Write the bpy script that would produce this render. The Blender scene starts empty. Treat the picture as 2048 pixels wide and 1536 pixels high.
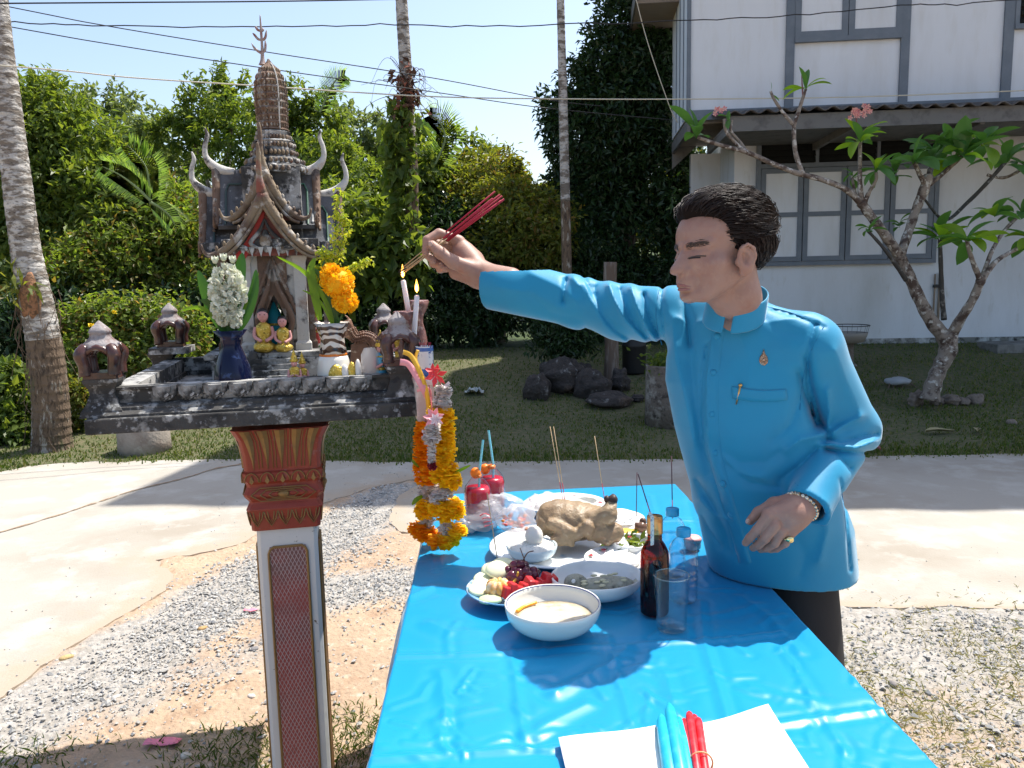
import bpy, math, random
import numpy as np
from mathutils import Vector, Matrix

# ------------------------------------------------------------------ camera, sky, sun, exposure
SC = bpy.context.scene
COL = SC.collection
FOC = 1600.0                       # focal length in photograph pixels (2048 wide)
EYE = Vector((0.0, 0.0, 1.45))
PITCH, ROLL = math.atan(0.139), 0.022
cam_data = bpy.data.cameras.new("camera")
cam = bpy.data.objects.new("camera", cam_data)
COL.objects.link(cam)
cam_data.sensor_width = 36.0
cam_data.lens = FOC / 2048.0 * 36.0
cam_data.clip_start = 0.05
cam_data.clip_end = 2500.0
_fwd = Vector((0, math.cos(PITCH), -math.sin(PITCH)))
_r0 = Vector((1, 0, 0))
_u0 = _r0.cross(_fwd)
CR = _r0 * math.cos(ROLL) - _u0 * math.sin(ROLL)
CU = _u0 * math.cos(ROLL) + _r0 * math.sin(ROLL)
cam.matrix_world = Matrix(((CR.x, CU.x, -_fwd.x, EYE.x), (CR.y, CU.y, -_fwd.y, EYE.y),
                           (CR.z, CU.z, -_fwd.z, EYE.z), (0, 0, 0, 1)))
SC.camera = cam
SUN_EL = math.radians(62.5)
SUN_AZ = math.atan2(0.77, 0.64)            # clockwise from +Y: the sun stands behind the house, to the right
world = bpy.data.worlds.new("World")
SC.world = world
world.use_nodes = True
_nt = world.node_tree
_bg = _nt.nodes["Background"]
_sky = _nt.nodes.new("ShaderNodeTexSky")
_sky.sky_type = 'NISHITA'
_sky.sun_disc = False
_sky.sun_elevation = SUN_EL
_sky.sun_rotation = SUN_AZ
_sky.air_density = 1.0
_sky.dust_density = 2.4
_sky.ozone_density = 0.7
_nt.links.new(_sky.outputs[0], _bg.inputs[0])
_bg.inputs[1].default_value = 0.138
sun_data = bpy.data.lights.new("sun", 'SUN')
sun_data.energy = 4.4
sun_data.angle = math.radians(0.55)
sun_data.color = (1.0, 0.95, 0.87)
sun = bpy.data.objects.new("sun", sun_data)
COL.objects.link(sun)
SUN_DIR = Vector((math.sin(SUN_AZ) * math.cos(SUN_EL), math.cos(SUN_AZ) * math.cos(SUN_EL), math.sin(SUN_EL)))
sun.rotation_euler = (-SUN_DIR).to_track_quat('-Z', 'Y').to_euler()
SC.view_settings.view_transform = 'Standard'
SC.view_settings.look = 'None'
SC.view_settings.gamma = 1.0
SC.view_settings.use_curve_mapping = False
SC.view_settings.exposure = 0.85
SC.render.engine = 'CYCLES'
SC.cycles.max_bounces = 8
SC.cycles.transparent_max_bounces = 16
SC.cycles.transmission_bounces = 8
SC.cycles.sample_clamp_indirect = 6.0
SC.cycles.caustics_reflective = False
SC.cycles.use_denoising = True

def ray(px, py):
    return (_fwd + CR * ((px - 1024.0) / FOC) - CU * ((py - 768.0) / FOC))
def at(px, py, y):
    """the point of the place that the photograph shows at (px, py), y metres in front of the camera"""
    d = ray(px, py)
    return EYE + d * (y / d.y)
def atz(px, py, z):
    d = ray(px, py)
    return EYE + d * ((z - EYE.z) / d.z)

R = random.Random(7)
NR = np.random.RandomState(11)

# ------------------------------------------------------------------ object helpers
def tag(o, label=None, cat=None, group=None, kind=None):
    if label: o["label"] = label
    if cat: o["category"] = cat
    if group: o["group"] = group
    if kind: o["kind"] = kind
    return o
def empty(name, loc=(0, 0, 0), rz=0.0, label=None, cat=None, group=None):
    o = bpy.data.objects.new(name, None)
    o.empty_display_size = 0.05
    COL.objects.link(o)
    o.location = loc
    o.rotation_euler = (0, 0, rz)
    return tag(o, label, cat, group)
def link_mesh(name, me, mat=None, parent=None, smooth=True):
    o = bpy.data.objects.new(name, me)
    COL.objects.link(o)
    if mat is not None and not me.materials:
        for m in (mat if isinstance(mat, (list, tuple)) else [mat]):
            me.materials.append(m)
    if parent is not None:
        o.parent = parent
    return o
def np_mesh(name, V, F, smooth=False):
    """a mesh from a vertex array (n,3) and a face array (m,k) of equal sized faces"""
    V = np.asarray(V, dtype=np.float32).reshape(-1, 3)
    F = np.asarray(F, dtype=np.int32)
    me = bpy.data.meshes.new(name)
    k = F.shape[1]
    me.vertices.add(len(V))
    me.vertices.foreach_set("co", V.ravel())
    me.loops.add(F.size)
    me.loops.foreach_set("vertex_index", F.ravel())
    me.polygons.add(len(F))
    me.polygons.foreach_set("loop_start", np.arange(0, F.size, k, dtype=np.int32))
    me.polygons.foreach_set("loop_total", np.full(len(F), k, dtype=np.int32))
    me.polygons.foreach_set("use_smooth", np.full(len(F), smooth, dtype=bool))
    me.update(calc_edges=True)
    return me
class MB:
    """collects shapes; build() links them as one mesh object"""
    def __init__(s):
        s.v, s.f, s.sm, s.mi = [], [], [], []
        s.cur = 0
    def add(s, vs, fs, smooth=False):
        b = len(s.v)
        s.v.extend(tuple(p) for p in vs)
        for f in fs:
            s.f.append(tuple(b + i for i in f)); s.sm.append(smooth); s.mi.append(s.cur)
    def box(s, c, d, rz=0.0, taper=1.0, M=None):
        x, y, z = d[0] / 2, d[1] / 2, d[2] / 2
        vs = []
        for sz, t in ((-1, 1.0), (1, taper)):
            for sx, sy in ((-1, -1), (1, -1), (1, 1), (-1, 1)):
                vs.append(Vector((sx * x * t, sy * y * t, sz * z)))
        rot = Matrix.Rotation(rz, 3, 'Z')
        if M is not None: rot = M
        vs = [rot @ v + Vector(c) for v in vs]
        s.add(vs, [(3, 2, 1, 0), (4, 5, 6, 7), (0, 1, 5, 4), (1, 2, 6, 5), (2, 3, 7, 6), (3, 0, 4, 7)])
        return s
    def bbox(s, lo, hi):
        return s.box([(lo[i] + hi[i]) / 2 for i in range(3)], [abs(hi[i] - lo[i]) for i in range(3)])
    def bar(s, a, b, w, h, up=(0, 0, 1)):
        a, b = Vector(a), Vector(b)
        d = (b - a); L = d.length; d.normalize()
        u = Vector(up); sd = d.cross(u)
        if sd.length < 1e-5: sd = d.cross(Vector((1, 0, 0)))
        sd.normalize(); u = sd.cross(d)
        vs = [p + sd * (i * w / 2) + u * (j * h / 2) for p in (a, b) for i, j in ((-1, -1), (1, -1), (1, 1), (-1, 1))]
        s.add(vs, [(0, 1, 2, 3), (7, 6, 5, 4), (0, 4, 5, 1), (1, 5, 6, 2), (2, 6, 7, 3), (3, 7, 4, 0)])
        return s
    def tube(s, pts, r, n=8, caps=True, smooth=True):
        pts = [Vector(p) for p in pts]
        m = len(pts)
        rr = [r] * m if isinstance(r, (int, float)) else [r[min(int(i * len(r) / m), len(r) - 1)] if len(r) != m else r[i] for i in range(m)]
        vs = []
        prev = None
        for i, p in enumerate(pts):
            d = (pts[min(i + 1, m - 1)] - pts[max(i - 1, 0)])
            if d.length < 1e-9: d = Vector((0, 0, 1))
            d.normalize()
            if prev is None:
                a = d.cross(Vector((0, 0, 1)))
                if a.length < 0.05: a = d.cross(Vector((1, 0, 0)))
                a.normalize()
            else:
                a = prev - d * prev.dot(d)
                if a.length < 1e-6: a = d.cross(Vector((1, 0, 0)))
                a.normalize()
            prev = a
            b = d.cross(a)
            for k in range(n):
                t = 2 * math.pi * k / n
                vs.append(p + (a * math.cos(t) + b * math.sin(t)) * rr[i])
        fs = []
        for i in range(m - 1):
            for k in range(n):
                k2 = (k + 1) % n
                fs.append((i * n + k, i * n + k2, (i + 1) * n + k2, (i + 1) * n + k))
        if caps:
            fs.append(tuple(range(n - 1, -1, -1)))
            fs.append(tuple((m - 1) * n + k for k in range(n)))
        s.add(vs, fs, smooth)
        return s
    def lathe(s, prof, n=24, c=(0, 0, 0), M=None, smooth=True, wob=None, sx=1.0, sy=1.0):
        """prof: list of (radius, z)"""
        c = Vector(c); vs = []
        for (r, z) in prof:
            for k in range(n):
                t = 2 * math.pi * k / n
                q = r * (1 + (wob(t, z) if wob else 0))
                p = Vector((q * math.cos(t) * sx, q * math.sin(t) * sy, z))
                vs.append((M @ p if M is not None else p) + c)
        fs = []
        for i in range(len(prof) - 1):
            for k in range(n):
                k2 = (k + 1) % n
                fs.append((i * n + k, i * n + k2, (i + 1) * n + k2, (i + 1) * n + k))
        if prof[0][0] > 1e-6: fs.append(tuple(range(n - 1, -1, -1)))
        if prof[-1][0] > 1e-6: fs.append(tuple((len(prof) - 1) * n + k for k in range(n)))
        s.add(vs, fs, smooth)
        return s
    def ell(s, c, r, n=12, m=8, M=None, wob=None):
        """an ellipsoid; wob(dir) scales the radius"""
        c = Vector(c); vs = []
        if isinstance(r, (int, float)): r = (r, r, r)
        for i in range(1, m):
            ph = math.pi * i / m
            for k in range(n):
                t = 2 * math.pi * k / n
                d = Vector((math.sin(ph) * math.cos(t), math.sin(ph) * math.sin(t), math.cos(ph)))
                q = wob(d) if wob else 1.0
                p = Vector((d.x * r[0] * q, d.y * r[1] * q, d.z * r[2] * q))
                vs.append((M @ p if M is not None else p) + c)
        top = Vector((0, 0, r[2])); bot = Vector((0, 0, -r[2]))
        if M is not None: top, bot = M @ top, M @ bot
        vs.append(top + c); vs.append(bot + c)
        T, B = len(vs) - 2, len(vs) - 1
        fs = []
        for k in range(n):
            k2 = (k + 1) % n
            fs.append((T, k, k2))
            fs.append((B, (m - 2) * n + k2, (m - 2) * n + k))
            for i in range(m - 2):
                fs.append((i * n + k2, i * n + k, (i + 1) * n + k, (i + 1) * n + k2))
        s.add(vs, fs, True)
        return s
    def prism(s, poly, y0, y1, M=None, smooth=False):
        """outline poly [(x,z)] extruded along y"""
        n = len(poly)
        vs = [Vector((x, y0, z)) for x, z in poly] + [Vector((x, y1, z)) for x, z in poly]
        if M is not None: vs = [M @ v for v in vs]
        fs = [tuple(range(n)), tuple(range(2 * n - 1, n - 1, -1))]
        for i in range(n):
            j = (i + 1) % n
            fs.append((j, i, n + i, n + j))
        s.add(vs, fs, smooth)
        return s
    def sheet(s, rows, smooth=True, thick=0.0):
        """rows: a grid of points"""
        m, n = len(rows), len(rows[0])
        vs = [Vector(p) for r in rows for p in r]
        fs = [(i * n + k, i * n + k + 1, (i + 1) * n + k + 1, (i + 1) * n + k) for i in range(m - 1) for k in range(n - 1)]
        s.add(vs, fs, smooth)
        return s
    def mesh(s, name):
        me = bpy.data.meshes.new(name)
        me.from_pydata([tuple(v) for v in s.v], [], s.f)
        me.polygons.foreach_set("use_smooth", s.sm)
        if any(s.mi): me.polygons.foreach_set("material_index", s.mi)
        me.update()
        return me
    def build(s, name, mat=None, parent=None, bevel=0.0, label=None, cat=None, group=None, kind=None, solid=0.0, sub=0):
        o = link_mesh(name, s.mesh(name), mat, parent)
        if solid:
            md = o.modifiers.new("solid", 'SOLIDIFY'); md.thickness = solid; md.offset = 0
        if bevel:
            md = o.modifiers.new("bevel", 'BEVEL'); md.width = bevel; md.segments = 2; md.limit_method = 'ANGLE'
            md.angle_limit = math.radians(40)
        if sub:
            md = o.modifiers.new("sub", 'SUBSURF'); md.levels = sub; md.render_levels = sub
        return tag(o, label, cat, group, kind)
def catmull(pts, n=6):
    pts = [Vector(p) for p in pts]
    out = []
    for i in range(len(pts) - 1):
        p0, p1, p2, p3 = pts[max(i - 1, 0)], pts[i], pts[i + 1], pts[min(i + 2, len(pts) - 1)]
        for k in range(n):
            t = k / n
            out.append(0.5 * ((2 * p1) + (-p0 + p2) * t + (2 * p0 - 5 * p1 + 4 * p2 - p3) * t * t + (-p0 + 3 * p1 - 3 * p2 + p3) * t ** 3))
    out.append(pts[-1])
    return out
def lerp_list(r, m):
    r = list(r)
    return [float(np.interp(i / (m - 1) * (len(r) - 1), range(len(r)), r)) for i in range(m)]
def stroke(mb, pts, r, n=8, seg=6):
    c = catmull(pts, seg)
    mb.tube(c, lerp_list(r if isinstance(r, (list, tuple)) else [r, r], len(c)), n)
    return mb
def basis(fwd, up=(0, 0, 1)):
    """3x3 matrix whose columns are forward, left, up"""
    f = Vector(fwd).normalized(); u = Vector(up)
    l = u.cross(f).normalized(); u = f.cross(l)
    return Matrix(((f.x, l.x, u.x), (f.y, l.y, u.y), (f.z, l.z, u.z)))

# ------------------------------------------------------------------ materials
def M(name, col, rough=0.6, var=(), bump=0.0, bscale=40.0, metal=0.0, spec=0.5, coat=0.0, sss=0.0, sheen=0.0,
      trans=0.0, ior=1.45, alpha=1.0, bdist=0.01, stretch=(1, 1, 1), coord='Object', emit=None, island=None, aniso=0):
    """procedural material: base colour, then layers var = (colour, noise scale, lo, hi)"""
    m = bpy.data.materials.new(name)
    m.use_nodes = True
    nt = m.node_tree; N = nt.nodes; L = nt.links
    b = N["Principled BSDF"]
    b.inputs["Roughness"].default_value = rough
    b.inputs["Metallic"].default_value = metal
    b.inputs["Specular IOR Level"].default_value = spec
    b.inputs["IOR"].default_value = ior
    b.inputs["Coat Weight"].default_value = coat
    b.inputs["Coat Roughness"].default_value = 0.08
    b.inputs["Transmission Weight"].default_value = trans
    b.inputs["Alpha"].default_value = alpha
    if sss:
        b.inputs["Subsurface Weight"].default_value = sss
        b.inputs["Subsurface Radius"].default_value = (0.012, 0.005, 0.003)
        b.inputs["Subsurface Scale"].default_value = 0.6
    if sheen:
        b.inputs["Sheen Weight"].default_value = sheen
        b.inputs["Sheen Roughness"].default_value = 0.35
    if emit:
        b.inputs["Emission Color"].default_value = (*emit[0], 1)
        b.inputs["Emission Strength"].default_value = emit[1]
    tc = N.new("ShaderNodeTexCoord"); mp = N.new("ShaderNodeMapping")
    mp.inputs["Scale"].default_value = stretch
    L.new(tc.outputs[coord], mp.inputs[0])
    co = mp.outputs[0]
    out = None
    rgb = N.new("ShaderNodeRGB"); rgb.outputs[0].default_value = (*col, 1); out = rgb.outputs[0]
    if island:
        g = N.new("ShaderNodeNewGeometry"); rp = N.new("ShaderNodeValToRGB")
        L.new(g.outputs["Random Per Island"], rp.inputs[0])
        els = rp.color_ramp.elements
        while len(els) < len(island): els.new(0.5)
        for i, c in enumerate(island):
            els[i].position = i / max(1, len(island) - 1); els[i].color = (*c, 1)
        out = rp.outputs[0]
    for (c, s, lo, hi) in var:
        n = N.new("ShaderNodeTexNoise"); n.inputs["Scale"].default_value = s; n.inputs["Detail"].default_value = 7
        n.inputs["Roughness"].default_value = 0.62
        L.new(co, n.inputs["Vector"])
        r = N.new("ShaderNodeMapRange"); r.inputs[1].default_value = lo; r.inputs[2].default_value = hi
        L.new(n.outputs["Fac"], r.inputs[0])
        x = N.new("ShaderNodeMix"); x.data_type = 'RGBA'
        L.new(r.outputs[0], x.inputs[0]); L.new(out, x.inputs[6]); x.inputs[7].default_value = (*c, 1)
        out = x.outputs[2]
    L.new(out, b.inputs["Base Color"])
    if bump:
        n = N.new("ShaderNodeTexNoise"); n.inputs["Scale"].default_value = bscale; n.inputs["Detail"].default_value = 6
        L.new(co, n.inputs["Vector"])
        bp = N.new("ShaderNodeBump"); bp.inputs["Strength"].default_value = bump; bp.inputs["Distance"].default_value = bdist
        L.new(n.outputs["Fac"], bp.inputs["Height"]); L.new(bp.outputs[0], b.inputs["Normal"])
    m["_col"] = 0
    return m
def leafmat(name, cols, trans=0.45, rough=0.42, tcol=(1.5, 1.6, 0.55), spec=0.4):
    """leaves: one colour per leaf, light passes through"""
    m = M(name, cols[0], rough=rough, island=cols, spec=spec)
    nt = m.node_tree; N = nt.nodes; L = nt.links
    b = N["Principled BSDF"]; src = b.inputs["Base Color"].links[0].from_socket
    tr = N.new("ShaderNodeBsdfTranslucent")
    mu = N.new("ShaderNodeMix"); mu.data_type = 'RGBA'; mu.blend_type = 'MULTIPLY'; mu.inputs[0].default_value = 1.0
    L.new(src, mu.inputs[6]); mu.inputs[7].default_value = (*tcol, 1)
    L.new(mu.outputs[2], tr.inputs["Color"])
    mx = N.new("ShaderNodeMixShader"); mx.inputs[0].default_value = trans
    L.new(b.outputs[0], mx.inputs[1]); L.new(tr.outputs[0], mx.inputs[2])
    L.new(mx.outputs[0], N["Material Output"].inputs["Surface"])
    return m
def skew(f):
    return f
# ------------------------------------------------------------------ ground
def smooth01(t):
    t = np.clip(t, 0, 1); return t * t * (3 - 2 * t)
_waves = [(NR.uniform(0.4, 3.0), NR.uniform(0, 6.28), NR.uniform(0, 6.28)) for _ in range(14)]
def rough_xy(x, y, s=1.0):
    z = 0
    for f, a, p in _waves:
        z = z + np.sin((x * math.cos(a) + y * math.sin(a)) * f * s + p) / (1 + f)
    return z / 5.0
def ground_z(x, y):
    x = np.asarray(x, float); y = np.asarray(y, float)
    z = 0.40 * smooth01((y - 6.5) / 4.4)
    z = z + 0.012 * rough_xy(x, y, 2.2) * smooth01((y - 6.6) / 1.0)
    hill = smooth01((y - 12.5) / 22.0) * smooth01((9.0 - x + y * 0.1) / 10.0)
    z = z + 4.6 * hill + hill * 0.5 * rough_xy(x, y, 0.3)
    return z
def seg_dist(X, Y, pl):
    d = np.full(X.shape, 1e9)
    for (a, b) in zip(pl[:-1], pl[1:]):
        ax, ay, bx, by = a[0], a[1], b[0], b[1]
        t = np.clip(((X - ax) * (bx - ax) + (Y - ay) * (by - ay)) / ((bx - ax) ** 2 + (by - ay) ** 2 + 1e-12), 0, 1)
        d = np.minimum(d, np.hypot(X - ax - t * (bx - ax), Y - ay - t * (by - ay)))
    return d
def inside(X, Y, poly):
    r = np.zeros(X.shape, bool)
    n = len(poly)
    for i in range(n):
        x1, y1 = poly[i]; x2, y2 = poly[(i + 1) % n]
        c = ((y1 > Y) != (y2 > Y)) & (X < (x2 - x1) * (Y - y1) / (y2 - y1 + 1e-12) + x1)
        r ^= c
    return r
def g2(px, py, z=0.0):
    p = atz(px, py, z); return (p.x, p.y)
near_edge = [g2(*q) for q in ((-900, 2300), (-420, 1720), (-120, 1480), (0, 1392), (60, 1348), (130, 1300), (250, 1228), (330, 1180), (345, 1150), (310, 1120), (400, 1106),
             (480, 1088), (560, 1040), (640, 1008), (740, 975), (830, 958), (838, 968), (800, 990), (775, 1040), (800, 1062), (850, 1072), (865, 1100), (960, 1130), (1200, 1170),
             (1450, 1200), (1700, 1213), (1800, 1216), (1900, 1212), (2048, 1219), (2300, 1222), (3400, 1240))]
far_edge = [g2(*q) for q in ((-2600, 1090), (-700, 985), (0, 944), (60, 932), (130, 925), (300, 921), (480, 918), (660, 921), (850, 925), (1100, 922), (1300, 918), (1500, 916), (1760, 912), (2048, 907), (2600, 900), (4200, 885))]
def densify(pl, step, amp, sd=3):
    r = random.Random(sd); out = []
    for a, b in zip(pl[:-1], pl[1:]):
        L = math.hypot(b[0] - a[0], b[1] - a[1]); n = max(1, int(L / step))
        nx, ny = -(b[1] - a[1]) / L, (b[0] - a[0]) / L
        for k in range(n):
            t = k / n; o = r.gauss(0, amp)
            out.append((a[0] + (b[0] - a[0]) * t + nx * o, a[1] + (b[1] - a[1]) * t + ny * o))
    out.append(pl[-1]); return out
near_edge = densify(near_edge, 0.05, 0.006)
far_edge = densify(far_edge, 0.1, 0.012)
road_poly = near_edge + far_edge[::-1]
gravel_band = [g2(*q) for q in ((-250, 1560), (0, 1440), (200, 1345), (330, 1262), (430, 1215), (560, 1130), (700, 1050), (800, 985))]
gravel_band2 = [g2(*q) for q in ((60, 1470), (250, 1400), (420, 1340), (560, 1290))]
gravel_band3 = [g2(*q) for q in ((640, 1185), (760, 1165), (900, 1170))]
def gravel_amount(X, Y):
    a = np.exp(-(seg_dist(X, Y, gravel_band) / 0.30) ** 3)
    b = 0.55 * np.exp(-(seg_dist(X, Y, gravel_band2) / 0.2) ** 2)
    c = 0.9 * np.exp(-(seg_dist(X, Y, gravel_band3) / 0.26) ** 2)
    e = 0.95 * np.exp(-((Y - 3.10) / 0.42) ** 2) * (X > 0.7) + 0.5 * ((X > 0.7) & (Y < 3.5))
    return np.clip(np.maximum(np.maximum(a, b), np.maximum(c, e)), 0, 1)
def axis(segs):
    out = []
    for a, b, n in segs: out.extend(np.linspace(a, b, n, endpoint=False))
    out.append(segs[-1][1]); return np.array(out)
gx = axis([(-600, -60, 14), (-60, -12, 24), (-12, -4, 60), (-4, 4, 200), (4, 12, 60), (12, 60, 24), (60, 600, 14)])
gy = axis([(-80, -4, 12), (-4, 0.6, 24), (0.6, 4.5, 130), (4.5, 14, 120), (14, 50, 50), (50, 1400, 22)])
GX, GY = np.meshgrid(gx, gy)
GZ = ground_z(GX, GY)
nearm = (GY < 6.4) & (np.abs(GX) < 9)
rd = seg_dist(GX[nearm], GY[nearm], near_edge)
ins = inside(GX[nearm], GY[nearm], road_poly)
zz = GZ[nearm]
zz = zz - np.where(ins, 0.012, 0.006 * np.clip(rd / 0.2, 0, 1)) + np.where(ins, 0, 0.003 * NR.randn(len(zz)))
GZ[nearm] = zz
ny_, nx_ = GX.shape
idx = np.arange(nx_ * ny_).reshape(ny_, nx_)
F = np.stack([idx[:-1, :-1], idx[:-1, 1:], idx[1:, 1:], idx[1:, :-1]], -1).reshape(-1, 4)
gme = np_mesh("ground", np.stack([GX, GY, GZ], -1).reshape(-1, 3), F, True)
at_g = gme.attributes.new("gravel", 'FLOAT', 'POINT')
at_g.data.foreach_set("value", gravel_amount(GX, GY).ravel().astype(np.float32))
lawn_amt = smooth01((GY - 5.6) / 0.5)
edge_tuft = np.clip(np.exp(-(np.clip(GY - 2.34 - .22 * (GX + 1.2), 0, 9) / 0.1) ** 2) * (GX < 0.1) * (GX > -1.6) * (GY > .5), 0, 1)
dry = 0.0 * ((GX > 0.7) & (GY < 3.0))
at_l = gme.attributes.new("lawn", 'FLOAT', 'POINT')
at_l.data.foreach_set("value", np.maximum(lawn_amt, np.maximum(edge_tuft * 0.35, dry)).ravel().astype(np.float32))
def ground_material():
    m = M("ground_soil", (0.35, 0.25, 0.17), rough=0.95, var=[((0.42, 0.31, 0.21), 1.6, 0.42, 0.62), ((0.27, 0.165, 0.1), 5, 0.55, 0.72), ((0.5, 0.42, 0.33), 24, 0.55, 0.75)], bump=0.7, bscale=45, bdist=0.02)
    nt = m.node_tree; N = nt.nodes; L = nt.links; b = N["Principled BSDF"]
    src = b.inputs["Base Color"].links[0].from_socket
    tc = N.new("ShaderNodeTexCoord")
    def layer(src, attr, col1, col2, sc, w):
        a = N.new("ShaderNodeAttribute"); a.attribute_name = attr
        n = N.new("ShaderNodeTexNoise"); n.inputs["Scale"].default_value = sc; n.inputs["Detail"].default_value = 8
        L.new(tc.outputs["Object"], n.inputs["Vector"])
        ad = N.new("ShaderNodeMath"); ad.operation = 'MULTIPLY_ADD'; L.new(n.outputs["Fac"], ad.inputs[0]); ad.inputs[1].default_value = 1.1; ad.inputs[2].default_value = -0.55
        s2 = N.new("ShaderNodeMath"); L.new(a.outputs["Fac"], s2.inputs[0]); L.new(ad.outputs[0], s2.inputs[1])
        r = N.new("ShaderNodeMapRange"); r.inputs[1].default_value = 0.35; r.inputs[2].default_value = 0.35 + w; L.new(s2.outputs[0], r.inputs[0])
        n2 = N.new("ShaderNodeTexNoise"); n2.inputs["Scale"].default_value = sc * 7; n2.inputs["Detail"].default_value = 5; L.new(tc.outputs["Object"], n2.inputs["Vector"])
        r2 = N.new("ShaderNodeMapRange"); r2.inputs[1].default_value = 0.4; r2.inputs[2].default_value = 0.62; L.new(n2.outputs["Fac"], r2.inputs[0])
        c = N.new("ShaderNodeMix"); c.data_type = 'RGBA'; L.new(r2.outputs[0], c.inputs[0]); c.inputs[6].default_value = (*col1, 1); c.inputs[7].default_value = (*col2, 1)
        x = N.new("ShaderNodeMix"); x.data_type = 'RGBA'; L.new(r.outputs[0], x.inputs[0]); L.new(src, x.inputs[6]); L.new(c.outputs[2], x.inputs[7])
        return x.outputs[2]
    o = layer(src, "gravel", (0.37, 0.345, 0.31), (0.27, 0.25, 0.22), 4, 0.4)
    o = layer(o, "lawn", (0.07, 0.085, 0.03), (0.125, 0.11, 0.06), 3, 0.35)
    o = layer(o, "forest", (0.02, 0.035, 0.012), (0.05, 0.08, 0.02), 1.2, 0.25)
    L.new(o, b.inputs["Base Color"])
    return m
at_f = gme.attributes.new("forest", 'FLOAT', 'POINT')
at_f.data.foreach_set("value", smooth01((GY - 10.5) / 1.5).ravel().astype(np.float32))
tag(link_mesh("ground", gme, ground_material()), kind="structure")

concrete = M("road_concrete", (0.36, 0.335, 0.29), rough=0.9, var=[((0.30, 0.265, 0.215), 0.8, 0.48, 0.66), ((0.42, 0.40, 0.36), 3.0, 0.5, 0.66), ((0.22, 0.17, 0.12), 1.3, 0.66, 0.76), ((0.2, 0.19, 0.17), 60, 0.66, 0.72)], bump=0.35, bscale=90, bdist=0.006)
def road_mesh():
    import bmesh
    bm = bmesh.new()
    from mathutils.geometry import delaunay_2d_cdt
    gx_, gy_ = np.meshgrid(np.arange(-4.6, 4.2, .09), np.arange(2.0, 6.6, .09))
    gx_, gy_ = gx_.ravel(), gy_.ravel()
    ok = inside(gx_, gy_, road_poly) & (seg_dist(gx_, gy_, near_edge) > .03) & (seg_dist(gx_, gy_, near_edge) < .9)
    allp = list(road_poly) + list(zip(gx_[ok].tolist(), gy_[ok].tolist()))
    pts2, _, tri, _, _, _ = delaunay_2d_cdt([Vector(q) for q in allp], [], [list(range(len(road_poly)))], 1, 1e-5)
    vs = [bm.verts.new((q.x, q.y, 0.0)) for q in pts2]
    for t3 in tri: bm.faces.new([vs[i] for i in t3])
    r = bmesh.ops.extrude_face_region(bm, geom=list(bm.faces))
    for v in [g for g in r["geom"] if isinstance(g, bmesh.types.BMVert)]: v.co.z -= 0.09
    bmesh.ops.recalc_face_normals(bm, faces=bm.faces)
    me = bpy.data.meshes.new("road"); bm.to_mesh(me); bm.free()
    co = np.empty(len(me.vertices) * 3); me.vertices.foreach_get("co", co); co = co.reshape(-1, 3)
    a_ = me.attributes.new("sand", 'FLOAT', 'POINT'); dn = seg_dist(co[:, 0], co[:, 1], near_edge)
    a_.data.foreach_set("value", (np.exp(-dn / (.06 + .13 * (co[:, 0] < .5)))).astype(np.float32))
    return me
def sandy_edge(m):
    nt = m.node_tree; N = nt.nodes; L = nt.links; b = N["Principled BSDF"]; src = b.inputs["Base Color"].links[0].from_socket
    a = N.new("ShaderNodeAttribute"); a.attribute_name = "sand"; n = N.new("ShaderNodeTexNoise"); n.inputs["Scale"].default_value = 5; n.inputs["Detail"].default_value = 9; n.inputs["Roughness"].default_value = .7
    tc = N.new("ShaderNodeTexCoord"); L.new(tc.outputs["Object"], n.inputs["Vector"])
    d = N.new("ShaderNodeMath"); d.operation = 'MULTIPLY_ADD'; L.new(n.outputs["Fac"], d.inputs[0]); d.inputs[1].default_value = 1.8; d.inputs[2].default_value = -.9
    s_ = N.new("ShaderNodeMath"); L.new(a.outputs["Fac"], s_.inputs[0]); L.new(d.outputs[0], s_.inputs[1]); r = N.new("ShaderNodeMapRange"); r.inputs[1].default_value = .3; r.inputs[2].default_value = .8; L.new(s_.outputs[0], r.inputs[0])
    x = N.new("ShaderNodeMix"); x.data_type = 'RGBA'; L.new(r.outputs[0], x.inputs[0]); L.new(src, x.inputs[6]); x.inputs[7].default_value = (.36, .295, .225, 1); L.new(x.outputs[2], b.inputs["Base Color"])
sandy_edge(concrete)
tag(link_mesh("road", road_mesh(), concrete), kind="structure")
# a crack filled with soil across the road, and the joint beside it
crack = [g2(*q) for q in ((-60, 1085), (0, 1066), (60, 1048), (120, 1030), (200, 1003), (280, 978), (360, 960), (430, 938), (500, 925))]
mb = MB()
ck = densify(crack, 0.04, 0.006, 9)
prev = None
rows = []
for i, (x, y) in enumerate(ck):
    w = 0.006 + 0.012 * abs(math.sin(i * 0.7)) + 0.01 * R.random()
    rows.append(((x, y - w, 0.004), (x, y + w * 1.4, 0.004)))
mb.sheet(rows, False)
tag(mb.build("road_crack", M("crack_soil", (0.22, 0.15, 0.1), rough=1, var=[((0.33, 0.25, 0.17), 30, 0.4, 0.6)])), kind="structure")

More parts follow.
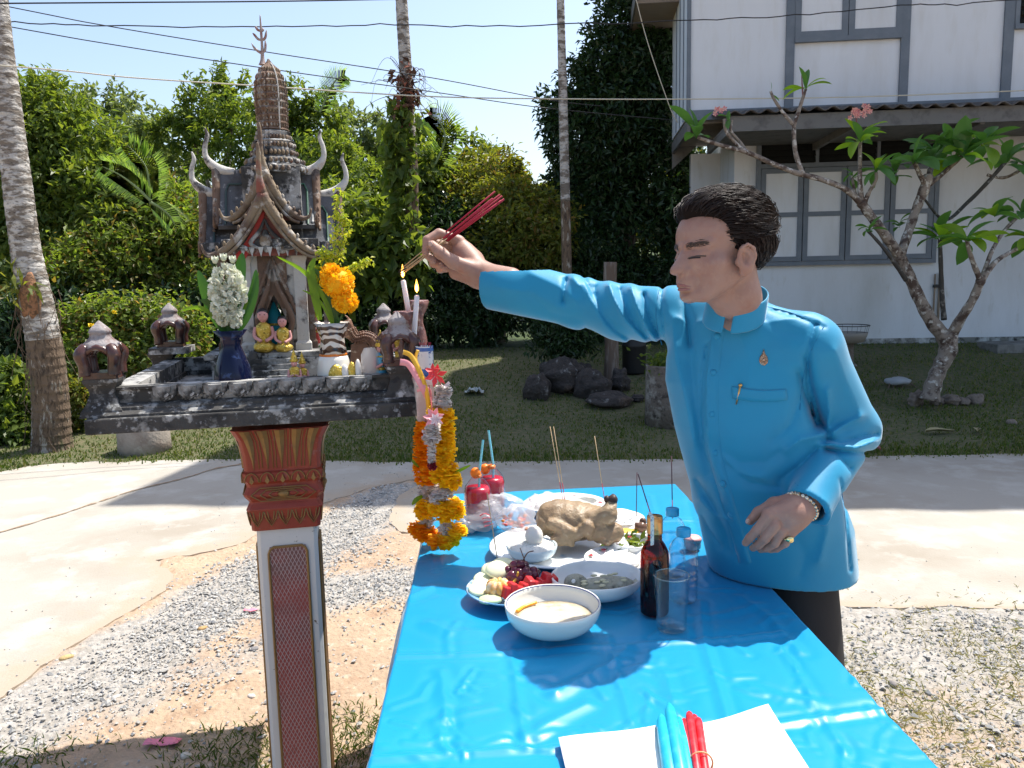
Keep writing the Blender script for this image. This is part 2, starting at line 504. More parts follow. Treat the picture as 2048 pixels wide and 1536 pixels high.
# ------------------------------------------------------------------ loose stones, grass
def stones_mesh(name, pts, sizes, squash=0.6, seed=1):
    rs = np.random.RandomState(seed)
    base = np.array([(1, 0, 0), (-1, 0, 0), (0, 1, 0), (0, -1, 0), (0, 0, 1), (0, 0, -1), (.6, .6, .55), (-.6, .6, -.5), (.6, -.6, .5), (-.55, -.6, .55)], float)[:8]
    tri = np.array([(6, 0, 2), (6, 2, 4), (6, 4, 0), (0, 4, 3), (0, 3, 5), (0, 5, 2), (2, 5, 7), (7, 5, 1), (7, 1, 2), (2, 1, 4), (4, 1, 3), (3, 1, 5)])
    n = len(pts)
    base = base[:8]; V = np.repeat(base[None], n, 0) * (0.75 + 0.5 * rs.rand(n, 8, 1))
    V = V * np.stack([0.75 + 0.7 * rs.rand(n), 0.6 + 0.5 * rs.rand(n), squash * (0.7 + 0.6 * rs.rand(n))], -1)[:, None, :]
    a = rs.rand(n) * 6.283; t = (rs.rand(n) - 0.5) * 0.9
    ca, sa, ct, st = np.cos(a), np.sin(a), np.cos(t), np.sin(t)
    x = V[..., 0] * ct[:, None] + V[..., 2] * st[:, None]; z = -V[..., 0] * st[:, None] + V[..., 2] * ct[:, None]; y = V[..., 1]
    V = np.stack([x * ca[:, None] - y * sa[:, None], x * sa[:, None] + y * ca[:, None], z], -1)
    V = V * np.asarray(sizes)[:, None, None] + np.asarray(pts)[:, None, :]
    Fc = (tri[None] + (np.arange(n) * 8)[:, None, None]).reshape(-1, 3)
    return np_mesh(name, V.reshape(-1, 3), Fc, False)
gravel_mat = M("gravel_stone", (0.4, 0.4, 0.38), rough=0.9, island=[(0.26, 0.26, 0.25), (0.36, 0.355, 0.34), (0.44, 0.43, 0.41), (0.31, 0.30, 0.275), (0.39, 0.38, 0.355), (0.5, 0.48, 0.45)], var=[((0.3, 0.29, 0.28), 60, 0.5, 0.7)])
X = NR.uniform(-4.2, 3.2, 330000); Y = 1.3 + 4.2 * NR.rand(330000) ** 1.3
p = gravel_amount(X, Y) ** 1.5
p = p * np.clip(0.55 + 1.1 * rough_xy(X, Y, 3.0), 0.1, 1) + 0.03
outroad = ~inside(X, Y, road_poly)
keep = outroad & (NR.rand(len(X)) < p) & (np.abs(X) < 0.75 * Y + 0.3)
Xk, Yk = X[keep][:62000], Y[keep][:62000]
sz = 0.0032 + 0.0052 * NR.rand(len(Xk)) ** 2 + 0.006 * (NR.rand(len(Xk)) < 0.05)
P = np.stack([Xk, Yk, ground_z(Xk, Yk) - 0.004 + sz * 0.4], -1)
tag(link_mesh("gravel", stones_mesh("gravel", P, sz), gravel_mat), label="grey crushed gravel strewn along the edge of the concrete", cat="gravel", kind="stuff")
# scattered grit lying on the road
Xr = NR.uniform(-3.5, 3.0, 2600); Yr = NR.uniform(2.2, 6.0, 2600)
kr = inside(Xr, Yr, road_poly) & (seg_dist(Xr, Yr, near_edge) < 0.9 * NR.rand(2600) ** 2 + 0.02)
sr = 0.002 + 0.004 * NR.rand(kr.sum())
tag(link_mesh("road_grit", stones_mesh("road_grit", np.stack([Xr[kr], Yr[kr], sr * 0.4], -1), sr, seed=3), gravel_mat), label="small grit scattered on the pale concrete road", cat="grit", kind="stuff")

def blades(name, X, Y, h, mat, w=0.004, lean=0.5, seed=2, z=None):
    rs = np.random.RandomState(seed); n = len(X)
    a = rs.rand(n) * 6.283; hh = h * (0.5 + rs.rand(n))
    z = ground_z(X, Y) - 0.012 if z is None else z
    dx, dy = np.cos(a), np.sin(a); ww = w * (0.6 + 0.8 * rs.rand(n))
    ln = lean * (0.3 + rs.rand(n)) * hh; b = rs.rand(n) * 6.283
    c = np.stack([X, Y, z], -1); sd = np.stack([dx * ww, dy * ww, np.zeros(n)], -1)
    mid = c + np.stack([np.cos(b) * ln * 0.35, np.sin(b) * ln * 0.35, hh * 0.6], -1)
    tip = c + np.stack([np.cos(b) * ln, np.sin(b) * ln, hh], -1)
    V = np.stack([c - sd, c + sd, mid + sd * 0.8, tip, mid - sd * 0.8], 1).reshape(-1, 3)
    Fq = (np.array([[0, 1, 2, 3, 4]])[None] + (np.arange(n) * 5)[:, None, None]).reshape(-1, 5)
    return np_mesh(name, V, Fq, False)
grass_green = leafmat("grass_blades", [(0.05, 0.085, 0.015), (0.085, 0.13, 0.025), (0.12, 0.15, 0.04), (0.19, 0.17, 0.075)], trans=0.35)
grass_dry = leafmat("dry_grass_blades", [(0.36, 0.3, 0.18), (0.26, 0.22, 0.12), (0.15, 0.18, 0.05), (0.42, 0.35, 0.22), (0.3, 0.26, 0.15)], trans=0.3)
n = 120000
t = NR.rand(n); Yg = 5.45 + 5.8 * t ** 1.25; Xg = NR.uniform(-0.72, 0.72, n) * (Yg + 0.5)
fe = np.interp(Xg, [q[0] for q in far_edge], [q[1] for q in far_edge])
k = (Yg > fe - 0.03 + 0.05 * NR.randn(n)) & (NR.rand(n) < np.clip(0.6 + 1.4 * rough_xy(Xg, Yg, 1.9) + .5 * np.exp(-((Yg - fe) / .35) ** 2), 0.05, 1))
tag(link_mesh("lawn_grass", blades("lawn_grass", Xg[k], Yg[k], 0.032, grass_green, 0.006), grass_green), label="short grass growing on the shaded lawn beyond the road", cat="grass", kind="stuff")
n = 42000
grass_dry2 = leafmat('verge_blades', [(0.07, 0.11, 0.02), (0.12, 0.17, 0.035), (0.25, 0.24, 0.1), (0.33, 0.28, 0.15)], trans=0.35)
Xg = NR.uniform(-1.75, 0.0, n); Yg = 2.1 + NR.rand(n) * .7
d = .24 * np.exp(-(np.clip(Yg - 2.30 - 0.03 * np.sin(Xg * 7) - 0.22 * (Xg + 1.2), 0, 9) / 0.09) ** 2) * np.clip(0.5 + 1.6 * rough_xy(Xg * 3, Yg * 3, 1.8), 0, 1)
k = NR.rand(n) < d
tag(link_mesh("verge_grass", blades("verge_grass", Xg[k], Yg[k], 0.022, grass_dry2, 0.0022, 1.3, 5, z=np.full(k.sum(), -0.008)), grass_green), label="green grass tufts round the foot of the shrine pillar", cat="grass", kind="stuff")
n = 60000
Xg = NR.uniform(0.65, 2.6, n); Yg = 1.5 + NR.rand(n) * 1.95
k = NR.rand(n) < np.clip(0.5 + 1.2 * rough_xy(Xg * 3, Yg * 3, 1.5), 0.05, 1) * np.clip((3.35 - Yg) / 0.9, 0.03, 1) * 0.6
tag(link_mesh("dry_grass", blades("dry_grass", Xg[k], Yg[k], 0.017, grass_dry, 0.0018, 2.2, 6, z=np.full(k.sum(), -0.008)), grass_dry), label="dry yellow grass among pale stones beside the road", cat="grass", kind="stuff")
# single larger stones on the dirt
big = [(405, 1256, .016, (0.42, 0.27, 0.12), "brown round stone lying on the grey gravel"), (133, 1315, .02, (0.5, 0.36, 0.17), "tan stone on the gravel edge, the larger of two tan ones"),
       (508, 1297, .015, (0.2, 0.19, 0.19), "dark grey stone close to the shrine pillar"), (1785, 1366, .017, (0.22, 0.2, 0.19), "dark stone in the dry grass beside the black trousers"),
       (288, 1196, .013, (0.35, 0.33, 0.31), "grey stone on the orange dirt patch"), (503, 1390, .012, (0.62, 0.56, 0.5), "pale stone on the orange dirt"), (232, 1393, .013, (0.5, 0.46, 0.4), "pale flat stone on the dusty edge"),
       (373, 1510, .016, (0.62, 0.55, 0.45), "whitish stone at the grass edge")]
for i, (px, py, s, c, lab) in enumerate(big):
    q = atz(px, py, 0.0); b = MB(); rr = random.Random(i)
    k3 = [rr.uniform(2, 5) for _ in range(3)]
    b.ell((0, 0, s * 0.35), (s * 1.25, s * 0.9, s * 0.62), 9, 6, wob=lambda d: 1 + 0.14 * math.sin(d.x * k3[0] + k3[1]) + 0.12 * math.sin(d.y * k3[2] * 2))
    o = b.build("stone", M("stone_%d" % i, c, rough=0.9, var=[(tuple(v * 0.6 for v in c), 50, 0.5, 0.7)], bump=0.3, bscale=120), label=lab, cat="stone", group="single stones on the dirt")
    o.location = (q.x, q.y, -0.008); o.rotation_euler = (0, 0, rr.random() * 3)
pink = M("pink_paper", (0.75, 0.22, 0.3), rough=0.7)
for (px, py, w, h, lab) in ((325, 1486, .055, .02, "pink paper scrap lying on dirt by the verge grass"), (502, 1222, .03, .012, "faded pink scrap on the grey gravel")):
    q = atz(px, py, 0.0); b = MB()
    b.sheet([[(q.x - w + w * 2 * j / 4, q.y - h + 2 * h * i / 3, 0.006 + 0.004 * math.sin(j * 2 + i)) for j in range(5)] for i in range(4)])
    b.build("paper_scrap", pink, solid=0.0006, label=lab, cat="litter")

# ------------------------------------------------------------------ trees and shrubs
def leaf_cloud(C, Nn, size, rs, aspect=0.45, droop=0.25, spread=0.9):
    """C centres, Nn outward directions: one folded quad leaf each"""
    n = len(C)
    r = rs.randn(n, 3)
    ax = Nn * 0.35 + r * spread * 0.6; ax[:, 2] -= droop
    ax /= np.linalg.norm(ax, axis=1, keepdims=True) + 1e-9
    up = Nn + np.array([0.1, 0.0, 0.75]) + rs.randn(n, 3) * 0.45
    sd = np.cross(ax, up); sd /= np.linalg.norm(sd, axis=1, keepdims=True) + 1e-9
    nn = np.cross(sd, ax)
    s = size * (0.55 + 0.9 * rs.rand(n))[:, None]
    base = C; tip = C + ax * s - nn * s * 0.12
    mid = C + ax * s * 0.45
    l = mid + sd * s * aspect * 0.5 + nn * s * 0.10; rr = mid - sd * s * aspect * 0.5 + nn * s * 0.10
    return np.stack([base, l, tip, rr], 1).reshape(-1, 3)
def crown_points(lumps, per, rs, lsize=0.11):
    """lumps: (centre, radii); clumps of leaves on and below their surfaces"""
    Cs, Ns = [], []
    for (c, r) in lumps:
        area = (r[0] * r[1] + r[1] * r[2] + r[0] * r[2]) / 3
        nc = max(8, int(per * 11.5 * area * min(1.6, (0.11 / lsize)) ))
        d = rs.randn(nc, 3); d /= np.linalg.norm(d, axis=1, keepdims=True)
        d = d[(d[:, 1] < 0.55)]
        q = np.array(c) + d * np.array(r) * (0.80 + 0.26 * rs.rand(len(d), 1))
        for cc, dd in zip(q, d):
            m = rs.randint(16, 34); cr = 0.16 * (0.6 + rs.rand()) * (max(r) ** 0.4)
            e = rs.randn(m, 3); e /= np.linalg.norm(e, axis=1, keepdims=True)
            e = e + dd * 0.6
            Cs.append(cc + e * cr * rs.rand(m, 1) ** 0.4); Ns.append(e)
    return np.concatenate(Cs), np.concatenate(Ns)
G_mid = leafmat("leaf_mid_green", [(0.07, 0.125, 0.026), (0.11, 0.175, 0.038), (0.16, 0.215, 0.05), (0.08, 0.14, 0.03)], trans=0.56, tcol=(1.65, 1.45, .5))
G_lime = leafmat("leaf_yellow_green", [(0.09, 0.13, 0.025), (0.14, 0.18, 0.035), (0.2, 0.22, 0.045), (0.11, 0.15, 0.03), (0.2, 0.13, 0.04)], trans=0.52, tcol=(1.6, 1.45, .5))
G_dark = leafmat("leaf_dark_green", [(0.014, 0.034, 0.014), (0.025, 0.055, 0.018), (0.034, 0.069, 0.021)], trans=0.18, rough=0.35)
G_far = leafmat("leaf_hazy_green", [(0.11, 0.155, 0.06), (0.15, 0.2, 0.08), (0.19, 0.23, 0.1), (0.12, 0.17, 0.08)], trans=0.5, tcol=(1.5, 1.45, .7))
G_red = leafmat("leaf_rusty", [(0.095, 0.155, 0.03), (0.13, 0.19, 0.04), (0.17, 0.22, 0.045), (0.21, 0.25, 0.05), (0.11, 0.16, 0.03), (0.26, 0.15, 0.06)], trans=0.52)
bark_grey = M("bark_grey", (0.16, 0.13, 0.1), rough=0.95, var=[((0.34, 0.31, 0.27), 14, 0.5, 0.62), ((0.06, 0.045, 0.035), 30, 0.52, 0.66)], bump=0.8, bscale=30, stretch=(1, 1, 0.4))
def tree(name, lumps, mat, size, label, cat="tree", per=26, seed=1, trunk=True, group=None, aspect=0.45):
    """lumps in photograph terms: (px, py, y, rx_px, ry_px)"""
    rs = np.random.RandomState(seed)
    L = []
    for (px, py, y, rx, ry) in lumps:
        c = at(px, py, y); k = y / FOC
        L.append(((c.x, c.y, c.z), (rx * k, max(rx, ry) * k * 0.75, ry * k)))
    gx0 = sum(l[0][0] for l in L) / len(L); gy0 = sum(l[0][1] for l in L) / len(L)
    gz0 = float(ground_z(gx0, gy0))
    root = empty(name, (gx0, gy0, gz0), 0, label, cat, group)
    ex = []
    for (c, r) in L:
        ex.append((c, tuple(q * .82 for q in r)))
        for _ in range(4):
            d = rs.randn(3); d /= np.linalg.norm(d); d[1] = -abs(d[1]) * .7; f = .3 + .3 * rs.rand()
            ex.append((tuple(np.array(c) + d * np.array(r) * (.72 + .3 * rs.rand())), tuple(q * f for q in r)))
    C, Nn = crown_points(ex, per * .8, rs, size)
    ok = C[:, 2] > ground_z(C[:, 0], C[:, 1]) - 0.1
    C, Nn = C[ok], Nn[ok]
    V = leaf_cloud(C, Nn, size * .86, rs, aspect) - np.array([gx0, gy0, gz0])
    Fq = np.arange(len(V)).reshape(-1, 4)
    link_mesh("crown", np_mesh("crown", V, Fq, False), mat, root)
    if trunk:
        b = MB()
        top = Vector(max(L, key=lambda l: l[0][2])[0]) - Vector((gx0, gy0, gz0))
        r0 = 0.05 + 0.02 * top.z
        rr = random.Random(seed)
        stroke(b, [(0, 0, -0.2), (rr.uniform(-.1, .1), rr.uniform(-.1, .1), top.z * 0.35), (top.x * 0.5, top.y * 0.5, top.z * 0.7), tuple(top)], [r0, r0 * 0.8, r0 * 0.5, r0 * 0.15], 8)
        for (c, r) in L:
            c = Vector(c) - Vector((gx0, gy0, gz0))
            stroke(b, [(0, 0, max(0.1, min(c.z, top.z) * 0.4)), (c.x * 0.6, c.y * 0.6, c.z * 0.75), tuple(c)], [r0 * 0.5, r0 * 0.3, r0 * 0.08], 6)
        b.build("trunk", bark_grey, root)
    return root
T = "trees on the hillside beyond the road"
tree("vine_covered_tree", [(70, 270, 12, 90, 120), (20, 330, 12, 90, 130), (150, 330, 11.6, 110, 140), (60, 480, 11.2, 130, 120), (230, 420, 11.2, 120, 120)], G_mid, 0.12,
     "tall vine covered tree right behind the pale palm trunk", per=50, seed=1)
tree("leafy_tree", [(330, 450, 11.0, 110, 100), (260, 520, 10.6, 130, 90), (380, 560, 10.8, 90, 110), (160, 560, 10.4, 110, 80)], G_red, 0.10,
     "bushy tree with reddish shoots between the pale palm trunk and the shrine roof", per=52, seed=2)
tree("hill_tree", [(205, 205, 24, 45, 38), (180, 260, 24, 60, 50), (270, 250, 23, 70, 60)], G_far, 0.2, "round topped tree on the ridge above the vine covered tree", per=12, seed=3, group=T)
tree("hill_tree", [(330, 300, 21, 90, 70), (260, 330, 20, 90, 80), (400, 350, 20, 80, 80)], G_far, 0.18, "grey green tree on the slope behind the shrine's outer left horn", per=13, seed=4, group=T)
tree("hill_tree", [(410, 235, 19, 70, 50), (470, 205, 19, 45, 45), (460, 290, 18, 80, 80), (380, 260, 19, 60, 50)], G_mid, 0.16, "bright tree just left of the shrine tower", per=18, seed=5, group=T)
tree("hill_tree", [(605, 215, 16, 48, 60), (640, 270, 16, 60, 70), (560, 260, 16, 50, 60), (610, 350, 15.5, 90, 70)], G_mid, 0.14, "dark green tree standing just behind the shrine tower", per=22, seed=6, group=T)
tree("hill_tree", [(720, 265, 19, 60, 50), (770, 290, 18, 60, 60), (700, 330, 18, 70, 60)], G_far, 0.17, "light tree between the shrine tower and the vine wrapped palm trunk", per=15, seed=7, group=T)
tree("hill_tree", [(880, 290, 18, 55, 50), (920, 320, 17, 60, 55), (850, 320, 17, 55, 60)], G_mid, 0.16, "tree beyond the vine wrapped palm trunk, a palm frond at its top", per=17, seed=8, group=T)
tree("leafy_tree", [(980, 350, 13, 70, 50), (930, 400, 12.5, 80, 60), (1010, 420, 12, 100, 60), (1060, 470, 11.5, 90, 80)], G_lime, 0.10, "yellow green bushy tree behind the raised incense sticks", per=46, seed=9)
tree("leafy_tree", [(760, 380, 13, 80, 60), (700, 420, 12.5, 70, 60), (740, 470, 12, 90, 80), (660, 340, 14, 60, 60)], G_mid, 0.11, "leafy tree behind the shrine's outer right horn", per=42, seed=10)
tree("hill_tree", [(1090, 380, 17, 60, 40), (1060, 410, 16, 60, 50), (1120, 430, 15, 60, 60), (1190, 420, 16, 80, 60)], G_lime, 0.14, "sunlit tree between the slim palm trunk and the yellow green bush", per=22, seed=11, group=T)
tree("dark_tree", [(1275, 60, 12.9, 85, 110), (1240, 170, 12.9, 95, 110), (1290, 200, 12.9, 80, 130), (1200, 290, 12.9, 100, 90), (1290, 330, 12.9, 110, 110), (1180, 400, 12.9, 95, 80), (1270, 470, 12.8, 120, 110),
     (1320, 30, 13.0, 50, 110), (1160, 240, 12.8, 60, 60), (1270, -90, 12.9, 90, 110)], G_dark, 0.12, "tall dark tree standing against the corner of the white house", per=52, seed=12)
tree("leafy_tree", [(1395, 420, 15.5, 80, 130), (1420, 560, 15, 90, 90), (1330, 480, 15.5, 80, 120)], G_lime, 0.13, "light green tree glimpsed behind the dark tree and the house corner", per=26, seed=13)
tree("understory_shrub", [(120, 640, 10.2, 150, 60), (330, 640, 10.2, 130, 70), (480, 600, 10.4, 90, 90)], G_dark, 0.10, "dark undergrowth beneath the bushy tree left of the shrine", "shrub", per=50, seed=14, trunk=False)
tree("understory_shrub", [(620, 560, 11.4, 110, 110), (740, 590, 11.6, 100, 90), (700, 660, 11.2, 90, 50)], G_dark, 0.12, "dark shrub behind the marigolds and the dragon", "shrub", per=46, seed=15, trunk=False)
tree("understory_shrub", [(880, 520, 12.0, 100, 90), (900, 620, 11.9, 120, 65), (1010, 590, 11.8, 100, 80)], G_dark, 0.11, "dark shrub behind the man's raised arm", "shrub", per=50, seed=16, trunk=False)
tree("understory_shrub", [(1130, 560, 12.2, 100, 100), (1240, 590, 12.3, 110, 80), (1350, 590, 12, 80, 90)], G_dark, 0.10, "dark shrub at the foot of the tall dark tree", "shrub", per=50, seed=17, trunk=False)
tree("leafy_shrub", [(830, 430, 12.4, 70, 90), (850, 380, 12.6, 50, 60), (870, 470, 12.2, 60, 50)], G_mid, 0.13, "light green climber massed round the vine wrapped palm trunk", "shrub", per=46, seed=18, trunk=False, aspect=0.6)
tree("broadleaf_shrub", [(730, 450, 10.4, 55, 60), (770, 520, 10.2, 70, 60), (700, 520, 10.2, 40, 70)], G_mid, 0.19, "broad leaved shrub just right of the shrine roof", "shrub", per=36, seed=19, trunk=False, aspect=0.5)
tree("flowering_shrub", [(200, 650, 8.4, 60, 45), (270, 640, 8.3, 75, 55), (340, 680, 8.2, 70, 60), (190, 720, 8.1, 50, 60), (300, 740, 8.0, 70, 55)], G_red, 0.065, "sunny shrub with yellow flowers behind the front corner lantern", "shrub", per=130, seed=20, trunk=False, aspect=0.6)
tree("broadleaf_shrub", [(20, 800, 7.4, 65, 55), (60, 850, 7.3, 55, 45), (10, 880, 7.2, 60, 40)], G_mid, 0.10, "low broad leaved plant at the foot of the pale palm trunk", "shrub", per=110, seed=21, trunk=False, aspect=0.5)
tree("flowering_shrub", [(165, 815, 7.6, 45, 45), (200, 850, 7.6, 40, 28), (390, 850, 8.2, 30, 20)], G_lime, 0.06, "small lime green shrub beside the concrete ring", "shrub", per=130, seed=22, trunk=False)
tree("potted_bush", [(1125, 655, 9.0, 40, 42), (1100, 680, 9.0, 30, 26), (1150, 675, 9.0, 28, 28)], G_dark, 0.07, "small dark bush growing on the rock pile", "shrub", per=110, seed=23, trunk=True)
# ------------------------------------------------------------------ the house
white_wall = M("white_wall_paint", (0.68, 0.72, 0.76), rough=0.75, var=[((0.55, 0.57, 0.58), 1.2, 0.5, 0.75), ((0.60, 0.62, 0.62), 9, 0.5, 0.9)], bump=0.10, bscale=14, stretch=(1, 1, .22))
stained_wall = M("stained_wall_paint", (0.67, 0.71, 0.75), rough=0.85, var=[((0.52, 0.54, 0.54), 0.9, 0.48, 0.75), ((0.46, 0.46, 0.42), 7, 0.58, 0.8)], bump=0.2, bscale=18, stretch=(1, 1, .3))
grey_trim = M("grey_trim_paint", (0.135, 0.165, 0.2), rough=0.55, var=[((0.17, 0.2, 0.235), 6, 0.45, 0.7)])
pale_trim = M("pale_siding_paint", (0.6, 0.68, 0.7), rough=0.6)
fascia_m = M("grey_fascia", (0.16, 0.155, 0.145), rough=0.8, var=[((0.1, 0.095, 0.09), 8, 0.5, 0.7)])
roof_m = M("old_corrugated_sheet", (0.10, 0.09, 0.085), rough=0.9, var=[((0.2, 0.19, 0.18), 7, 0.5, 0.7), ((0.05, 0.045, 0.04), 20, 0.5, 0.7)], bump=0.3)
wood_m = M("soffit_board", (0.26, 0.21, 0.16), rough=0.8, var=[((0.2, 0.16, 0.12), 10, 0.45, 0.7)], stretch=(1, 8, 1))
dark_glass = M("dark_louvre_glass", (0.02, 0.022, 0.022), rough=0.15, spec=0.6)
room_shade = M("painted_room_shade", (0.01, 0.01, 0.01), rough=1)  # black colour stands in for the unlit room behind the louvres
HO = at(1463, 703, 10.9)
HR = math.radians(-5.5)
HM = Matrix.Translation((HO.x, HO.y, 0)) @ Matrix.Rotation(HR, 4, 'Z')
HI = HM.inverted()
def hp(px, py, v):
    """house coordinates (u, z) of a pixel on the plane v"""
    e = HI @ EYE; d = (HI.to_3x3() @ ray(px, py)); t = (v - e.y) / d.y
    p = e + d * t
    return p.x, p.z
house = empty("house", (HO.x, HO.y, 0), HR, "two storey white house with grey timber framing behind the frangipani tree", "house")
zb = 0.30
u_l, _ = hp(1463, 500, 0); 
uR = 7.5
z2 = hp(1600, 222, -0.75)[1]                    # underside line of the upper storey
# lower storey
b = MB(); b.bbox((0, 0.0, zb - 0.4), (uR, 0.18, z2 + 0.1)); b.bbox((0.0, 0.18, zb - 0.4), (0.18, 7.0, z2)); b.bbox((uR - .18, 0.18, zb - 0.4), (uR, 7.0, z2)); b.bbox((0.18, 6.82, zb - .4), (uR - .18, 7.0, z2))
b.build("lower_wall", stained_wall, house)
# grimy foot of the wall
b = MB(); b.bbox((0.02, -0.012, zb - 0.3), (uR - .02, -0.002, zb + 0.17)); b.build("wall_base", M("mouldy_wall_base", (0.2, 0.2, 0.18), rough=1, var=[((0.5, 0.52, 0.52), 5, 0.45, 0.6), ((0.05, 0.05, 0.045), 14, 0.5, 0.65)]), house)
def U(px, py, v=0.0): return hp(px, py, v)[0]
def Z(px, py, v=0.0): return hp(px, py, v)[1]
# lower window: two pairs of shutters, a louvred transom above
wl, wr = U(1510, 430), U(1872, 430)
wb, wt, tt = Z(1690, 521), Z(1690, 333), Z(1690, 258)
win = empty("lower_window"); win.parent = house
F_ = MB(); t_ = 0.055
F_.bbox((wl, -0.07, wb - t_), (wr, -0.004, wb)); F_.bbox((wl, -0.07, wt), (wr, -0.004, wt + t_)); F_.bbox((wl, -0.07, tt), (wr, -0.004, tt + t_))
for u in (wl, wr - t_): F_.bbox((u, -0.068, wb), (u + t_, -0.003, wt)); F_.bbox((u, -0.068, wt + t_), (u + t_, -0.003, tt))
for f in (0.333, 0.666): F_.bbox((wl + (wr - wl) * f - .02, -0.066, wt + t_), (wl + (wr - wl) * f + .02, -0.003, tt))
F_.build("frame", grey_trim, win)
nl = 4; lw = (wr - wl - 2 * t_) / nl
for i in range(nl):
    sh = MB(); u0 = wl + t_ + i * lw + 0.006; u1 = u0 + lw - 0.012; s = 0.062
    sh.bbox((u0, -0.062, wb + .006), (u0 + s, -0.02, wt - .006)); sh.bbox((u1 - s, -0.062, wb + .006), (u1, -0.02, wt - .006))
    zm = wb + (wt - wb) * 0.505
    for z in (wb + .006, zm - s / 2, wt - s - .006): sh.bbox((u0 + s, -0.060, z), (u1 - s, -0.022, z + s))
    o = sh.build("shutter", grey_trim, house)
    for (za, zc) in ((wb + s + .006, zm - s / 2), (zm + s / 2, wt - s - .006)):
        q = MB(); q.bbox((u0 + s - .005, -0.045, za - .004), (u1 - s + .005, -0.03, zc + .004)); q.build("panel", white_wall, o)
q = MB(); q.bbox((wl + t_, -0.006, wt + t_), (wr - t_, -0.001, tt)); q.build("transom_shade_sheet", room_shade, win)  # black sheet painted as the shade behind the transom louvres
for i in range(3):
    ua = wl + t_ + (wr - wl - 2 * t_) * i / 3 + .012; ub = wl + t_ + (wr - wl - 2 * t_) * (i + 1) / 3 - .012
    for k in range(5):
        z = wt + t_ + 0.03 + k * (tt - wt - t_ - 0.02) / 5
        q = MB(); q.bar((ua, -0.035, z + .02), (ub, -0.035, z + .02), 0.008, 0.085, up=(0, 0.55, 1)); q.build("louvre", dark_glass, win)
# upper storey, standing proud of the lower one
vU = -0.75
uUL = hp(1377, 120, vU)[0]; uUR = uR
zU = z2; zT = 8.15; dU = hp(1345, 120, vU)  # wall top out of view, raised to stop light leaking under the roof
# depth of the side wall that shows: solve for the v where px 1345 meets u = uUL
v_far = vU
for i in range(400):
    v_far += 0.01
    if hp(1345, 120, v_far)[0] >= uUL: break
b = MB(); b.bbox((uUL, vU, zU), (uUR, vU + 0.12, zT)); b.bbox((uUL, vU + .12, zU), (uUL + .1, v_far, zT)); b.bbox((uUL + 2.3, v_far, zU), (uUR, v_far + 5.5, 4.3))  # unseen rear body kept low and set back so sun reaches the lawn
b.bbox((uUL + .1, v_far - .1, zU), (uUL + 2.3, v_far - .001, zT))
b.build("upper_wall", white_wall, house)
for k in range(3):
    q = MB(); v = vU + (v_far - vU) * (0.25 + 0.22 * k); q.bbox((uUL - 0.012, v - 0.008, zU), (uUL + 0.0, v + .008, zT)); q.build("side_batten", grey_trim, house)
b = MB(); b.bbox((uUL - 0.02, vU - 0.025, zU - .02), (U(1378, 120, vU) + 0.02, vU + 0.02, zT)); b.build("corner_post", grey_trim, house)
def up_bar(px0, px1, py0, py1, d=0.03, name="timber_batten"):
    a, c = hp(px0, py1, vU), hp(px1, py0, vU)
    q = MB(); q.bbox((a[0], vU - d, a[1]), (c[0], vU - 0.001, c[1])); return q.build(name, grey_trim, house)
def up_rect(u0, z0, u1, z1, d, name, mat=grey_trim, par=None):
    q = MB(); q.bbox((u0, vU - d, z0), (u1, vU - 0.001, z1)); return q.build(name, mat, par or house)
ua, ub = U(1579, 110, vU), U(1808, 110, vU); uc = U(2013, 110, vU)
for u, w in ((ua, .10), (ub, .10), (uc, .11)): up_rect(u - w / 2, zU, u + w / 2, zT, 0.035, "timber_batten")
up_rect(uUL, zU - 0.07, uUR, zU + 0.05, 0.05, "bottom_beam")
zr = Z(1690, 73, vU)
for (u0, u1, lou) in ((ua + .05, ub - .05, 0), (uc + .055, uUR - .02, 1)):
    wn = empty("upper_window"); wn.parent = house
    zr_ = zr if not lou else Z(2030, 50, vU)
    q = MB(); q.bbox((u0, vU - .06, zr_ - .055), (u1, vU - .001, zr_)); q.build("sill", grey_trim, wn)
    um = (u0 + u1) / 2
    if not lou:
        for (x0, x1) in ((u0, um - .004), (um + .004, u1)):
            q = MB(); s = .07
            q.bbox((x0, vU - .045, zr_), (x0 + s, vU - .012, 4.95)); q.bbox((x1 - s, vU - .045, zr_), (x1, vU - .012, 4.95)); q.bbox((x0 + s, vU - .043, zr_), (x1 - s, vU - .014, zr_ + s))
            q.build("shutter", grey_trim, wn)
            q = MB(); q.bbox((x0 + s, vU - .03, zr_ + s), (x1 - s, vU - .02, 4.95)); q.build("panel", white_wall, wn)
    else:
        q = MB(); q.bbox((u0, vU - .045, zr_), (u0 + .05, vU - .012, 4.95)); q.build("frame", grey_trim, wn)
        q = MB(); q.bbox((u0 + .05, vU - .014, zr_), (u1, vU - .003, 4.95)); q.build("louvre_shade_sheet", room_shade, wn)  # black sheet painted as the room's darkness, no opening is cut
        for k in range(14):
            z = zr_ + .05 + k * .09
            q = MB(); q.bar((u0 + .06, vU - .03, z), (u1, vU - .03, z), .006, .09, up=(0, .6, 1)); q.build("louvre", dark_glass, wn)
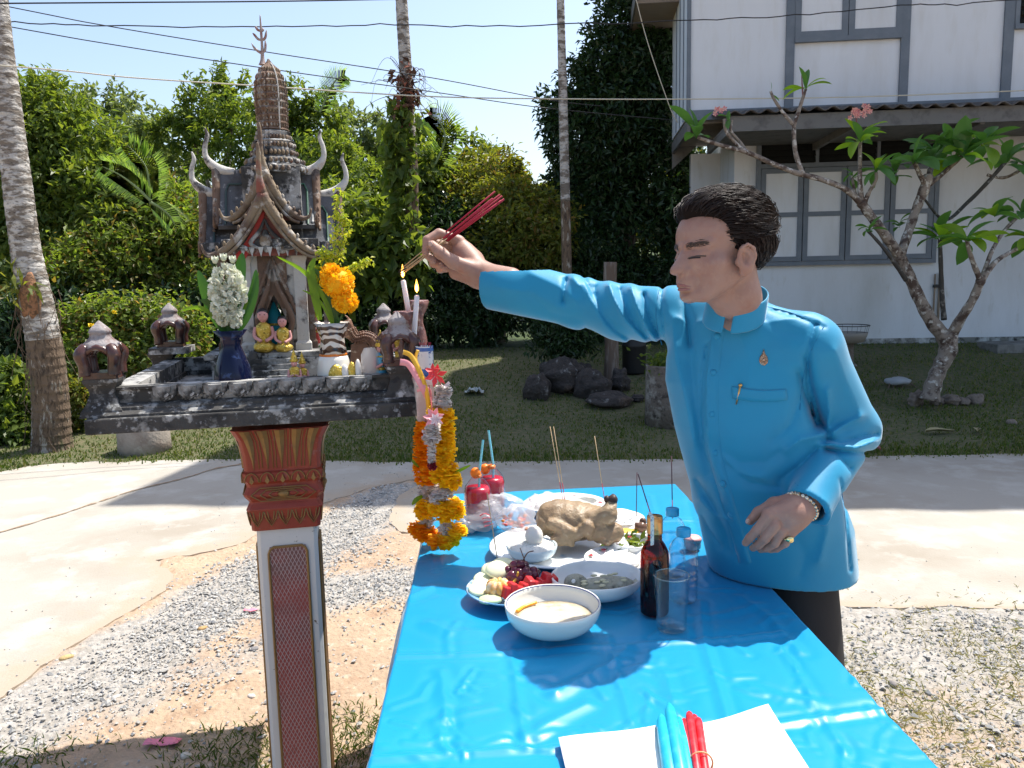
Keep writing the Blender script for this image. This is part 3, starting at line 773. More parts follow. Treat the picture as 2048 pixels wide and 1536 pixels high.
# underside of the upper storey, soffit boards left of the lower wall
b = MB(); b.bbox((uUL, vU, zU - 0.09), (uUR, v_far, zU - 0.055)); b.build("soffit", fascia_m, house)
nb = 9
for k in range(nb):
    v0 = vU + (v_far - vU) * k / nb; v1 = vU + (v_far - vU) * (k + 1) / nb - 0.008
    q = MB(); q.bbox((uUL + .01, v0, zU - 0.105), (0.0 - .01, v1, zU - 0.092)); q.build("soffit_board", wood_m, house)
b = MB(); b.prism([(uUL, zU - .10), (uUL + .35, zU - .10), (uUL, zU - .42)], v_far - .06, v_far, None); b.bbox((uUL - .01, vU, zU - .2), (uUL + .03, v_far - .06, zU - .055)); b.build("side_beam", fascia_m, house)
# a low lean-to wing left of the house front closes the gap under the soffit
b = MB(); b.bbox((-0.42, 1.2, zb - .4), (0.0, 1.35, zU - .2)); b.build("side_wall", stained_wall, house)
# awning of corrugated sheets
vA = vU - 0.95
uA0, zA0 = hp(1448, 226, vA); zA = hp(1800, 214, vA)[1]
rows = []
nU = 420
def corr(u): return 0.020 * math.sin(u * 2 * math.pi / 0.177)
for (v, z) in ((vA - .04, zA), (vA + .3, zA + .06), (vU - .02, zA + .17)):
    rows.append([(uA0 + (uUR - uA0) * j / nU, v, z + corr(uA0 + (uUR - uA0) * j / nU) + 0.012 * math.sin(j * .031)) for j in range(nU + 1)])
b = MB(); b.sheet(rows); b.build("awning_roof", roof_m, house, solid=0.012)
b = MB(); b.bbox((uA0 + .03, vA + .02, zA - .19), (uUR, vA + .05, zA - .025)); b.build("awning_fascia", fascia_m, house)
b = MB(); b.bbox((uA0 + .05, vA + .05, zA - .12), (uUR, vU + .7, zA - .10)); b.build("awning_soffit", fascia_m, house)
for k in range(5):
    u = uA0 + .08 + k * 1.35
    b = MB(); b.bar((u, vA + .05, zA - .16), (u, vU + .7, zA - .16), .05, .09); b.build("rafter", fascia_m, house)
# unseen roof with corrugated eave, height and outline shaped to cast the road shadow
b = MB()
_rz = 8.2
def _rp(gx_, gy_): return HI @ (Vector((gx_, gy_, 0)) + SUN_DIR * (_rz / SUN_DIR.z))
_rc, _rl, _r3, _r4 = _rp(-2.70, 5.08), _rp(-2.42, 7.0), _rp(-0.67, 8.55), _rp(1.8, 10.6)
rows = []
nU = 420
for q, dz_ in ((_rc, 0), (_rl, .15), (_r3, .3), (_r4, .45)):
    rows.append([(q.x + (uUR + 6 - q.x) * j / nU, q.y, _rz - .03 + dz_ * .3 + 0.045 * math.sin((q.x + (uUR + 6 - q.x) * j / nU) * 2 * math.pi / 0.75)) for j in range(nU + 1)])
b.sheet(rows); b.build("shadow_roof", roof_m, house, solid=0.02)
# low eave at the side, whose corner shows at the top of the picture
pa = HI @ at(1272, 8, 11.6); pb = HI @ at(1343, 20, 11.6)
b = MB(); b.bbox((pa.x, pa.y - .3, pb.z), (uUL + .1, pa.y + 1.5, pb.z + .16)); b.build("side_eave", wood_m, house)
b = MB(); b.bbox((pa.x - .03, pa.y - .34, pb.z + .02), (pa.x, pa.y + 1.5, pb.z + .22)); b.build("eave_board", fascia_m, house)
# pipes on the wall and the lighting box
b = MB()
for px, w, y0, y1 in ((1878, .018, 545, 670), (1868, .012, 548, 640)):
    u = U(px, 600, -.03); b.tube([(u, -.03, Z(px, y1, -.03)), (u, -.03, Z(px, y0, -.03))], w, 8)
b.build("wall_pipe", M("brown_pipe", (0.25, 0.2, 0.15), rough=.7), house)
b = MB(); u = U(1875, 575, -.05); z = Z(1875, 572, -.05); b.bbox((u - .045, -.06, z - .02), (u + .045, -.01, z + .02)); b.build("pipe_clamp", M("black_clamp", (.03, .03, .03)), house)
# doorstep slab at the right
q0 = at(1975, 745, 10.0); b = MB(); zg = float(ground_z(q0.x, q0.y))
b.box((0, 0, 0), (1.3, 0.45, .12)); o = b.build("doorstep", M("old_concrete", (0.2, 0.2, 0.19), rough=.95, var=[((0.1, 0.1, 0.09), 8, .45, .65)], bump=.3), bevel=.012, label="low grey concrete step on the lawn in front of the house wall", cat="step"); o.location = (q0.x + .62, q0.y, zg + .03)

# ------------------------------------------------------------------ palm trunks
palm_bark = M("palm_bark", (0.17, 0.145, 0.12), rough=0.95, var=[((0.44, 0.42, 0.39), 9, 0.47, 0.56), ((0.5, 0.48, 0.45), 3, 0.55, 0.65), ((0.06, 0.045, 0.035), 22, 0.55, 0.7)], bump=0.9, bscale=18, stretch=(1, 1, 2.4), bdist=0.02)
palm_low = M("palm_bark_mossy", (0.15, 0.105, 0.07), rough=0.97, var=[((0.36, 0.33, 0.28), 10, 0.56, 0.64), ((0.05, 0.035, 0.025), 25, 0.5, 0.65), ((0.09, 0.1, 0.04), 6, 0.6, 0.75)], bump=1.0, bscale=26, stretch=(1.6, 1.6, 0.5), bdist=0.025)
def ringed(pts, rad, ring, n=20, seed=0):
    """a trunk with leaf scar rings"""
    c = catmull(pts, 46); r = lerp_list(rad, len(c)); rr = random.Random(seed)
    out = []; acc = 0; last = c[0]
    for i, p in enumerate(c):
        acc += (p - last).length; last = p
        ph = (acc / ring) % 1.0
        out.append(r[i] * (1 + 0.05 * (1 - ph) ** 2 + 0.01 * math.sin(acc * 9)))
    return c, out
def palm(name, pxs, y, rad_px, ring, label, zground=True, mats=(palm_bark,), split=None):
    pts = [at(px, py, y) for px, py in pxs]
    k = y / FOC
    base = pts[0]
    root = empty(name, tuple(base), 0, label, "palm trunk")
    loc = [p - base for p in pts]
    c, r = ringed(loc, [q * k for q in rad_px], ring)
    if split is None:
        b = MB(); b.tube(c, r, 20); b.build("trunk", mats[0], root)
    else:
        i = int(len(c) * split)
        b = MB(); b.tube(c[:i + 1], r[:i + 1], 20); b.build("lower_trunk", mats[1], root)
        b = MB(); b.tube(c[i:], r[i:], 20); b.build("upper_trunk", mats[0], root)
    return root, loc
pr, loc = palm("coconut_palm", [(104, 918), (104, 880), (98, 760), (80, 640), (52, 500), (30, 330), (12, 180), (-2, 20), (-14, -140), (-24, -400)], 6.9, [50, 36, 33, 31, 27, 25, 23, 17, 15, 13], 0.075,
     "thick leaning palm trunk with pale lichen patches at the road's far edge", mats=(palm_bark, palm_low), split=0.30)
# hairy root collar, wilted knot with a fern
b = MB()
for i in range(90):
    a = R.random() * 6.28; z = R.random() * 1.5; r0 = 0.16
    p = Vector((r0 * math.cos(a) + loc[3].x * z / 1.2 * .8, r0 * math.sin(a) + 0, z))
    stroke(b, [p, p + Vector((R.uniform(-.05, .05), -0.01, -.12)), p + Vector((R.uniform(-.1, .1), -.02, -.3))], [.004, .002], 4, 3)
b.build("root_hair", M("dry_roots", (0.13, 0.09, 0.06), rough=1), pr)
q = at(62, 598, 6.8) - pr.location; b = MB(); b.ell(q, (.085, .07, .2), 14, 10, wob=lambda d: 1 + .12 * math.sin(d.z * 9) + .1 * math.sin(d.x * 7)); b.build("bark_knot", M("orange_knot", (0.3, 0.15, 0.08), rough=1, var=[((.12, .07, .04), 30, .45, .6)], bump=1, bscale=60), pr)
rs = np.random.RandomState(5)
C = np.array([tuple(at(30, 570, 6.75) - pr.location)]) + rs.randn(60, 3) * np.array([.07, .05, .06])
link_mesh("fern", np_mesh("fern", leaf_cloud(C, rs.randn(60, 3) * .4, .14, rs, .2, .4), np.arange(240).reshape(-1, 4)), G_lime, pr)
pr2, loc2 = palm("areca_palm", [(822, 640), (822, 560), (824, 460), (822, 330), (815, 220), (810, 120), (803, 0), (798, -150), (793, -420)], 10.2, [14, 14, 13, 13, 12.5, 12, 11, 10, 9], 0.11, "slim grey palm trunk wrapped with dead vines beside the shrine", split=0.42, mats=(palm_bark, palm_low))
rs = random.Random(4); b = MB()
for i in range(46):
    c = at(815 + rs.gauss(0, 12), 190 + rs.gauss(0, 26), 10.1) - pr2.location
    a = rs.random() * 6.28; L = rs.uniform(.1, .42)
    p1 = c + Vector((math.cos(a) * L, rs.uniform(-.1, .1), math.sin(a) * L * .7)); p2 = p1 + Vector((rs.uniform(-.2, .2), rs.uniform(-.1, .1), -rs.uniform(.02, .3)))
    stroke(b, [c, (c + p1) / 2 + Vector((0, -.05, rs.uniform(-.06, .1))), p1, p2], [.006, .003, .002], 4, 4)
b.build("dead_vine", M("dead_vine", (0.09, 0.05, 0.035), rough=1), pr2)
rs = np.random.RandomState(6)
C = np.array([tuple(at(812, 185, 10.1) - pr2.location)]) + rs.randn(150, 3) * np.array([.09, .07, .15])
link_mesh("dead_foliage", np_mesh("dead_foliage", leaf_cloud(C, rs.randn(150, 3) * .4, .10, rs, .5, .5), np.arange(600).reshape(-1, 4)), M("dead_leaves", (.12, .06, .04), rough=.9, island=[(.07, .04, .03), (.16, .08, .05), (.3, .1, .07)]), pr2)
C = np.concatenate([np.array([tuple(at(px, py, 10.05) - pr2.location)]) + rs.randn(90, 3) * np.array([.10, .08, .16]) for px, py in ((800, 240), (796, 300), (800, 360), (806, 420), (815, 500), (795, 330), (800, 270))])
link_mesh("climbing_leaves", np_mesh("climbing_leaves", leaf_cloud(C, rs.randn(len(C), 3) * .4 + np.array([-.3, -.4, 0]), .14, rs, .65, .6), np.arange(len(C) * 4).reshape(-1, 4)), G_mid, pr2)
palm("areca_palm", [(1134, 640), (1134, 560), (1132, 460), (1129, 330), (1126, 200), (1123, 80), (1120, -60), (1117, -400)], 9.8, [10, 10, 9.5, 9, 8.5, 7.5, 7, 6], 0.09, "slimmest pale ringed palm trunk in front of the dark tree", mats=(palm_bark, palm_low), split=.35)

# ------------------------------------------------------------------ overhead wires and their unseen poles
cable = M("black_cable", (0.02, 0.02, 0.022), rough=0.6)
pale_cable = M("pale_cable", (0.5, 0.47, 0.38), rough=0.6)
def wire(pts, y0, y1, r, label, mat=cable, wig=0.0, seed=1):
    rr = random.Random(seed); n = len(pts)
    P = [at(px, py, y0 + (y1 - y0) * i / (n - 1)) for i, (px, py) in enumerate(pts)]
    c = catmull(P, 8)
    if wig: c = [p + Vector((0, 0, rr.gauss(0, wig))) for p in c]
    b = MB(); b.tube(c, r, 5)
    b.build("overhead_wire", mat, label=label, cat="wire", group="wires strung over the road")
wire([(-1400, 20), (-300, 10), (0, 7), (260, 5), (520, 3), (760, -1), (1400, -14), (2600, -60)], 6, 8, .0065, "thick black wire along the top edge of the picture above the shrine finial")
wire([(-1400, 35), (-300, 44), (0, 46), (215, 52), (520, 54), (760, 50), (1000, 52), (1345, 42), (1560, 32), (1800, 12), (1990, 2), (2600, -50)], 7, 8.6, .0055, "kinked black wire crossing behind the finial tip and the upper house wall", wig=.006)
wire([(-1000, -190), (0, 10), (215, 52), (520, 102), (860, 155), (1100, 200), (1200, 212)], 9, 10.5, .006, "thin wire falling from the upper edge of the pale palm trunk to the dark tree")
wire([(-1000, -130), (0, 50), (230, 90), (520, 135), (860, 183), (1090, 216), (1345, 240)], 9, 10.3, .006, "thin wire falling below the other falling wire")
wire([(-1000, 60), (0, 131), (260, 155), (520, 172), (860, 193), (1150, 198), (1400, 198), (1700, 194), (2048, 181), (2700, 150)], 6.5, 8.5, .006, "pale rope like cable crossing the house wall above the awning", mat=pale_cable)
wire([(1255, -80), (1275, 10), (1300, 100), (1340, 215), (1356, 245)], 9.8, 10.0, .006, "steep pale stay wire in front of the dark tree", mat=pale_cable)
# ------------------------------------------------------------------ the spirit house (shrine)
SR = math.radians(12.0)
_sc = at(507, 853, 1.93)
SO = Vector((_sc.x, _sc.y, 0)) + Vector((-math.sin(SR), math.cos(SR), 0)) * 0.44     # centre of the slab
SM = Matrix.Translation(SO) @ Matrix.Rotation(SR, 4, 'Z')
SI = SM.inverted()
def sp(px, py, v):
    """shrine coordinates (u, z) of a pixel on the plane v (v = -0.44 is the slab's front)"""
    e = SI @ EYE; d = SI.to_3x3() @ ray(px, py); t = (v - e.y) / d.y
    q = e + d * t
    return q.x, q.z
def sv(px, py, v):
    u, z = sp(px, py, v); return Vector((u, v, z))
aged = M("aged_white_plaster", (0.33, 0.325, 0.31), rough=0.92, var=[((0.05, 0.048, 0.045), 9, 0.44, 0.54), ((0.46, 0.46, 0.45), 26, 0.56, 0.62), ((0.03, 0.03, 0.03), 34, 0.54, 0.62)], bump=0.6, bscale=55, bdist=0.006)
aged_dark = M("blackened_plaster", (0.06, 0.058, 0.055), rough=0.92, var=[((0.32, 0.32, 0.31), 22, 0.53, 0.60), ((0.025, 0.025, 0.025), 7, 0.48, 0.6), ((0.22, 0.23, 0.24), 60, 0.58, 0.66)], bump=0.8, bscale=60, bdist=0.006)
slate = M("weathered_roof_plaster", (0.10, 0.105, 0.115), rough=0.85, var=[((0.045, 0.042, 0.04), 8, 0.45, 0.58), ((0.27, 0.27, 0.27), 34, 0.6, 0.67), ((0.15, 0.10, 0.07), 5, 0.58, 0.7)], bump=0.5, bscale=70, bdist=0.004)
gilt_worn = M("worn_gilt_plaster", (0.20, 0.15, 0.095), rough=0.75, var=[((0.10, 0.065, 0.045), 14, 0.45, 0.58), ((0.40, 0.38, 0.35), 20, 0.53, 0.62), ((0.2, 0.06, 0.04), 9, 0.58, 0.68)], bump=0.6, bscale=80, bdist=0.004)
white_worn = M("worn_white_plaster", (0.46, 0.45, 0.42), rough=0.88, var=[((0.08, 0.07, 0.065), 14, 0.54, 0.62), ((0.25, 0.16, 0.11), 9, 0.55, 0.68)], bump=0.5, bscale=70, bdist=0.004)
red_worn = M("worn_red_paint", (0.24, 0.075, 0.055), rough=0.8, var=[((0.35, 0.32, 0.3), 22, 0.55, 0.63), ((0.08, 0.05, 0.045), 12, 0.52, 0.64)], bump=0.4, bscale=70, bdist=0.003)
brown_worn = M("worn_brown_plaster", (0.15, 0.095, 0.065), rough=0.85, var=[((0.38, 0.35, 0.31), 20, 0.53, 0.61), ((0.05, 0.035, 0.03), 10, 0.5, 0.64)], bump=0.6, bscale=60, bdist=0.005)
red_paint = M("bright_red_paint", (0.36, 0.02, 0.012), rough=0.6, var=[((0.25, 0.05, 0.03), 40, 0.5, 0.7)])
capital_red = M("capital_red_paint", (0.29, 0.05, 0.025), rough=0.5, var=[((0.24, 0.03, 0.018), 8, 0.45, 0.65), ((0.3, 0.12, 0.1), 40, 0.62, 0.7)], bump=0.15, bscale=60)
gold_paint = M("old_gold_paint", (0.27, 0.155, 0.05), rough=0.45, var=[((0.2, 0.12, 0.045), 20, 0.5, 0.65)], metal=0.2)
shaft_white = M("shaft_white_paint", (0.6, 0.6, 0.58), rough=0.6, var=[((0.45, 0.42, 0.36), 3, 0.55, 0.8), ((0.1, 0.085, 0.06), 38, 0.66, 0.69)], bump=0.1, bscale=50)
green_trim = M("faded_green_trim", (0.03, 0.10, 0.065), rough=0.6)
tile_brown = M("glazed_brown_ceramic", (0.07, 0.028, 0.022), rough=0.28, var=[((0.025, 0.013, 0.012), 14, 0.45, 0.6), ((0.18, 0.09, 0.06), 30, 0.62, 0.72)], bump=0.3, bscale=40, coat=0.3)
ash_grey = M("dusty_ceramic_top", (0.28, 0.26, 0.26), rough=0.8, var=[((0.13, 0.07, 0.06), 20, 0.5, 0.62), ((0.45, 0.42, 0.42), 40, 0.58, 0.68)], bump=0.4, bscale=70)

def lattice_material():
    m = M("lattice_panel_paint", (0.24, 0.035, 0.03), rough=0.7, bump=0.2, bscale=40)
    nt = m.node_tree; N = nt.nodes; L = nt.links; b = N["Principled BSDF"]
    n = N.new("ShaderNodeTexNoise"); n.inputs["Scale"].default_value = 7; n.inputs["Detail"].default_value = 6
    tc = N.new("ShaderNodeTexCoord"); L.new(tc.outputs["Object"], n.inputs["Vector"])
    r = N.new("ShaderNodeMapRange"); r.inputs[1].default_value = .47; r.inputs[2].default_value = .64; L.new(n.outputs["Fac"], r.inputs[0])
    x = N.new("ShaderNodeMix"); x.data_type = 'RGBA'; L.new(r.outputs[0], x.inputs[0]); x.inputs[6].default_value = (0.34, .075, .06, 1); x.inputs[7].default_value = (.2, .09, .08, 1)
    L.new(x.outputs[2], b.inputs["Base Color"])
    return m
lattice_m = lattice_material()
shrine = empty("spirit_house", tuple(SO), SR, "weathered spirit house with a tiered roof and spire on a red and white pillar", "spirit house")
# slab: z levels
z_b = sp(507, 852, -0.44)[1]; z_1 = sp(507, 822, -0.44)[1]
uL = sp(166, 835, -0.44)[0]; uRt = sp(849, 835, -0.44)[0]
HW = (uRt - uL) / 2; UC = (uRt + uL) / 2
dep = 0.83; vF = -0.44; vB = vF + dep
def sbox(mb, u0, u1, v0, v1, z0, z1): mb.bbox((u0, v0, z0), (u1, v1, z1))
b = MB(); sbox(b, uL, uRt, vF, vB, z_b, z_1); b.build("slab", aged_dark, shrine, bevel=.004)
z_2 = sp(507, 802, vF + .03)[1]; z_3 = sp(507, 762, vF + .05)[1]
# parapet mouldings on all four sides
def parapet(profile, name, mat):
    """profile: (inset, z) from bottom to top; a ring of mitred mouldings round the slab, open in the middle"""
    b = MB(); n = len(profile)
    th = 0.055
    for side in range(4):
        vs = []
        pr_ = profile + [(profile[-1][0] + th, profile[-1][1]), (profile[-1][0] + th, profile[0][1])]
        for (ins_, z) in pr_:
            a, c, d, e = uL + ins_, uRt - ins_, vF + ins_, vB - ins_
            cs = [(a, d), (c, d), (c, e), (a, e)]
            p0, p1 = cs[side], cs[(side + 1) % 4]
            vs += [(p0[0], p0[1], z), (p1[0], p1[1], z)]
        fs = [(2 * i, 2 * i + 1, 2 * i + 3, 2 * i + 2) for i in range(len(pr_) - 1)]
        b.add(vs, fs)
    return b.build(name, mat, shrine)
z_t = z_3
parapet([(0.012, z_1 + .0005), (0.012, z_1 + .006), (0.03, z_1 + .014), (0.030, z_2), (.036, z_2 + .004), (.05, z_2 + .008)], "base_moulding", aged_dark)
parapet([(0.054, z_2 + .004), (0.054, z_t - .008), (0.046, z_t - .006), (0.044, z_t)], "parapet", aged)
b = MB(); sbox(b, uL + .03, uRt - .03, vF + .03, vB - .03, z_1 - .01, z_2 - .006); b.build("platform_floor", aged, shrine)
# lotus petals carved along the front and right sides of the parapet
pet_h = (z_t - z_2) * 0.86
def petal_prism(w, h, d):
    pts = [(-w / 2, h), (-w * .46, h * .45), (-w * .25, h * .14), (0, 0), (w * .25, h * .14), (w * .46, h * .45), (w / 2, h)]
    b = MB(); b.prism(pts, -d, 0)
    pts2 = [(x * .55, h * .25 + z * .68) for x, z in pts]
    b.prism(pts2, -d * 1.9, -d * .9)
    return b.mesh("lotus_petal")
npet = 9; pu0, pu1 = uL + .145, uRt - .125
pm = petal_prism((pu1 - pu0) / npet * .96, pet_h, .013); pm.materials.append(aged)
for i in range(npet):
    o = link_mesh("lotus_petal", pm, None, shrine); o.location = (pu0 + (pu1 - pu0) * (i + .5) / npet, vF + .054, z_2 + .008)
for i in range(9):
    o = link_mesh("lotus_petal", pm, None, shrine); o.location = (uRt - .054, vF + .14 + i * (dep - .28) / 8, z_2 + .008); o.rotation_euler = (0, 0, math.pi / 2)
# corner pedestals, waisted
def pedestal(u, v, ztop, w=0.076):
    b = MB(); s = [(w * .72, z_1), (w * .66, z_1 + .016), (w * .52, z_1 + .03), (w * .40, z_1 + .055), (w * .44, ztop - .022), (w * .56, ztop - .008), (w * .58, ztop)]
    for (r0, a), (r1, c) in zip(s[:-1], s[1:]):
        vs = [(u + i * r * .9, v + j * r * .9, z) for r, z in ((r0, a), (r1, c)) for i, j in ((-1, -1), (1, -1), (1, 1), (-1, 1))]
        b.add(vs, [(0, 1, 5, 4), (1, 2, 6, 5), (2, 3, 7, 6), (3, 0, 4, 7)])
    b.add([(u + i * s[-1][0] * .9, v + j * s[-1][0] * .9, ztop) for i, j in ((-1, -1), (1, -1), (1, 1), (-1, 1))], [(0, 1, 2, 3)])
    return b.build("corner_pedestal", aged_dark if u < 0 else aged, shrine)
z_p = sp(212, 757, vF + .07)[1]
cL, cR = sp(211, 790, vF + .07)[0], sp(802, 790, vF + .07)[0]
corners = [(cL, vF + .07), (cR, vF + .07), (cL + .0, vB - .09), (cR, vB - .09)]
for u, v in corners: pedestal(u, v, z_p + .002)
# corner lanterns, hollow with arched openings
def lantern(u, v, z, s=1.0, rz=0.0):
    root = empty("corner_lantern"); root.parent = shrine; root.location = (u, v, z); root.rotation_euler = (0, 0, rz); root.scale = (s, s, s)
    b = MB()
    w = .042
    b.prism([(-w * 1.02, 0), (w * 1.02, 0), (w * .9, .02), (-w * .9, .02)], -w * .95, w * .95)
    for i, j in ((-1, -1), (1, -1), (1, 1), (-1, 1)):
        stroke(b, [(i * w * .84, j * w * .84, .012), (i * w * .86, j * w * .86, .04), (i * w * .98, j * w * .98, .068), (i * w * .7, j * w * .7, .086)], [.017, .015, .018, .016], 8, 4)
    for k in range(4):
        rot = Matrix.Rotation(k * math.pi / 2, 3, 'Z')
        b.tube([rot @ Vector((-w * .8, -w * .92, .066)), rot @ Vector((-w * .4, -w * .98, .082)), rot @ Vector((0, -w, .088)), rot @ Vector((w * .4, -w * .98, .082)), rot @ Vector((w * .8, -w * .92, .066))], .009, 6)
    b.build("lantern_frame", tile_brown, root)
    b = MB()
    b.lathe([(w * 1.22, .080), (w * 1.2, .09), (w * .95, .1), (w * .66, .112), (w * .62, .122), (w * .70, .125), (w * .62, .133), (w * .3, .146), (w * .1, .154), (0.001, .156)], 16, M=Matrix.Rotation(math.pi / 4, 3, 'Z'),
            wob=lambda t, z: .10 * abs(math.cos(2 * t)) ** 3 - .05 + .03 * math.sin(5 * t + 30 * z))
    b.build("lantern_cap", ash_grey, root)
lantern(corners[0][0], corners[0][1], z_p, 0.9); lantern(corners[1][0] - .002, corners[1][1], z_p, .9, .1)
lantern(corners[2][0] + .03, corners[2][1], z_p + .02, .9); lantern(corners[3][0], corners[3][1], z_p, .9)
b = MB(); sbox(b, corners[2][0] - .03, corners[2][0] + .09, corners[2][1] - .06, corners[2][1] + .06, z_p, z_p + .02); b.build("pedestal_cap", aged, shrine)

# pillar: capital and shaft
def square_loft(b, prof, cu=0.0, cv=0.0, ch=0.0):
    """prof (half width, z), square with chamfered corners ch"""
    vs = []
    for r, z in prof:
        c = ch * r
        for p in ((-r + c, -r), (r - c, -r), (r, -r + c), (r, r - c), (r - c, r), (-r + c, r), (-r, r - c), (-r, -r + c)) if ch else ((-r, -r), (r, -r), (r, r), (-r, r)):
            vs.append((cu + p[0], cv + p[1], z))
    k = 8 if ch else 4; n = len(prof)
    fs = [(i * k + j, i * k + (j + 1) % k, (i + 1) * k + (j + 1) % k, (i + 1) * k + j) for i in range(n - 1) for j in range(k)]
    fs.append(tuple(range(k - 1, -1, -1))); fs.append(tuple((n - 1) * k + j for j in range(k)))
    b.add(vs, fs); return b
vP = -0.30                                    # plane of the pillar's front face
pc = (sp(512, 1060, vP)[0] + sp(634, 1060, vP)[0]) / 2
ph = (sp(634, 1060, vP)[0] - sp(512, 1060, vP)[0]) / 2
cv = vP + ph
def Zp(py): return sp(570, py, vP)[1]
def hw(pl, pr_, py): return (sp(pr_, py, vP)[0] - sp(pl, py, vP)[0]) / 2
prof = [(ph * 1.13, Zp(1056)), (ph * 1.16, Zp(1030)), (ph * 1.26, Zp(1012)), (ph * 1.16, Zp(1002)), (ph * 1.14, Zp(998)), (ph * 1.3, Zp(985)), (ph * 1.30, Zp(981)), (ph * 1.2, Zp(968)), (ph * 1.2, Zp(962)),
        (ph * 1.29, Zp(956)), (ph * 1.31, Zp(940)), (ph * 1.24, Zp(936)), (ph * 1.27, Zp(905)), (ph * 1.36, Zp(875)), (ph * 1.56, Zp(851))]
b = MB(); square_loft(b, prof, pc, cv, .10)
b.build("capital", capital_red, shrine, bevel=.002)
shaft_prof = [(ph * 1.0, -0.05), (ph * 1.0, Zp(1056) + .001)]
b = MB(); square_loft(b, shaft_prof, pc, cv, .12); b.build("shaft", shaft_white, shrine, bevel=.001)
# gold ornaments on the capital's four sides
def surf(py_z):   # half width of the capital at height z
    zs = [q[1] for q in prof]; rs_ = [q[0] for q in prof]
    return float(np.interp(py_z, zs, rs_))
def ornament(make, name, sides=4):
    for k in range(sides):
        b = make()
        o = b.build(name, gold_paint, shrine); o.location = (pc, cv, 0); o.rotation_euler = (0, 0, k * math.pi / 2)
def tongues():
    b = MB()
    for i in range(-2, 3):                     # long gold tongues of the flaring top
        x0 = i * ph * .56
        zs = [Zp(853), Zp(870), Zp(890), Zp(912), Zp(932)]
        ws = [.013, .011, .008, .004, .0008]
        rows = [[(x0 * surf(z) / surf(zs[0]) - w, -surf(z) - .002, z), (x0 * surf(z) / surf(zs[0]), -surf(z) - .006, z), (x0 * surf(z) / surf(zs[0]) + w, -surf(z) - .002, z)] for z, w in zip(zs, ws)]
        b.sheet(rows, False)
    for i in range(-2, 2):                     # thin ridges between
        x0 = (i + .5) * ph * .56
        for dx in (-.005, .005):
            b.tube([((x0 + dx) * surf(z) / surf(Zp(853)), -surf(z) - .001, z) for z in (Zp(853), Zp(875), Zp(900), Zp(930))], .0013, 5)
    return b
def petals_up():
    b = MB()
    for i in range(-2, 3):                     # small lotus buds, upper band
        x0 = i * ph * .50; z0, z1 = Zp(957), Zp(938)
        c = [( x0 + math.cos(t) * ph * .23, -surf(z0 + (z1 - z0) * max(0, math.sin(t))) - .002, z0 + (z1 - z0) * math.sin(t)) for t in np.linspace(0, math.pi, 9)]
        b.tube(c, .0016, 5)
        b.prism([(x0 - .006, z0 + .003), (x0, z0 - .004), (x0 + .006, z0 + .003), (x0, z1 - .006)], -surf(z0) - .007, -surf(z0) - .001)
    return b
def petals_down():
    b = MB()
    for i in range(-2, 3):                     # lower band of pointed petals
        x0 = i * ph * .46; z0, z1 = Zp(1016), Zp(1046)
        for s, r in ((1, .0020), (.5, .0016)):
            c = [(x0 - ph * .22 * s, -surf(z0) + .001, z0), (x0 - ph * .16 * s, -surf((z0 + z1) / 2) - .003, (z0 + z1) / 2), (x0, -surf(z1) - .002, z0 + (z1 - z0) * (.6 + .4 * s)), (x0 + ph * .16 * s, -surf((z0 + z1) / 2) - .003, (z0 + z1) / 2), (x0 + ph * .22 * s, -surf(z0) + .001, z0)]
            b.tube(c, r, 5)
    return b
def diamonds():
    b = MB(); z0, z1 = Zp(998), Zp(966); zm = Zp(982)
    for s in (1.0, .72, .46):
        c = [(-ph * 1.05 * s, -surf(zm) - .002, zm), (-ph * .75 * s, -surf(zm + (z1 - zm) * .5 * s) - .003, zm + (z1 - zm) * .8 * s), (ph * .75 * s, -surf(zm + (z1 - zm) * .5 * s) - .003, zm + (z1 - zm) * .8 * s), (ph * 1.05 * s, -surf(zm) - .002, zm),
             (ph * .75 * s, -surf(zm - (zm - z0) * .5 * s) - .003, zm - (zm - z0) * .8 * s), (-ph * .75 * s, -surf(zm - (zm - z0) * .5 * s) - .003, zm - (zm - z0) * .8 * s), (-ph * 1.05 * s, -surf(zm) - .002, zm)]
        b.tube(c, .0017, 5, smooth=False)
    b.ell((0, -surf(zm) - .002, zm), (ph * .2, .006, .009), 8, 6)
    return b
ornament(tongues, "gold_tongues"); ornament(petals_up, "gold_buds"); ornament(petals_down, "gold_petals"); ornament(diamonds, "gold_diamonds")
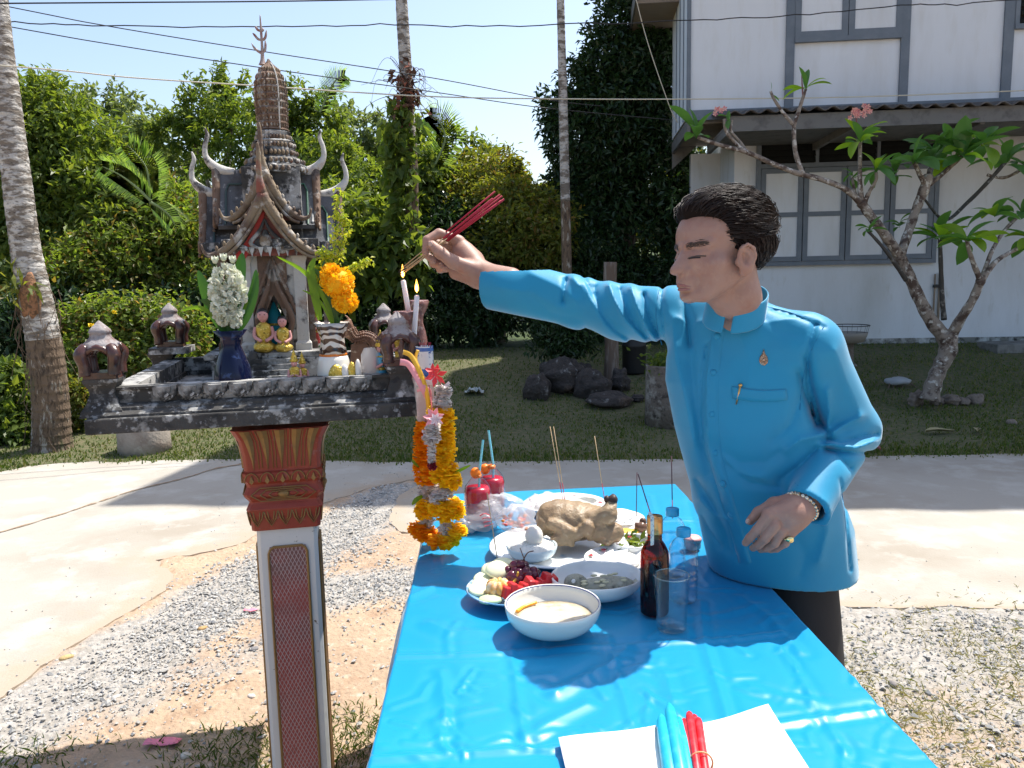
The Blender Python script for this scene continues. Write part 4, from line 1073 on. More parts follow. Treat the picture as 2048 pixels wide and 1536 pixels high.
# recessed panel with a raised diamond lattice, on all four sides of the shaft
pz1 = Zp(1092); pw = ph * .60; pz0 = -0.02
def panel_side(k):
    rootm = Matrix.Rotation(k * math.pi / 2, 3, 'Z')
    b = MB(); b.bbox((-pw, -ph - .0022, pz0), (pw, -ph - .0005, pz1)); o = b.build("lattice_panel", lattice_m, shrine); o.location = (pc, cv, 0); o.rotation_euler = (0, 0, k * math.pi / 2)
    b = MB(); w = pw * 1.06; c = .018
    path = [(-w, -ph - .003, pz0), (-w, -ph - .003, pz1 - c), (-w + c * .25, -ph - .003, pz1 - c * .4), (-w + c * .7, -ph - .003, pz1), (w - c * .7, -ph - .003, pz1), (w - c * .25, -ph - .003, pz1 - c * .4), (w, -ph - .003, pz1 - c), (w, -ph - .003, pz0)]
    b.tube(path, .0038, 6, smooth=False); o = b.build("gold_border", gold_paint, shrine); o.location = (pc, cv, 0); o.rotation_euler = (0, 0, k * math.pi / 2)
    b = MB(); step_ = .0105; slope = 2.0
    H = pz1 - pz0; n = int(H / (step_ * slope)) + int(2 * pw / step_) + 2
    for sgn in (1, -1):
        for i in range(-int(2 * pw / step_) - 1, int(H / (step_ * slope)) + 1):
            za = pz0 + i * step_ * slope
            x0, z0 = -pw, za; x1, z1 = pw, za + 2 * pw * slope
            if z0 < pz0: x0 += (pz0 - z0) / slope; z0 = pz0
            if z1 > pz1: x1 -= (z1 - pz1) / slope; z1 = pz1
            if x1 <= x0 or z0 >= pz1: continue
            b.bar((sgn * x0, -ph - .0026, z0), (sgn * x1, -ph - .0026, z1), .0014, .0022, up=(0, 1, 0))
    o = b.build("lattice", M("lattice_ridges_%d" % k, (.50, .38, .36), rough=.7, var=[((.32, .10, .09), 6, .5, .66), ((.2, .10, .09), 14, .6, .74)]), shrine, kind="stuff"); o.location = (pc, cv, 0); o.rotation_euler = (0, 0, k * math.pi / 2)
for k in range(4): panel_side(k)

# pavilion ---------------------------------------------------------------
vV = 0.02                                      # plane of the pavilion's front porch
pcU = sp(540, 650, vV)[0]
zf = z_2 - .006
zbase = sp(600, 700, vV - .02)[1]
b = MB()                                       # stepped plinth
hwb = (sp(640, 700, vV)[0] - sp(425, 700, vV)[0]) / 2
for (w, a, c) in ((hwb * 1.10, zf, zf + .018), (hwb * 1.0, zf + .018, zbase - .016), (hwb * 1.12, zbase - .016, zbase)):
    sbox(b, pcU - w * 1.06, pcU + w * 1.06, vV - .07, vV + .40, a, c)
b.build("plinth", aged, shrine, bevel=.003)
b = MB()
for i in range(5): sbox(b, pcU - .05 - .0, pcU + .09, vV - .07 - .013 * (5 - i) - .004, vV - .071, zf, zf + .015 * (i + 1))
b.build("plinth_steps", aged, shrine)
pw_ = .030
zc = sp(600, 505, vV)[1]                       # top of the columns
colU = [sp(495, 620, vV)[0], sp(604, 620, vV)[0]]
cuC = (colU[0] + colU[1]) / 2
def column(u, v, w, mat):
    b = MB(); square_loft(b, [(w * 1.35, zbase), (w * 1.35, zbase + .02), (w, zbase + .028), (w, zc - .03), (w * 1.3, zc - .012), (w * 1.3, zc)], u, v); return b.build("column", mat, shrine)
vD = .36
for (u, v, w, m_) in ((colU[0], vV, .017, white_worn), (colU[1], vV, .017, white_worn), (colU[0], vV + vD, .017, aged), (colU[1], vV + vD, .017, aged), (cuC + .155, vV + .10, .016, brown_worn), (cuC + .155, vV + .26, .016, aged),
                      (cuC - .155, vV + .10, .016, brown_worn), (cuC - .155, vV + .26, .016, aged), (colU[1] + .022, vV + .05, .013, brown_worn), (colU[0] - .022, vV + .05, .013, brown_worn)):
    column(u, v, w, m_)
# arches with pointed flame edges; openings right through (cross plan)
def arch(b, half, zlow, zpk, d0, d1, top):
    """wall with a pointed arch opening, along local x; the wall fills up to top"""
    n = 8
    pts = []
    for i in range(n + 1):
        t = i / n
        x = half * (1 - t) ** 1.0; z = zlow + (zpk - zlow) * (math.sin(t * math.pi / 2) ** 1.2 * .75 + .25 * t ** 3)
        pts.append((x, z))
    for s in (1, -1):
        for (x0, z0), (x1, z1) in zip(pts[:-1], pts[1:]):
            q = [(s * x0, z0), (s * x1, z1), (s * x1, top), (s * x0, top)]
            b.prism(q if s > 0 else q[::-1], d0, d1)
zk = sp(548, 590, vV)[1]; zl = sp(548, 650, vV)[1]
for (mat_, half, d0, d1, top, name) in ((white_worn, (colU[1] - colU[0]) / 2 - .012, -.012, .006, zc, "front_arch"),):
    b = MB(); arch(b, half * .62, zl, zk, d0, d1, zc - .005)
    o = b.build(name, brown_worn, shrine); o.location = (cuC, vV, 0)
    b = MB(); b.bbox((half * .62, -.008, zbase), (half, .002, zc - .005)); b.bbox((-half, -.008, zbase), (-half * .62, .002, zc - .005)); o = b.build("arch_jamb", white_worn, shrine); o.location = (cuC, vV, 0)
    b = MB()
    for s in (1, -1):
        stroke(b, [(s * half * .6, -.012, zbase), (s * half * .64, -.016, zl - .02), (s * half * .74, -.018, zl + .02), (s * half * .42, -.02, zk - .01), (s * half * .22, -.02, zk + .022), (s * half * .06, -.018, zk + .075)], [.006, .008, .009, .008, .006, .003], 8)
        stroke(b, [(s * half * .95, -.010, zl + .03), (s * half * .6, -.014, zk + .01), (s * half * .25, -.014, zk + .07), (0, -.012, zk + .115)], [.005, .006, .006, .003], 6)
        for tt_ in range(5):
            x = s * half * (.9 - tt_ * .17); z = zl + .05 + tt_ * .026
            b.ell((x, -.012, z), (.008, .006, .014), 6, 5)
    o = b.build("arch_flame", brown_worn, shrine); o.location = (cuC, vV, 0)
b = MB(); arch(b, .035, zl, zk, 0, .01, zc); b.bbox((.035, 0, zbase), (.085, .01, zc)); b.bbox((-.085, 0, zbase), (-.035, .01, zc)); o = b.build("rear_arch", aged, shrine); o.location = (cuC, vV + vD, 0)
for s in (1, -1):
    b = MB(); arch(b, .05, zl, zk, 0, .01, zc); o = b.build("side_arch", aged, shrine); o.location = (cuC + s * .155, vV + .18, 0); o.rotation_euler = (0, 0, math.pi / 2)
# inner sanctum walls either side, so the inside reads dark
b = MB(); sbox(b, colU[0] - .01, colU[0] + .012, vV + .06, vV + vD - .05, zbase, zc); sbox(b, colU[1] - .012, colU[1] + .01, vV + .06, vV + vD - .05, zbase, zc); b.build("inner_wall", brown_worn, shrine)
# architrave bands
b = MB()
zt1 = sp(600, 478, vV)[1]
sbox(b, colU[0] - .04, colU[1] + .045, vV - .035, vV + vD + .03, zc, zc + .016); sbox(b, colU[0] - .055, colU[1] + .06, vV - .05, vV + vD + .05, zc + .016, zt1)
sbox(b, cuC - .2, cuC + .2, vV + .06, vV + .31, zc, zt1 - .004)
b.build("architrave", aged_dark, shrine, bevel=.003)
for i in range(11):
    b = MB(); u = colU[0] - .045 + i * (colU[1] - colU[0] + .09) / 10
    b.prism([(u - .008, zc + .016), (u + .008, zc + .016), (u, zc - .012)], vV - .057, vV - .0505); b.build("bracket_petal", white_worn, shrine)
# concave gabled roofs
def roof_arm(ax, c0, length, half, zlow, zpk, mat, name="roof", over=.02, n=7, tip=True):
    """one gabled arm: ridge runs along local -y from the centre; the two slopes sag inwards"""
    b = MB()
    prof = []
    for i in range(n + 1):
        t = i / n
        x = half * t; z = zpk - (zpk - zlow) * (1 - (1 - t) ** 1.75)
        prof.append((x, z))
    for s in (1, -1):
        rows = [[(s * x, y, z) for (x, z) in prof] for y in (0.0, -length * .5, -length)]
        if s > 0: rows = rows[::-1]
        b.sheet(rows, False)
    me = b
    o = me.build(name, mat, shrine, solid=.012)
    o.location = c0; o.rotation_euler = (0, 0, ax)
    return o, prof
def horn(b, base, out, h, r=.0085, lean=1.0):
    """chofa: sweeps out from the ridge end then curls up. out: unit vector"""
    o = Vector(out); p = Vector(base)
    pts = [p - o * .05 + Vector((0, 0, -.006)), p - o * .01, p + o * .022 * lean + Vector((0, 0, .018)), p + o * .040 * lean + Vector((0, 0, h * .34)), p + o * .040 * lean + Vector((0, 0, h * .58)), p + o * .03 * lean + Vector((0, 0, h * .82)), p + o * .036 * lean + Vector((0, 0, h))]
    stroke(b, pts, [r * 1.5, r * 1.9, r * 1.6, r * 1.0, r * .85, r * .75, r * .25], 8, 5)
def gable_end(ax, c0, y, prof, red=False, mat=gilt_worn, edge=gilt_worn):
    """barge boards, tympanum with flame carving"""
    rot = Matrix.Rotation(ax, 4, 'Z')
    def place(o): o.location = c0; o.rotation_euler = (0, 0, ax)
    for s in (1, -1):
        b = MB()
        path = [Vector((s * x, y - .008, z + .004)) for x, z in prof]
        tip_ = path[-1] + Vector((s * .018, 0, .006)); tip2 = path[-1] + Vector((s * .026, 0, .03))
        stroke(b, path + [tip_, tip2], [.014, .013, .012, .011, .010, .006, .002], 8, 3)
        stroke(b, [q + Vector((-s * .010, -.006, -.012)) for q in path], [.006, .005, .005], 6, 3)
        for q in path[1:-1]:                   # leafy crockets
            b.ell(q + Vector((s * .006, -.004, .012)), (.0045, .004, .0085), 6, 5)
        place(b.build("barge_board", edge, shrine))
    b = MB(); poly = [(-x, z) for x, z in prof[::-1]] + [(x, z) for x, z in prof[1:]]
    b.prism(poly, y + .012, y + .02); place(b.build("tympanum", red_worn, shrine))
    b = MB(); zl_, zh_ = prof[-1][1], prof[0][1]; hw_ = prof[-1][0]
    H = zh_ - zl_
    for s in (1, -1):
        stroke(b, [(0, y + .004, zl_ + H * .62), (s * hw_ * .1, y + .002, zl_ + H * .42), (s * hw_ * .28, y + .002, zl_ + H * .22), (s * hw_ * .14, y + .002, zl_ + .022)], [.003, .006, .007, .004], 6)
        stroke(b, [(s * hw_ * .5, y + .004, zl_ + H * .2), (s * hw_ * .36, y + .002, zl_ + H * .12), (s * hw_ * .56, y + .002, zl_ + .022)], [.004, .007, .004], 6)
        stroke(b, [(s * hw_ * .9, y + .006, zl_ + .012), (s * hw_ * .45, y + .004, zl_ + H * .33), (s * .006, y + .004, zl_ + H * .82)], [.004, .005, .004], 6)
    b.ell((0, y + .006, zl_ + H * .25), (hw_ * .09, .008, H * .2), 8, 8)
    place(b.build("gable_carving", aged, shrine))
    b = MB(); b.ell((0, y + .004, zl_ + H * .25), (hw_ * .12, .007, H * .12), 8, 6)
    for s in (1, -1): b.ell((s * hw_ * .3, y + .007, zl_ + H * .1), (hw_ * .09, .006, H * .07), 8, 6)
    place(b.build("gilt_boss", gilt_worn, shrine))
    if red:
        b = MB(); s = -1
        q = [(s * prof[i][0] * .90 + .004, prof[i][1] - .020) for i in range(0, 6)]; q2 = [(s * prof[i][0] * .72 + .006, prof[i][1] - .040) for i in range(5, -1, -1)]
        b.prism(q + q2, y + .004, y + .012); place(b.build("red_panel", red_paint, shrine))
HC = vV + vD / 2
def Zr(px, py, v): return sp(px, py, v)[1]
# front arm, lower gable: apex (500,395), feet (415,520) and (590,520)
vg = vV - .055
apx = sp(500, 392, vg); ft = sp(600, 505, vg); fl = sp(408, 520, vg)
fU = apx[0]; fh = .5 * (ft[0] - fl[0])
# the ridge's own axis stays at the pavilion centre
RU = cuC - .01
z_lo = sp(500, 512, vg)[1]
roofs = empty  # keep name short
o, pf = roof_arm(0, (RU, HC, 0), HC - vg, .148, z_lo, apx[1], slate); gable_end(0, (RU, HC, 0), -(HC - vg), pf, True)
b = MB(); horn(b, (0, -(HC - vg), pf[0][1]), (-.12, -.30, 0), sp(495, 293, vg)[1] - apx[1] + .01, .009); q = b.build("roof_horn", gilt_worn, shrine); q.location = (RU, HC, 0)
# front arm, upper gable
vg2 = vV + .03
ap2 = sp(515, 345, vg2)[1]; zl2 = sp(600, 440, vg2)[1]
o, pf2 = roof_arm(0, (RU, HC, 0), HC - vg2, .105, zl2, ap2, slate); gable_end(0, (RU, HC, 0), -(HC - vg2), pf2)
b = MB(); horn(b, (0, -(HC - vg2), pf2[0][1]), (-.1, -.25, 0), sp(508, 246, vg2)[1] - ap2, .009); q = b.build("roof_horn", gilt_worn, shrine); q.location = (RU, HC, 0)
# left and right arms, two tiers each; rear arms
for s, pxo, pxt, tpx in ((-1, 412, 470, 0), (1, 670, 610, 0)):
    uo = sp(pxo, 390, HC)[0] - RU; ut = sp(438 if s < 0 else 625, 340, HC)[0] - RU
    zr1 = sp(560, 386, HC)[1]; zr2 = sp(560, 342, HC)[1]; zlo1 = sp(560, 505, HC - .1)[1]; zlo2 = sp(560, 455, HC - .08)[1]
    ax = math.pi / 2 if s > 0 else -math.pi / 2
    o, p1 = roof_arm(ax, (RU, HC, 0), abs(uo), .125, zlo1, zr1, slate); gable_end(ax, (RU, HC, 0), -abs(uo), p1, mat=gilt_worn, edge=brown_worn)
    b = MB(); horn(b, (s * abs(uo), 0, zr1), (s * .9, 0, 0), sp(560, 305, HC)[1] - zr1, .0085, 1.0); q = b.build("roof_horn", white_worn, shrine); q.location = (RU, HC, 0)
    o, p2 = roof_arm(ax, (RU, HC, 0), abs(ut), .105, zlo2, zr2, slate); gable_end(ax, (RU, HC, 0), -abs(ut), p2, edge=brown_worn)
    b = MB(); horn(b, (s * abs(ut), 0, zr2), (s * .9, 0, 0), sp(560, 258, HC)[1] - zr2, .0085, 1.0); q = b.build("roof_horn", white_worn, shrine); q.location = (RU, HC, 0)
    # green painted borders on the roof faces seen from the front
    for (L_, pfx, dz) in ((abs(uo), p1, 0), (abs(ut), p2, 0)):
        b = MB()
        def onroof(x, t):
            i = t * (len(pfx) - 1); i0 = int(min(i, len(pfx) - 2)); f = i - i0
            return Vector((s * x, -(pfx[i0][0] * (1 - f) + pfx[i0 + 1][0] * f) - .008, pfx[i0][1] * (1 - f) + pfx[i0 + 1][1] * f + .004))
        b.tube([onroof(L_ * .55, .16), onroof(L_ * .80, .16), onroof(L_ * .86, .24), onroof(L_ * .86, .6), onroof(L_ * .86, .92)], .0035, 5, smooth=False)
        q = b.build("green_border", green_trim if s > 0 else M("dulled_green_trim", (.04, .07, .07), rough=.7), shrine); q.location = (RU, HC, 0)
    b = MB(); b.bbox((RU + s * .06, HC - .128, zlo1 - .012), (RU + s * (abs(uo) + .0), HC + .128, zlo1 - .001)); b.build("eave_board", aged, shrine)
o, p3 = roof_arm(math.pi, (RU, HC, 0), HC - vg, .125, z_lo, apx[1], slate); gable_end(math.pi, (RU, HC, 0), -(HC - vg), p3)
o, p4 = roof_arm(math.pi, (RU, HC, 0), HC - vg2, .105, zl2, ap2, slate)
b = MB(); horn(b, (0, (HC - vg), pf[0][1]), (0, .9, 0), .11, .009); q = b.build("roof_horn", gilt_worn, shrine); q.location = (RU, HC, 0)
b = MB(); horn(b, (0, (HC - vg2), pf2[0][1]), (0, .9, 0), .11, .009); q = b.build("roof_horn", gilt_worn, shrine); q.location = (RU, HC, 0)
# core block where the arms meet, then the corn-cob tower
tw = sp(548, 300, HC)[0]
b = MB(); sbox(b, RU - .07, RU + .10, HC - .085, HC + .085, zt1, sp(548, 340, HC)[1]); b.build("roof_core", aged, shrine)
def redented(prof, name, mat, n=4, knob=0.0, cz=0, rz=0.0):
    """a stack with redented (stepped) corners: 20 sided star outline; prof (half width, z)"""
    k = [(1, .34), (.86, .34), (.86, .6), (.74, .6), (.74, .74)]
    ring = []
    for q in range(4):
        a = q * math.pi / 2
        pts = [(x, y) for x, y in k] + [(y, x) for x, y in k[::-1]][1:]
        pts = [(x, -y) for x, y in [(1, .34)]] + pts
        for x, y in pts:
            ring.append((x * math.cos(a) - y * math.sin(a), x * math.sin(a) + y * math.cos(a)))
    m = len(ring); b = MB(); vs = []
    for (r, z) in prof:
        for x, y in ring: vs.append((x * r, y * r, z))
    fs = [(i * m + j, i * m + (j + 1) % m, (i + 1) * m + (j + 1) % m, (i + 1) * m + j) for i in range(len(prof) - 1) for j in range(m)]
    fs.append(tuple((len(prof) - 1) * m + j for j in range(m))); fs.append(tuple(range(m - 1, -1, -1)))
    b.add(vs, fs)
    o = b.build(name, mat, shrine); o.location = (tw, HC, 0); o.rotation_euler = (0, 0, rz); return o, ring
def zt(py): return sp(540, py, HC)[1]
def hwpx(w): return w / 2 * (SO.y + HC) / FOC
tiers = [(350, 128), (338, 132), (331, 112), (322, 108), (316, 86), (303, 84), (298, 78), (288, 76), (285, 82), (281, 66), (272, 64), (266, 68)]
prof = []
for (py, w) in tiers: prof.append((hwpx(w) * .95, zt(py)))
prof.append((hwpx(58), zt(264)))
redented(prof, "tower_base", aged, rz=.2)
tprof = [(hwpx(60), zt(264)), (hwpx(56), zt(258)), (hwpx(57), zt(235)), (hwpx(60), zt(205)), (hwpx(60), zt(180)), (hwpx(56), zt(165)), (hwpx(48), zt(152)), (hwpx(36), zt(140)), (hwpx(22), zt(131)), (hwpx(8), zt(125)), (hwpx(3), zt(118))]
zs = np.linspace(zt(262), zt(128), 30)
tp = []
for i, z in enumerate(zs):
    r = float(np.interp(z, [q[1] for q in tprof], [q[0] for q in tprof]))
    tp.append((r * (1.06 if i % 3 == 0 else .95), z))
redented(tp + [(hwpx(4), zt(120))], "tower", brown_worn, rz=.2)
# rows of little studs up the tower and its base
b = MB(); rot = Matrix.Rotation(.2, 3, 'Z')
for i, z in enumerate(zs[1:-3]):
    if i % 3 != 1: continue
    r = float(np.interp(z, [q[1] for q in tprof], [q[0] for q in tprof])) * .98
    for q in range(4):
        R4 = Matrix.Rotation(q * math.pi / 2, 3, 'Z')
        for (x, y) in ((1, -.2), (1, .2), (1, 0), (.86, .46), (.46, .86), (.74, .66)):
            p = rot @ (R4 @ Vector((x * r, y * r, z)))
            b.ell(p + Vector((tw, HC, 0)), (.0035, .0035, .007), 5, 4)
for (py, w) in ((277, 66), (293, 80), (309, 88), (326, 112), (343, 134)):
    r = hwpx(w) * .95
    for q in range(4):
        R4 = Matrix.Rotation(q * math.pi / 2, 3, 'Z')
        for (x, y) in ((1, -.26), (1, -.09), (1, .09), (1, .26), (.86, .46), (.46, .86), (.74, .67), (.67, .74)):
            p = rot @ (R4 @ Vector((x * r, y * r, zt(py))))
            b.ell(p + Vector((tw, HC, 0)), (.0055, .0055, .008), 6, 4)
b.build("stud_rows", gilt_worn, shrine, kind="stuff")
# central white rib of the tower
b = MB(); d = rot @ Vector((1, 0, 0))
face = rot @ Vector((0, -1, 0))
b.tube([Vector((tw, HC, 0)) + face * (float(np.interp(z, [q[1] for q in tprof][:], [q[0] for q in tprof])) * 1.03) + (rot @ Vector((.34, 0, 0))) * float(np.interp(z, [q[1] for q in tprof], [q[0] for q in tprof])) + Vector((0, 0, z)) for z in zs], .0022, 5)
b.build("tower_rib", white_worn, shrine)
# trident finial
fin_m = M("finial_metal", (.30, .24, .22), rough=.6, var=[((.2, .08, .07), 30, .5, .62)])
b = MB(); cx = Vector((tw, HC, 0))
def F3(px, py): u, z = sp(px, py, HC); return Vector((u, HC, z))
stroke(b, [F3(525, 130), F3(525, 118), F3(524, 90), F3(522, 60), F3(520, 30)], [.012, .006, .004, .0038, .0012], 8)
for pts in ([(525, 108), (517, 103), (508, 95), (503, 86)], [(525, 106), (530, 100), (531, 88), (530, 80)], [(523, 80), (516, 78), (509, 70), (505, 66)], [(523, 82), (530, 76), (532, 68), (533, 60)], [(522, 62), (516, 60), (512, 55), (510, 53)], [(522, 62), (526, 60), (525, 56)]):
    stroke(b, [F3(*p) for p in pts], [.003, .0042, .0038, .0008], 6, 4)
b.build("finial", fin_m, shrine)
b = MB(); b.lathe([(hwpx(12), zt(131)), (hwpx(9), zt(126)), (hwpx(5), zt(121)), (hwpx(6), zt(119)), (.001, zt(117))], 12, (tw, HC, 0)); b.build("finial_bud", white_worn, shrine)
# ------------------------------------------------------------------ sculpting with distance fields
def surface_nets(F, lo, h):
    nx, ny, nz = F.shape
    ins = F < 0
    s = ins[:-1, :-1, :-1].astype(np.int8)
    for dx in (0, 1):
        for dy in (0, 1):
            for dz in (0, 1):
                if dx or dy or dz: s = s + ins[dx:nx - 1 + dx, dy:ny - 1 + dy, dz:nz - 1 + dz]
    act = np.argwhere((s > 0) & (s < 8))
    idx = -np.ones((nx - 1, ny - 1, nz - 1), np.int32)
    idx[act[:, 0], act[:, 1], act[:, 2]] = np.arange(len(act))
    acc = np.zeros((len(act), 3)); cnt = np.zeros(len(act))
    cs = [(a, b, c) for a in (0, 1) for b in (0, 1) for c in (0, 1)]
    val = {c: F[act[:, 0] + c[0], act[:, 1] + c[1], act[:, 2] + c[2]] for c in cs}
    for c0 in cs:
        for ax in range(3):
            if c0[ax] == 0:
                c1 = list(c0); c1[ax] = 1; c1 = tuple(c1)
                a, b = val[c0], val[c1]
                m = (a < 0) != (b < 0)
                t = np.where(m, a / np.where(np.abs(a - b) < 1e-9, 1, a - b), 0)
                p = np.tile(np.array(c0, float), (len(act), 1)); p[:, ax] += t
                acc += np.where(m[:, None], p, 0); cnt += m
    V = (act + acc / np.maximum(cnt, 1)[:, None]) * h + np.array(lo)
    Q = []
    for ax in range(3):
        o = [d for d in range(3) if d != ax]
        sl0 = [slice(None)] * 3; sl1 = [slice(None)] * 3
        sl0[ax] = slice(0, -1); sl1[ax] = slice(1, None)
        for d in o: sl0[d] = slice(1, -1); sl1[d] = slice(1, -1)
        a, b = ins[tuple(sl0)], ins[tuple(sl1)]
        e = np.argwhere(a != b)
        fl = a[e[:, 0], e[:, 1], e[:, 2]]
        for d in o: e[:, d] += 1
        q = []
        for (i, j) in ((-1, -1), (0, -1), (0, 0), (-1, 0)):
            g = e.copy(); g[:, o[0]] += i; g[:, o[1]] += j
            q.append(idx[g[:, 0], g[:, 1], g[:, 2]])
        q = np.stack(q, 1)
        flip = fl if ax != 1 else ~fl
        q = np.where(flip[:, None], q, q[:, ::-1])
        Q.append(q)
    return V, np.concatenate(Q)
def sculpt(name, f, lo, hi, h, margin=0.012, block=4):
    lo = np.array(lo, float); hi = np.array(hi, float)
    n = (np.ceil((hi - lo) / h / block).astype(int)) * block
    nb = n // block
    cc = np.stack(np.meshgrid(*[np.arange(k) for k in nb], indexing='ij'), -1).reshape(-1, 3)
    P = lo + (cc * block + (block - 1) / 2.0) * h
    v = np.concatenate([f(P[i:i + 400000]) for i in range(0, len(P), 400000)])
    near = np.abs(v) < block * h * 0.9 + margin
    F = np.where(v < 0, -1.0, 1.0).astype(np.float32).reshape(nb)
    F = np.repeat(np.repeat(np.repeat(F, block, 0), block, 1), block, 2)
    sub = np.stack(np.meshgrid(*[np.arange(block)] * 3, indexing='ij'), -1).reshape(-1, 3)
    I = (cc[near][:, None, :] * block + sub[None]).reshape(-1, 3)
    Pv = lo + I * h
    vals = np.concatenate([f(Pv[i:i + 600000]) for i in range(0, len(Pv), 600000)])
    F[I[:, 0], I[:, 1], I[:, 2]] = vals
    V, Q = surface_nets(F, lo, h)
    return np_mesh(name, V, Q, True)
def cone(P, a, b, ra, rb):
    a = np.array(a, float); b = np.array(b, float); d = b - a
    t = np.clip((P - a) @ d / (d @ d), 0, 1)
    return np.linalg.norm(P - a - t[:, None] * d, axis=1) - (ra + (rb - ra) * t)
def ellp(P, c, r):
    q = (P - np.array(c)) ; r = np.array(r, float)
    k0 = np.linalg.norm(q / r, axis=1); k1 = np.linalg.norm(q / (r * r), axis=1)
    return k0 * (k0 - 1) / np.maximum(k1, 1e-9)
def smin(a, b, k):
    h = np.clip(0.5 + 0.5 * (b - a) / k, 0, 1)
    return b + (a - b) * h - k * h * (1 - h)
def smax(a, b, k): return -smin(-a, -b, k)
def chain(P, pts, rs, k=0.008, d=None):
    for i in range(len(pts) - 1):
        c = cone(P, pts[i], pts[i + 1], rs[i], rs[i + 1])
        d = c if d is None else smin(d, c, k)
    return d
def A(px, py, y): return np.array(at(px, py, y))
_CR, _CU, _FW, _EY = (np.array(v) for v in (CR, CU, _fwd, EYE))
def pix(P):
    q = P - _EY; w = q @ _FW
    return 1024 + FOC * (q @ _CR) / w, 768 - FOC * (q @ _CU) / w
def poly_d(X, Y, pl):
    return seg_dist(X, Y, pl)

# ------------------------------------------------------------------ the man
HC_ = A(1441, 492, 1.63)
_f = np.array([-0.865, -0.44, -0.12]); _f /= np.linalg.norm(_f)
_u = np.array([-0.03, 0.06, 1.0]); _l = np.cross(_u, _f); _l /= np.linalg.norm(_l); _u = np.cross(_f, _l)
HB = np.stack([_f, _l, _u], 1); HS = 0.945                 # head basis and scale
HZ = np.array([1.0, 1.0, 0.86])
def to_head(P): return ((P - HC_) @ HB) / (HS * HZ)
def from_head(q): return HC_ + HB @ (np.array(q, float) * HS * HZ)
def head_sdf(P):
    q = to_head(P)
    s = q * np.array([1, 1, 1]); ay = q.copy(); ay[:, 1] = np.abs(q[:, 1])
    d = ellp(q, (-.022, 0, .034), (.101, .080, .092))
    d = smin(d, ellp(q, (.040, 0, .024), (.054, .062, .066)), .03)
    d = smin(d, ellp(q, (.040, 0, -.052), (.056, .058, .070)), .03)
    d = smin(d, cone(ay, (.004, .056, -.060), (.078, .024, -.106), .021, .021), .022)      # jaw
    d = smin(d, ellp(q, (.093, 0, -.104), (.021, .027, .018)), .016)                       # chin
    d = smin(d, ellp(ay, (.058, .047, -.040), (.027, .023, .022)), .02)                    # cheekbones
    d = smin(d, ellp(ay, (.064, .036, -.074), (.026, .022, .030)), .02)                    # cheeks
    d = smin(d, cone(ay, (.092, .010, .013), (.070, .051, .012), .0095, .0085), .010)      # brow ridge
    d = smax(d, -ellp(ay, (.102, .031, -.008), (.018, .020, .0125)), .008)                 # sockets
    d = smin(d, ellp(ay, (.0735, .032, -.009), (.0165, .0190, .0150)), .004)               # lids over the eyes
    d = smax(d, -(cone(ay, (.0925, .018, -.0165), (.0830, .047, -.0160), .0018, .0016)), .002)
    d = smin(d, cone(ay, (.089, .018, -.024), (.079, .044, -.026), .003, .003), .008)
    d = smin(d, ellp(ay, (.086, .022, -.034), (.018, .018, .024)), .014)
    d = smin(d, ellp(ay, (.089, .019, -.018), (.015, .016, .022)), .008)
    d = smin(d, cone(q, (.089, 0, .004), (.121, 0, -.036), .0090, .0125), .008)            # nose
    d = smin(d, ellp(q, (.104, 0, -.033), (.017, .0165, .017)), .008)
    d = smin(d, ellp(q, (.124, 0, -.041), (.0135, .0145, .0110)), .006)
    d = smin(d, ellp(ay, (.1010, .0165, -.045), (.0140, .0090, .0095)), .005)
    d = smax(d, -ellp(ay, (.112, .0085, -.0535), (.006, .0035, .004)), .002)
    d = smin(d, ellp(q, (.102, 0, -.070), (.018, .026, .022)), .012)                       # muzzle
    d = smin(d, cone(ay, (.1190, .0, -.0735), (.104, .023, -.0835), .0066, .0036), .004)
    d = smin(d, cone(ay, (.1175, .0, -.0860), (.104, .020, -.0885), .0074, .0036), .004)
    d = smax(d, -cone(ay, (.126, .0, -.0800), (.101, .0290, -.0895), .0016, .0014), .0025)
    d = smax(d, -cone(ay, (.092, .020, -.001), (.083, .046, -.002), .0004, .0004), .003)
    d = smax(d, -ellp(q, (.115, 0, -.097), (.008, .020, .005)), .008)
    e = ellp(ay, (.012, .084, -.040), (.0225, .0085, .0370))                               # ear
    e = smax(e, -ellp(ay, (.016, .097, -.036), (.0125, .0150, .0215)), .003)
    e = smin(e, chain(ay, [np.array(t_) for t_ in ((.028, .083, -.030), (.026, .090, -.012), (.012, .094, -.005), (-.003, .094, -.016), (-.007, .092, -.036), (.002, .088, -.058))], [.0036] * 6, .002), .003)
    e = smin(e, chain(ay, [np.array(t_) for t_ in ((.014, .087, -.020), (.004, .089, -.034), (.010, .086, -.052))], [.003] * 3, .002), .003)
    e = smin(e, ellp(ay, (.030, .079, -.044), (.006, .007, .010)), .004)
    e = smin(e, ellp(ay, (.020, .080, -.070), (.011, .007, .011)), .006)
    d = smin(d, e, .005)
    d = smin(d, cone(q, (-.024, 0, -.05), (-.034, 0, -.14), .049, .046), .02)
    d = smin(d, cone(q, (.03, 0, -.11), (.0, 0, -.15), .026, .030), .02)
    return d * HS * .88
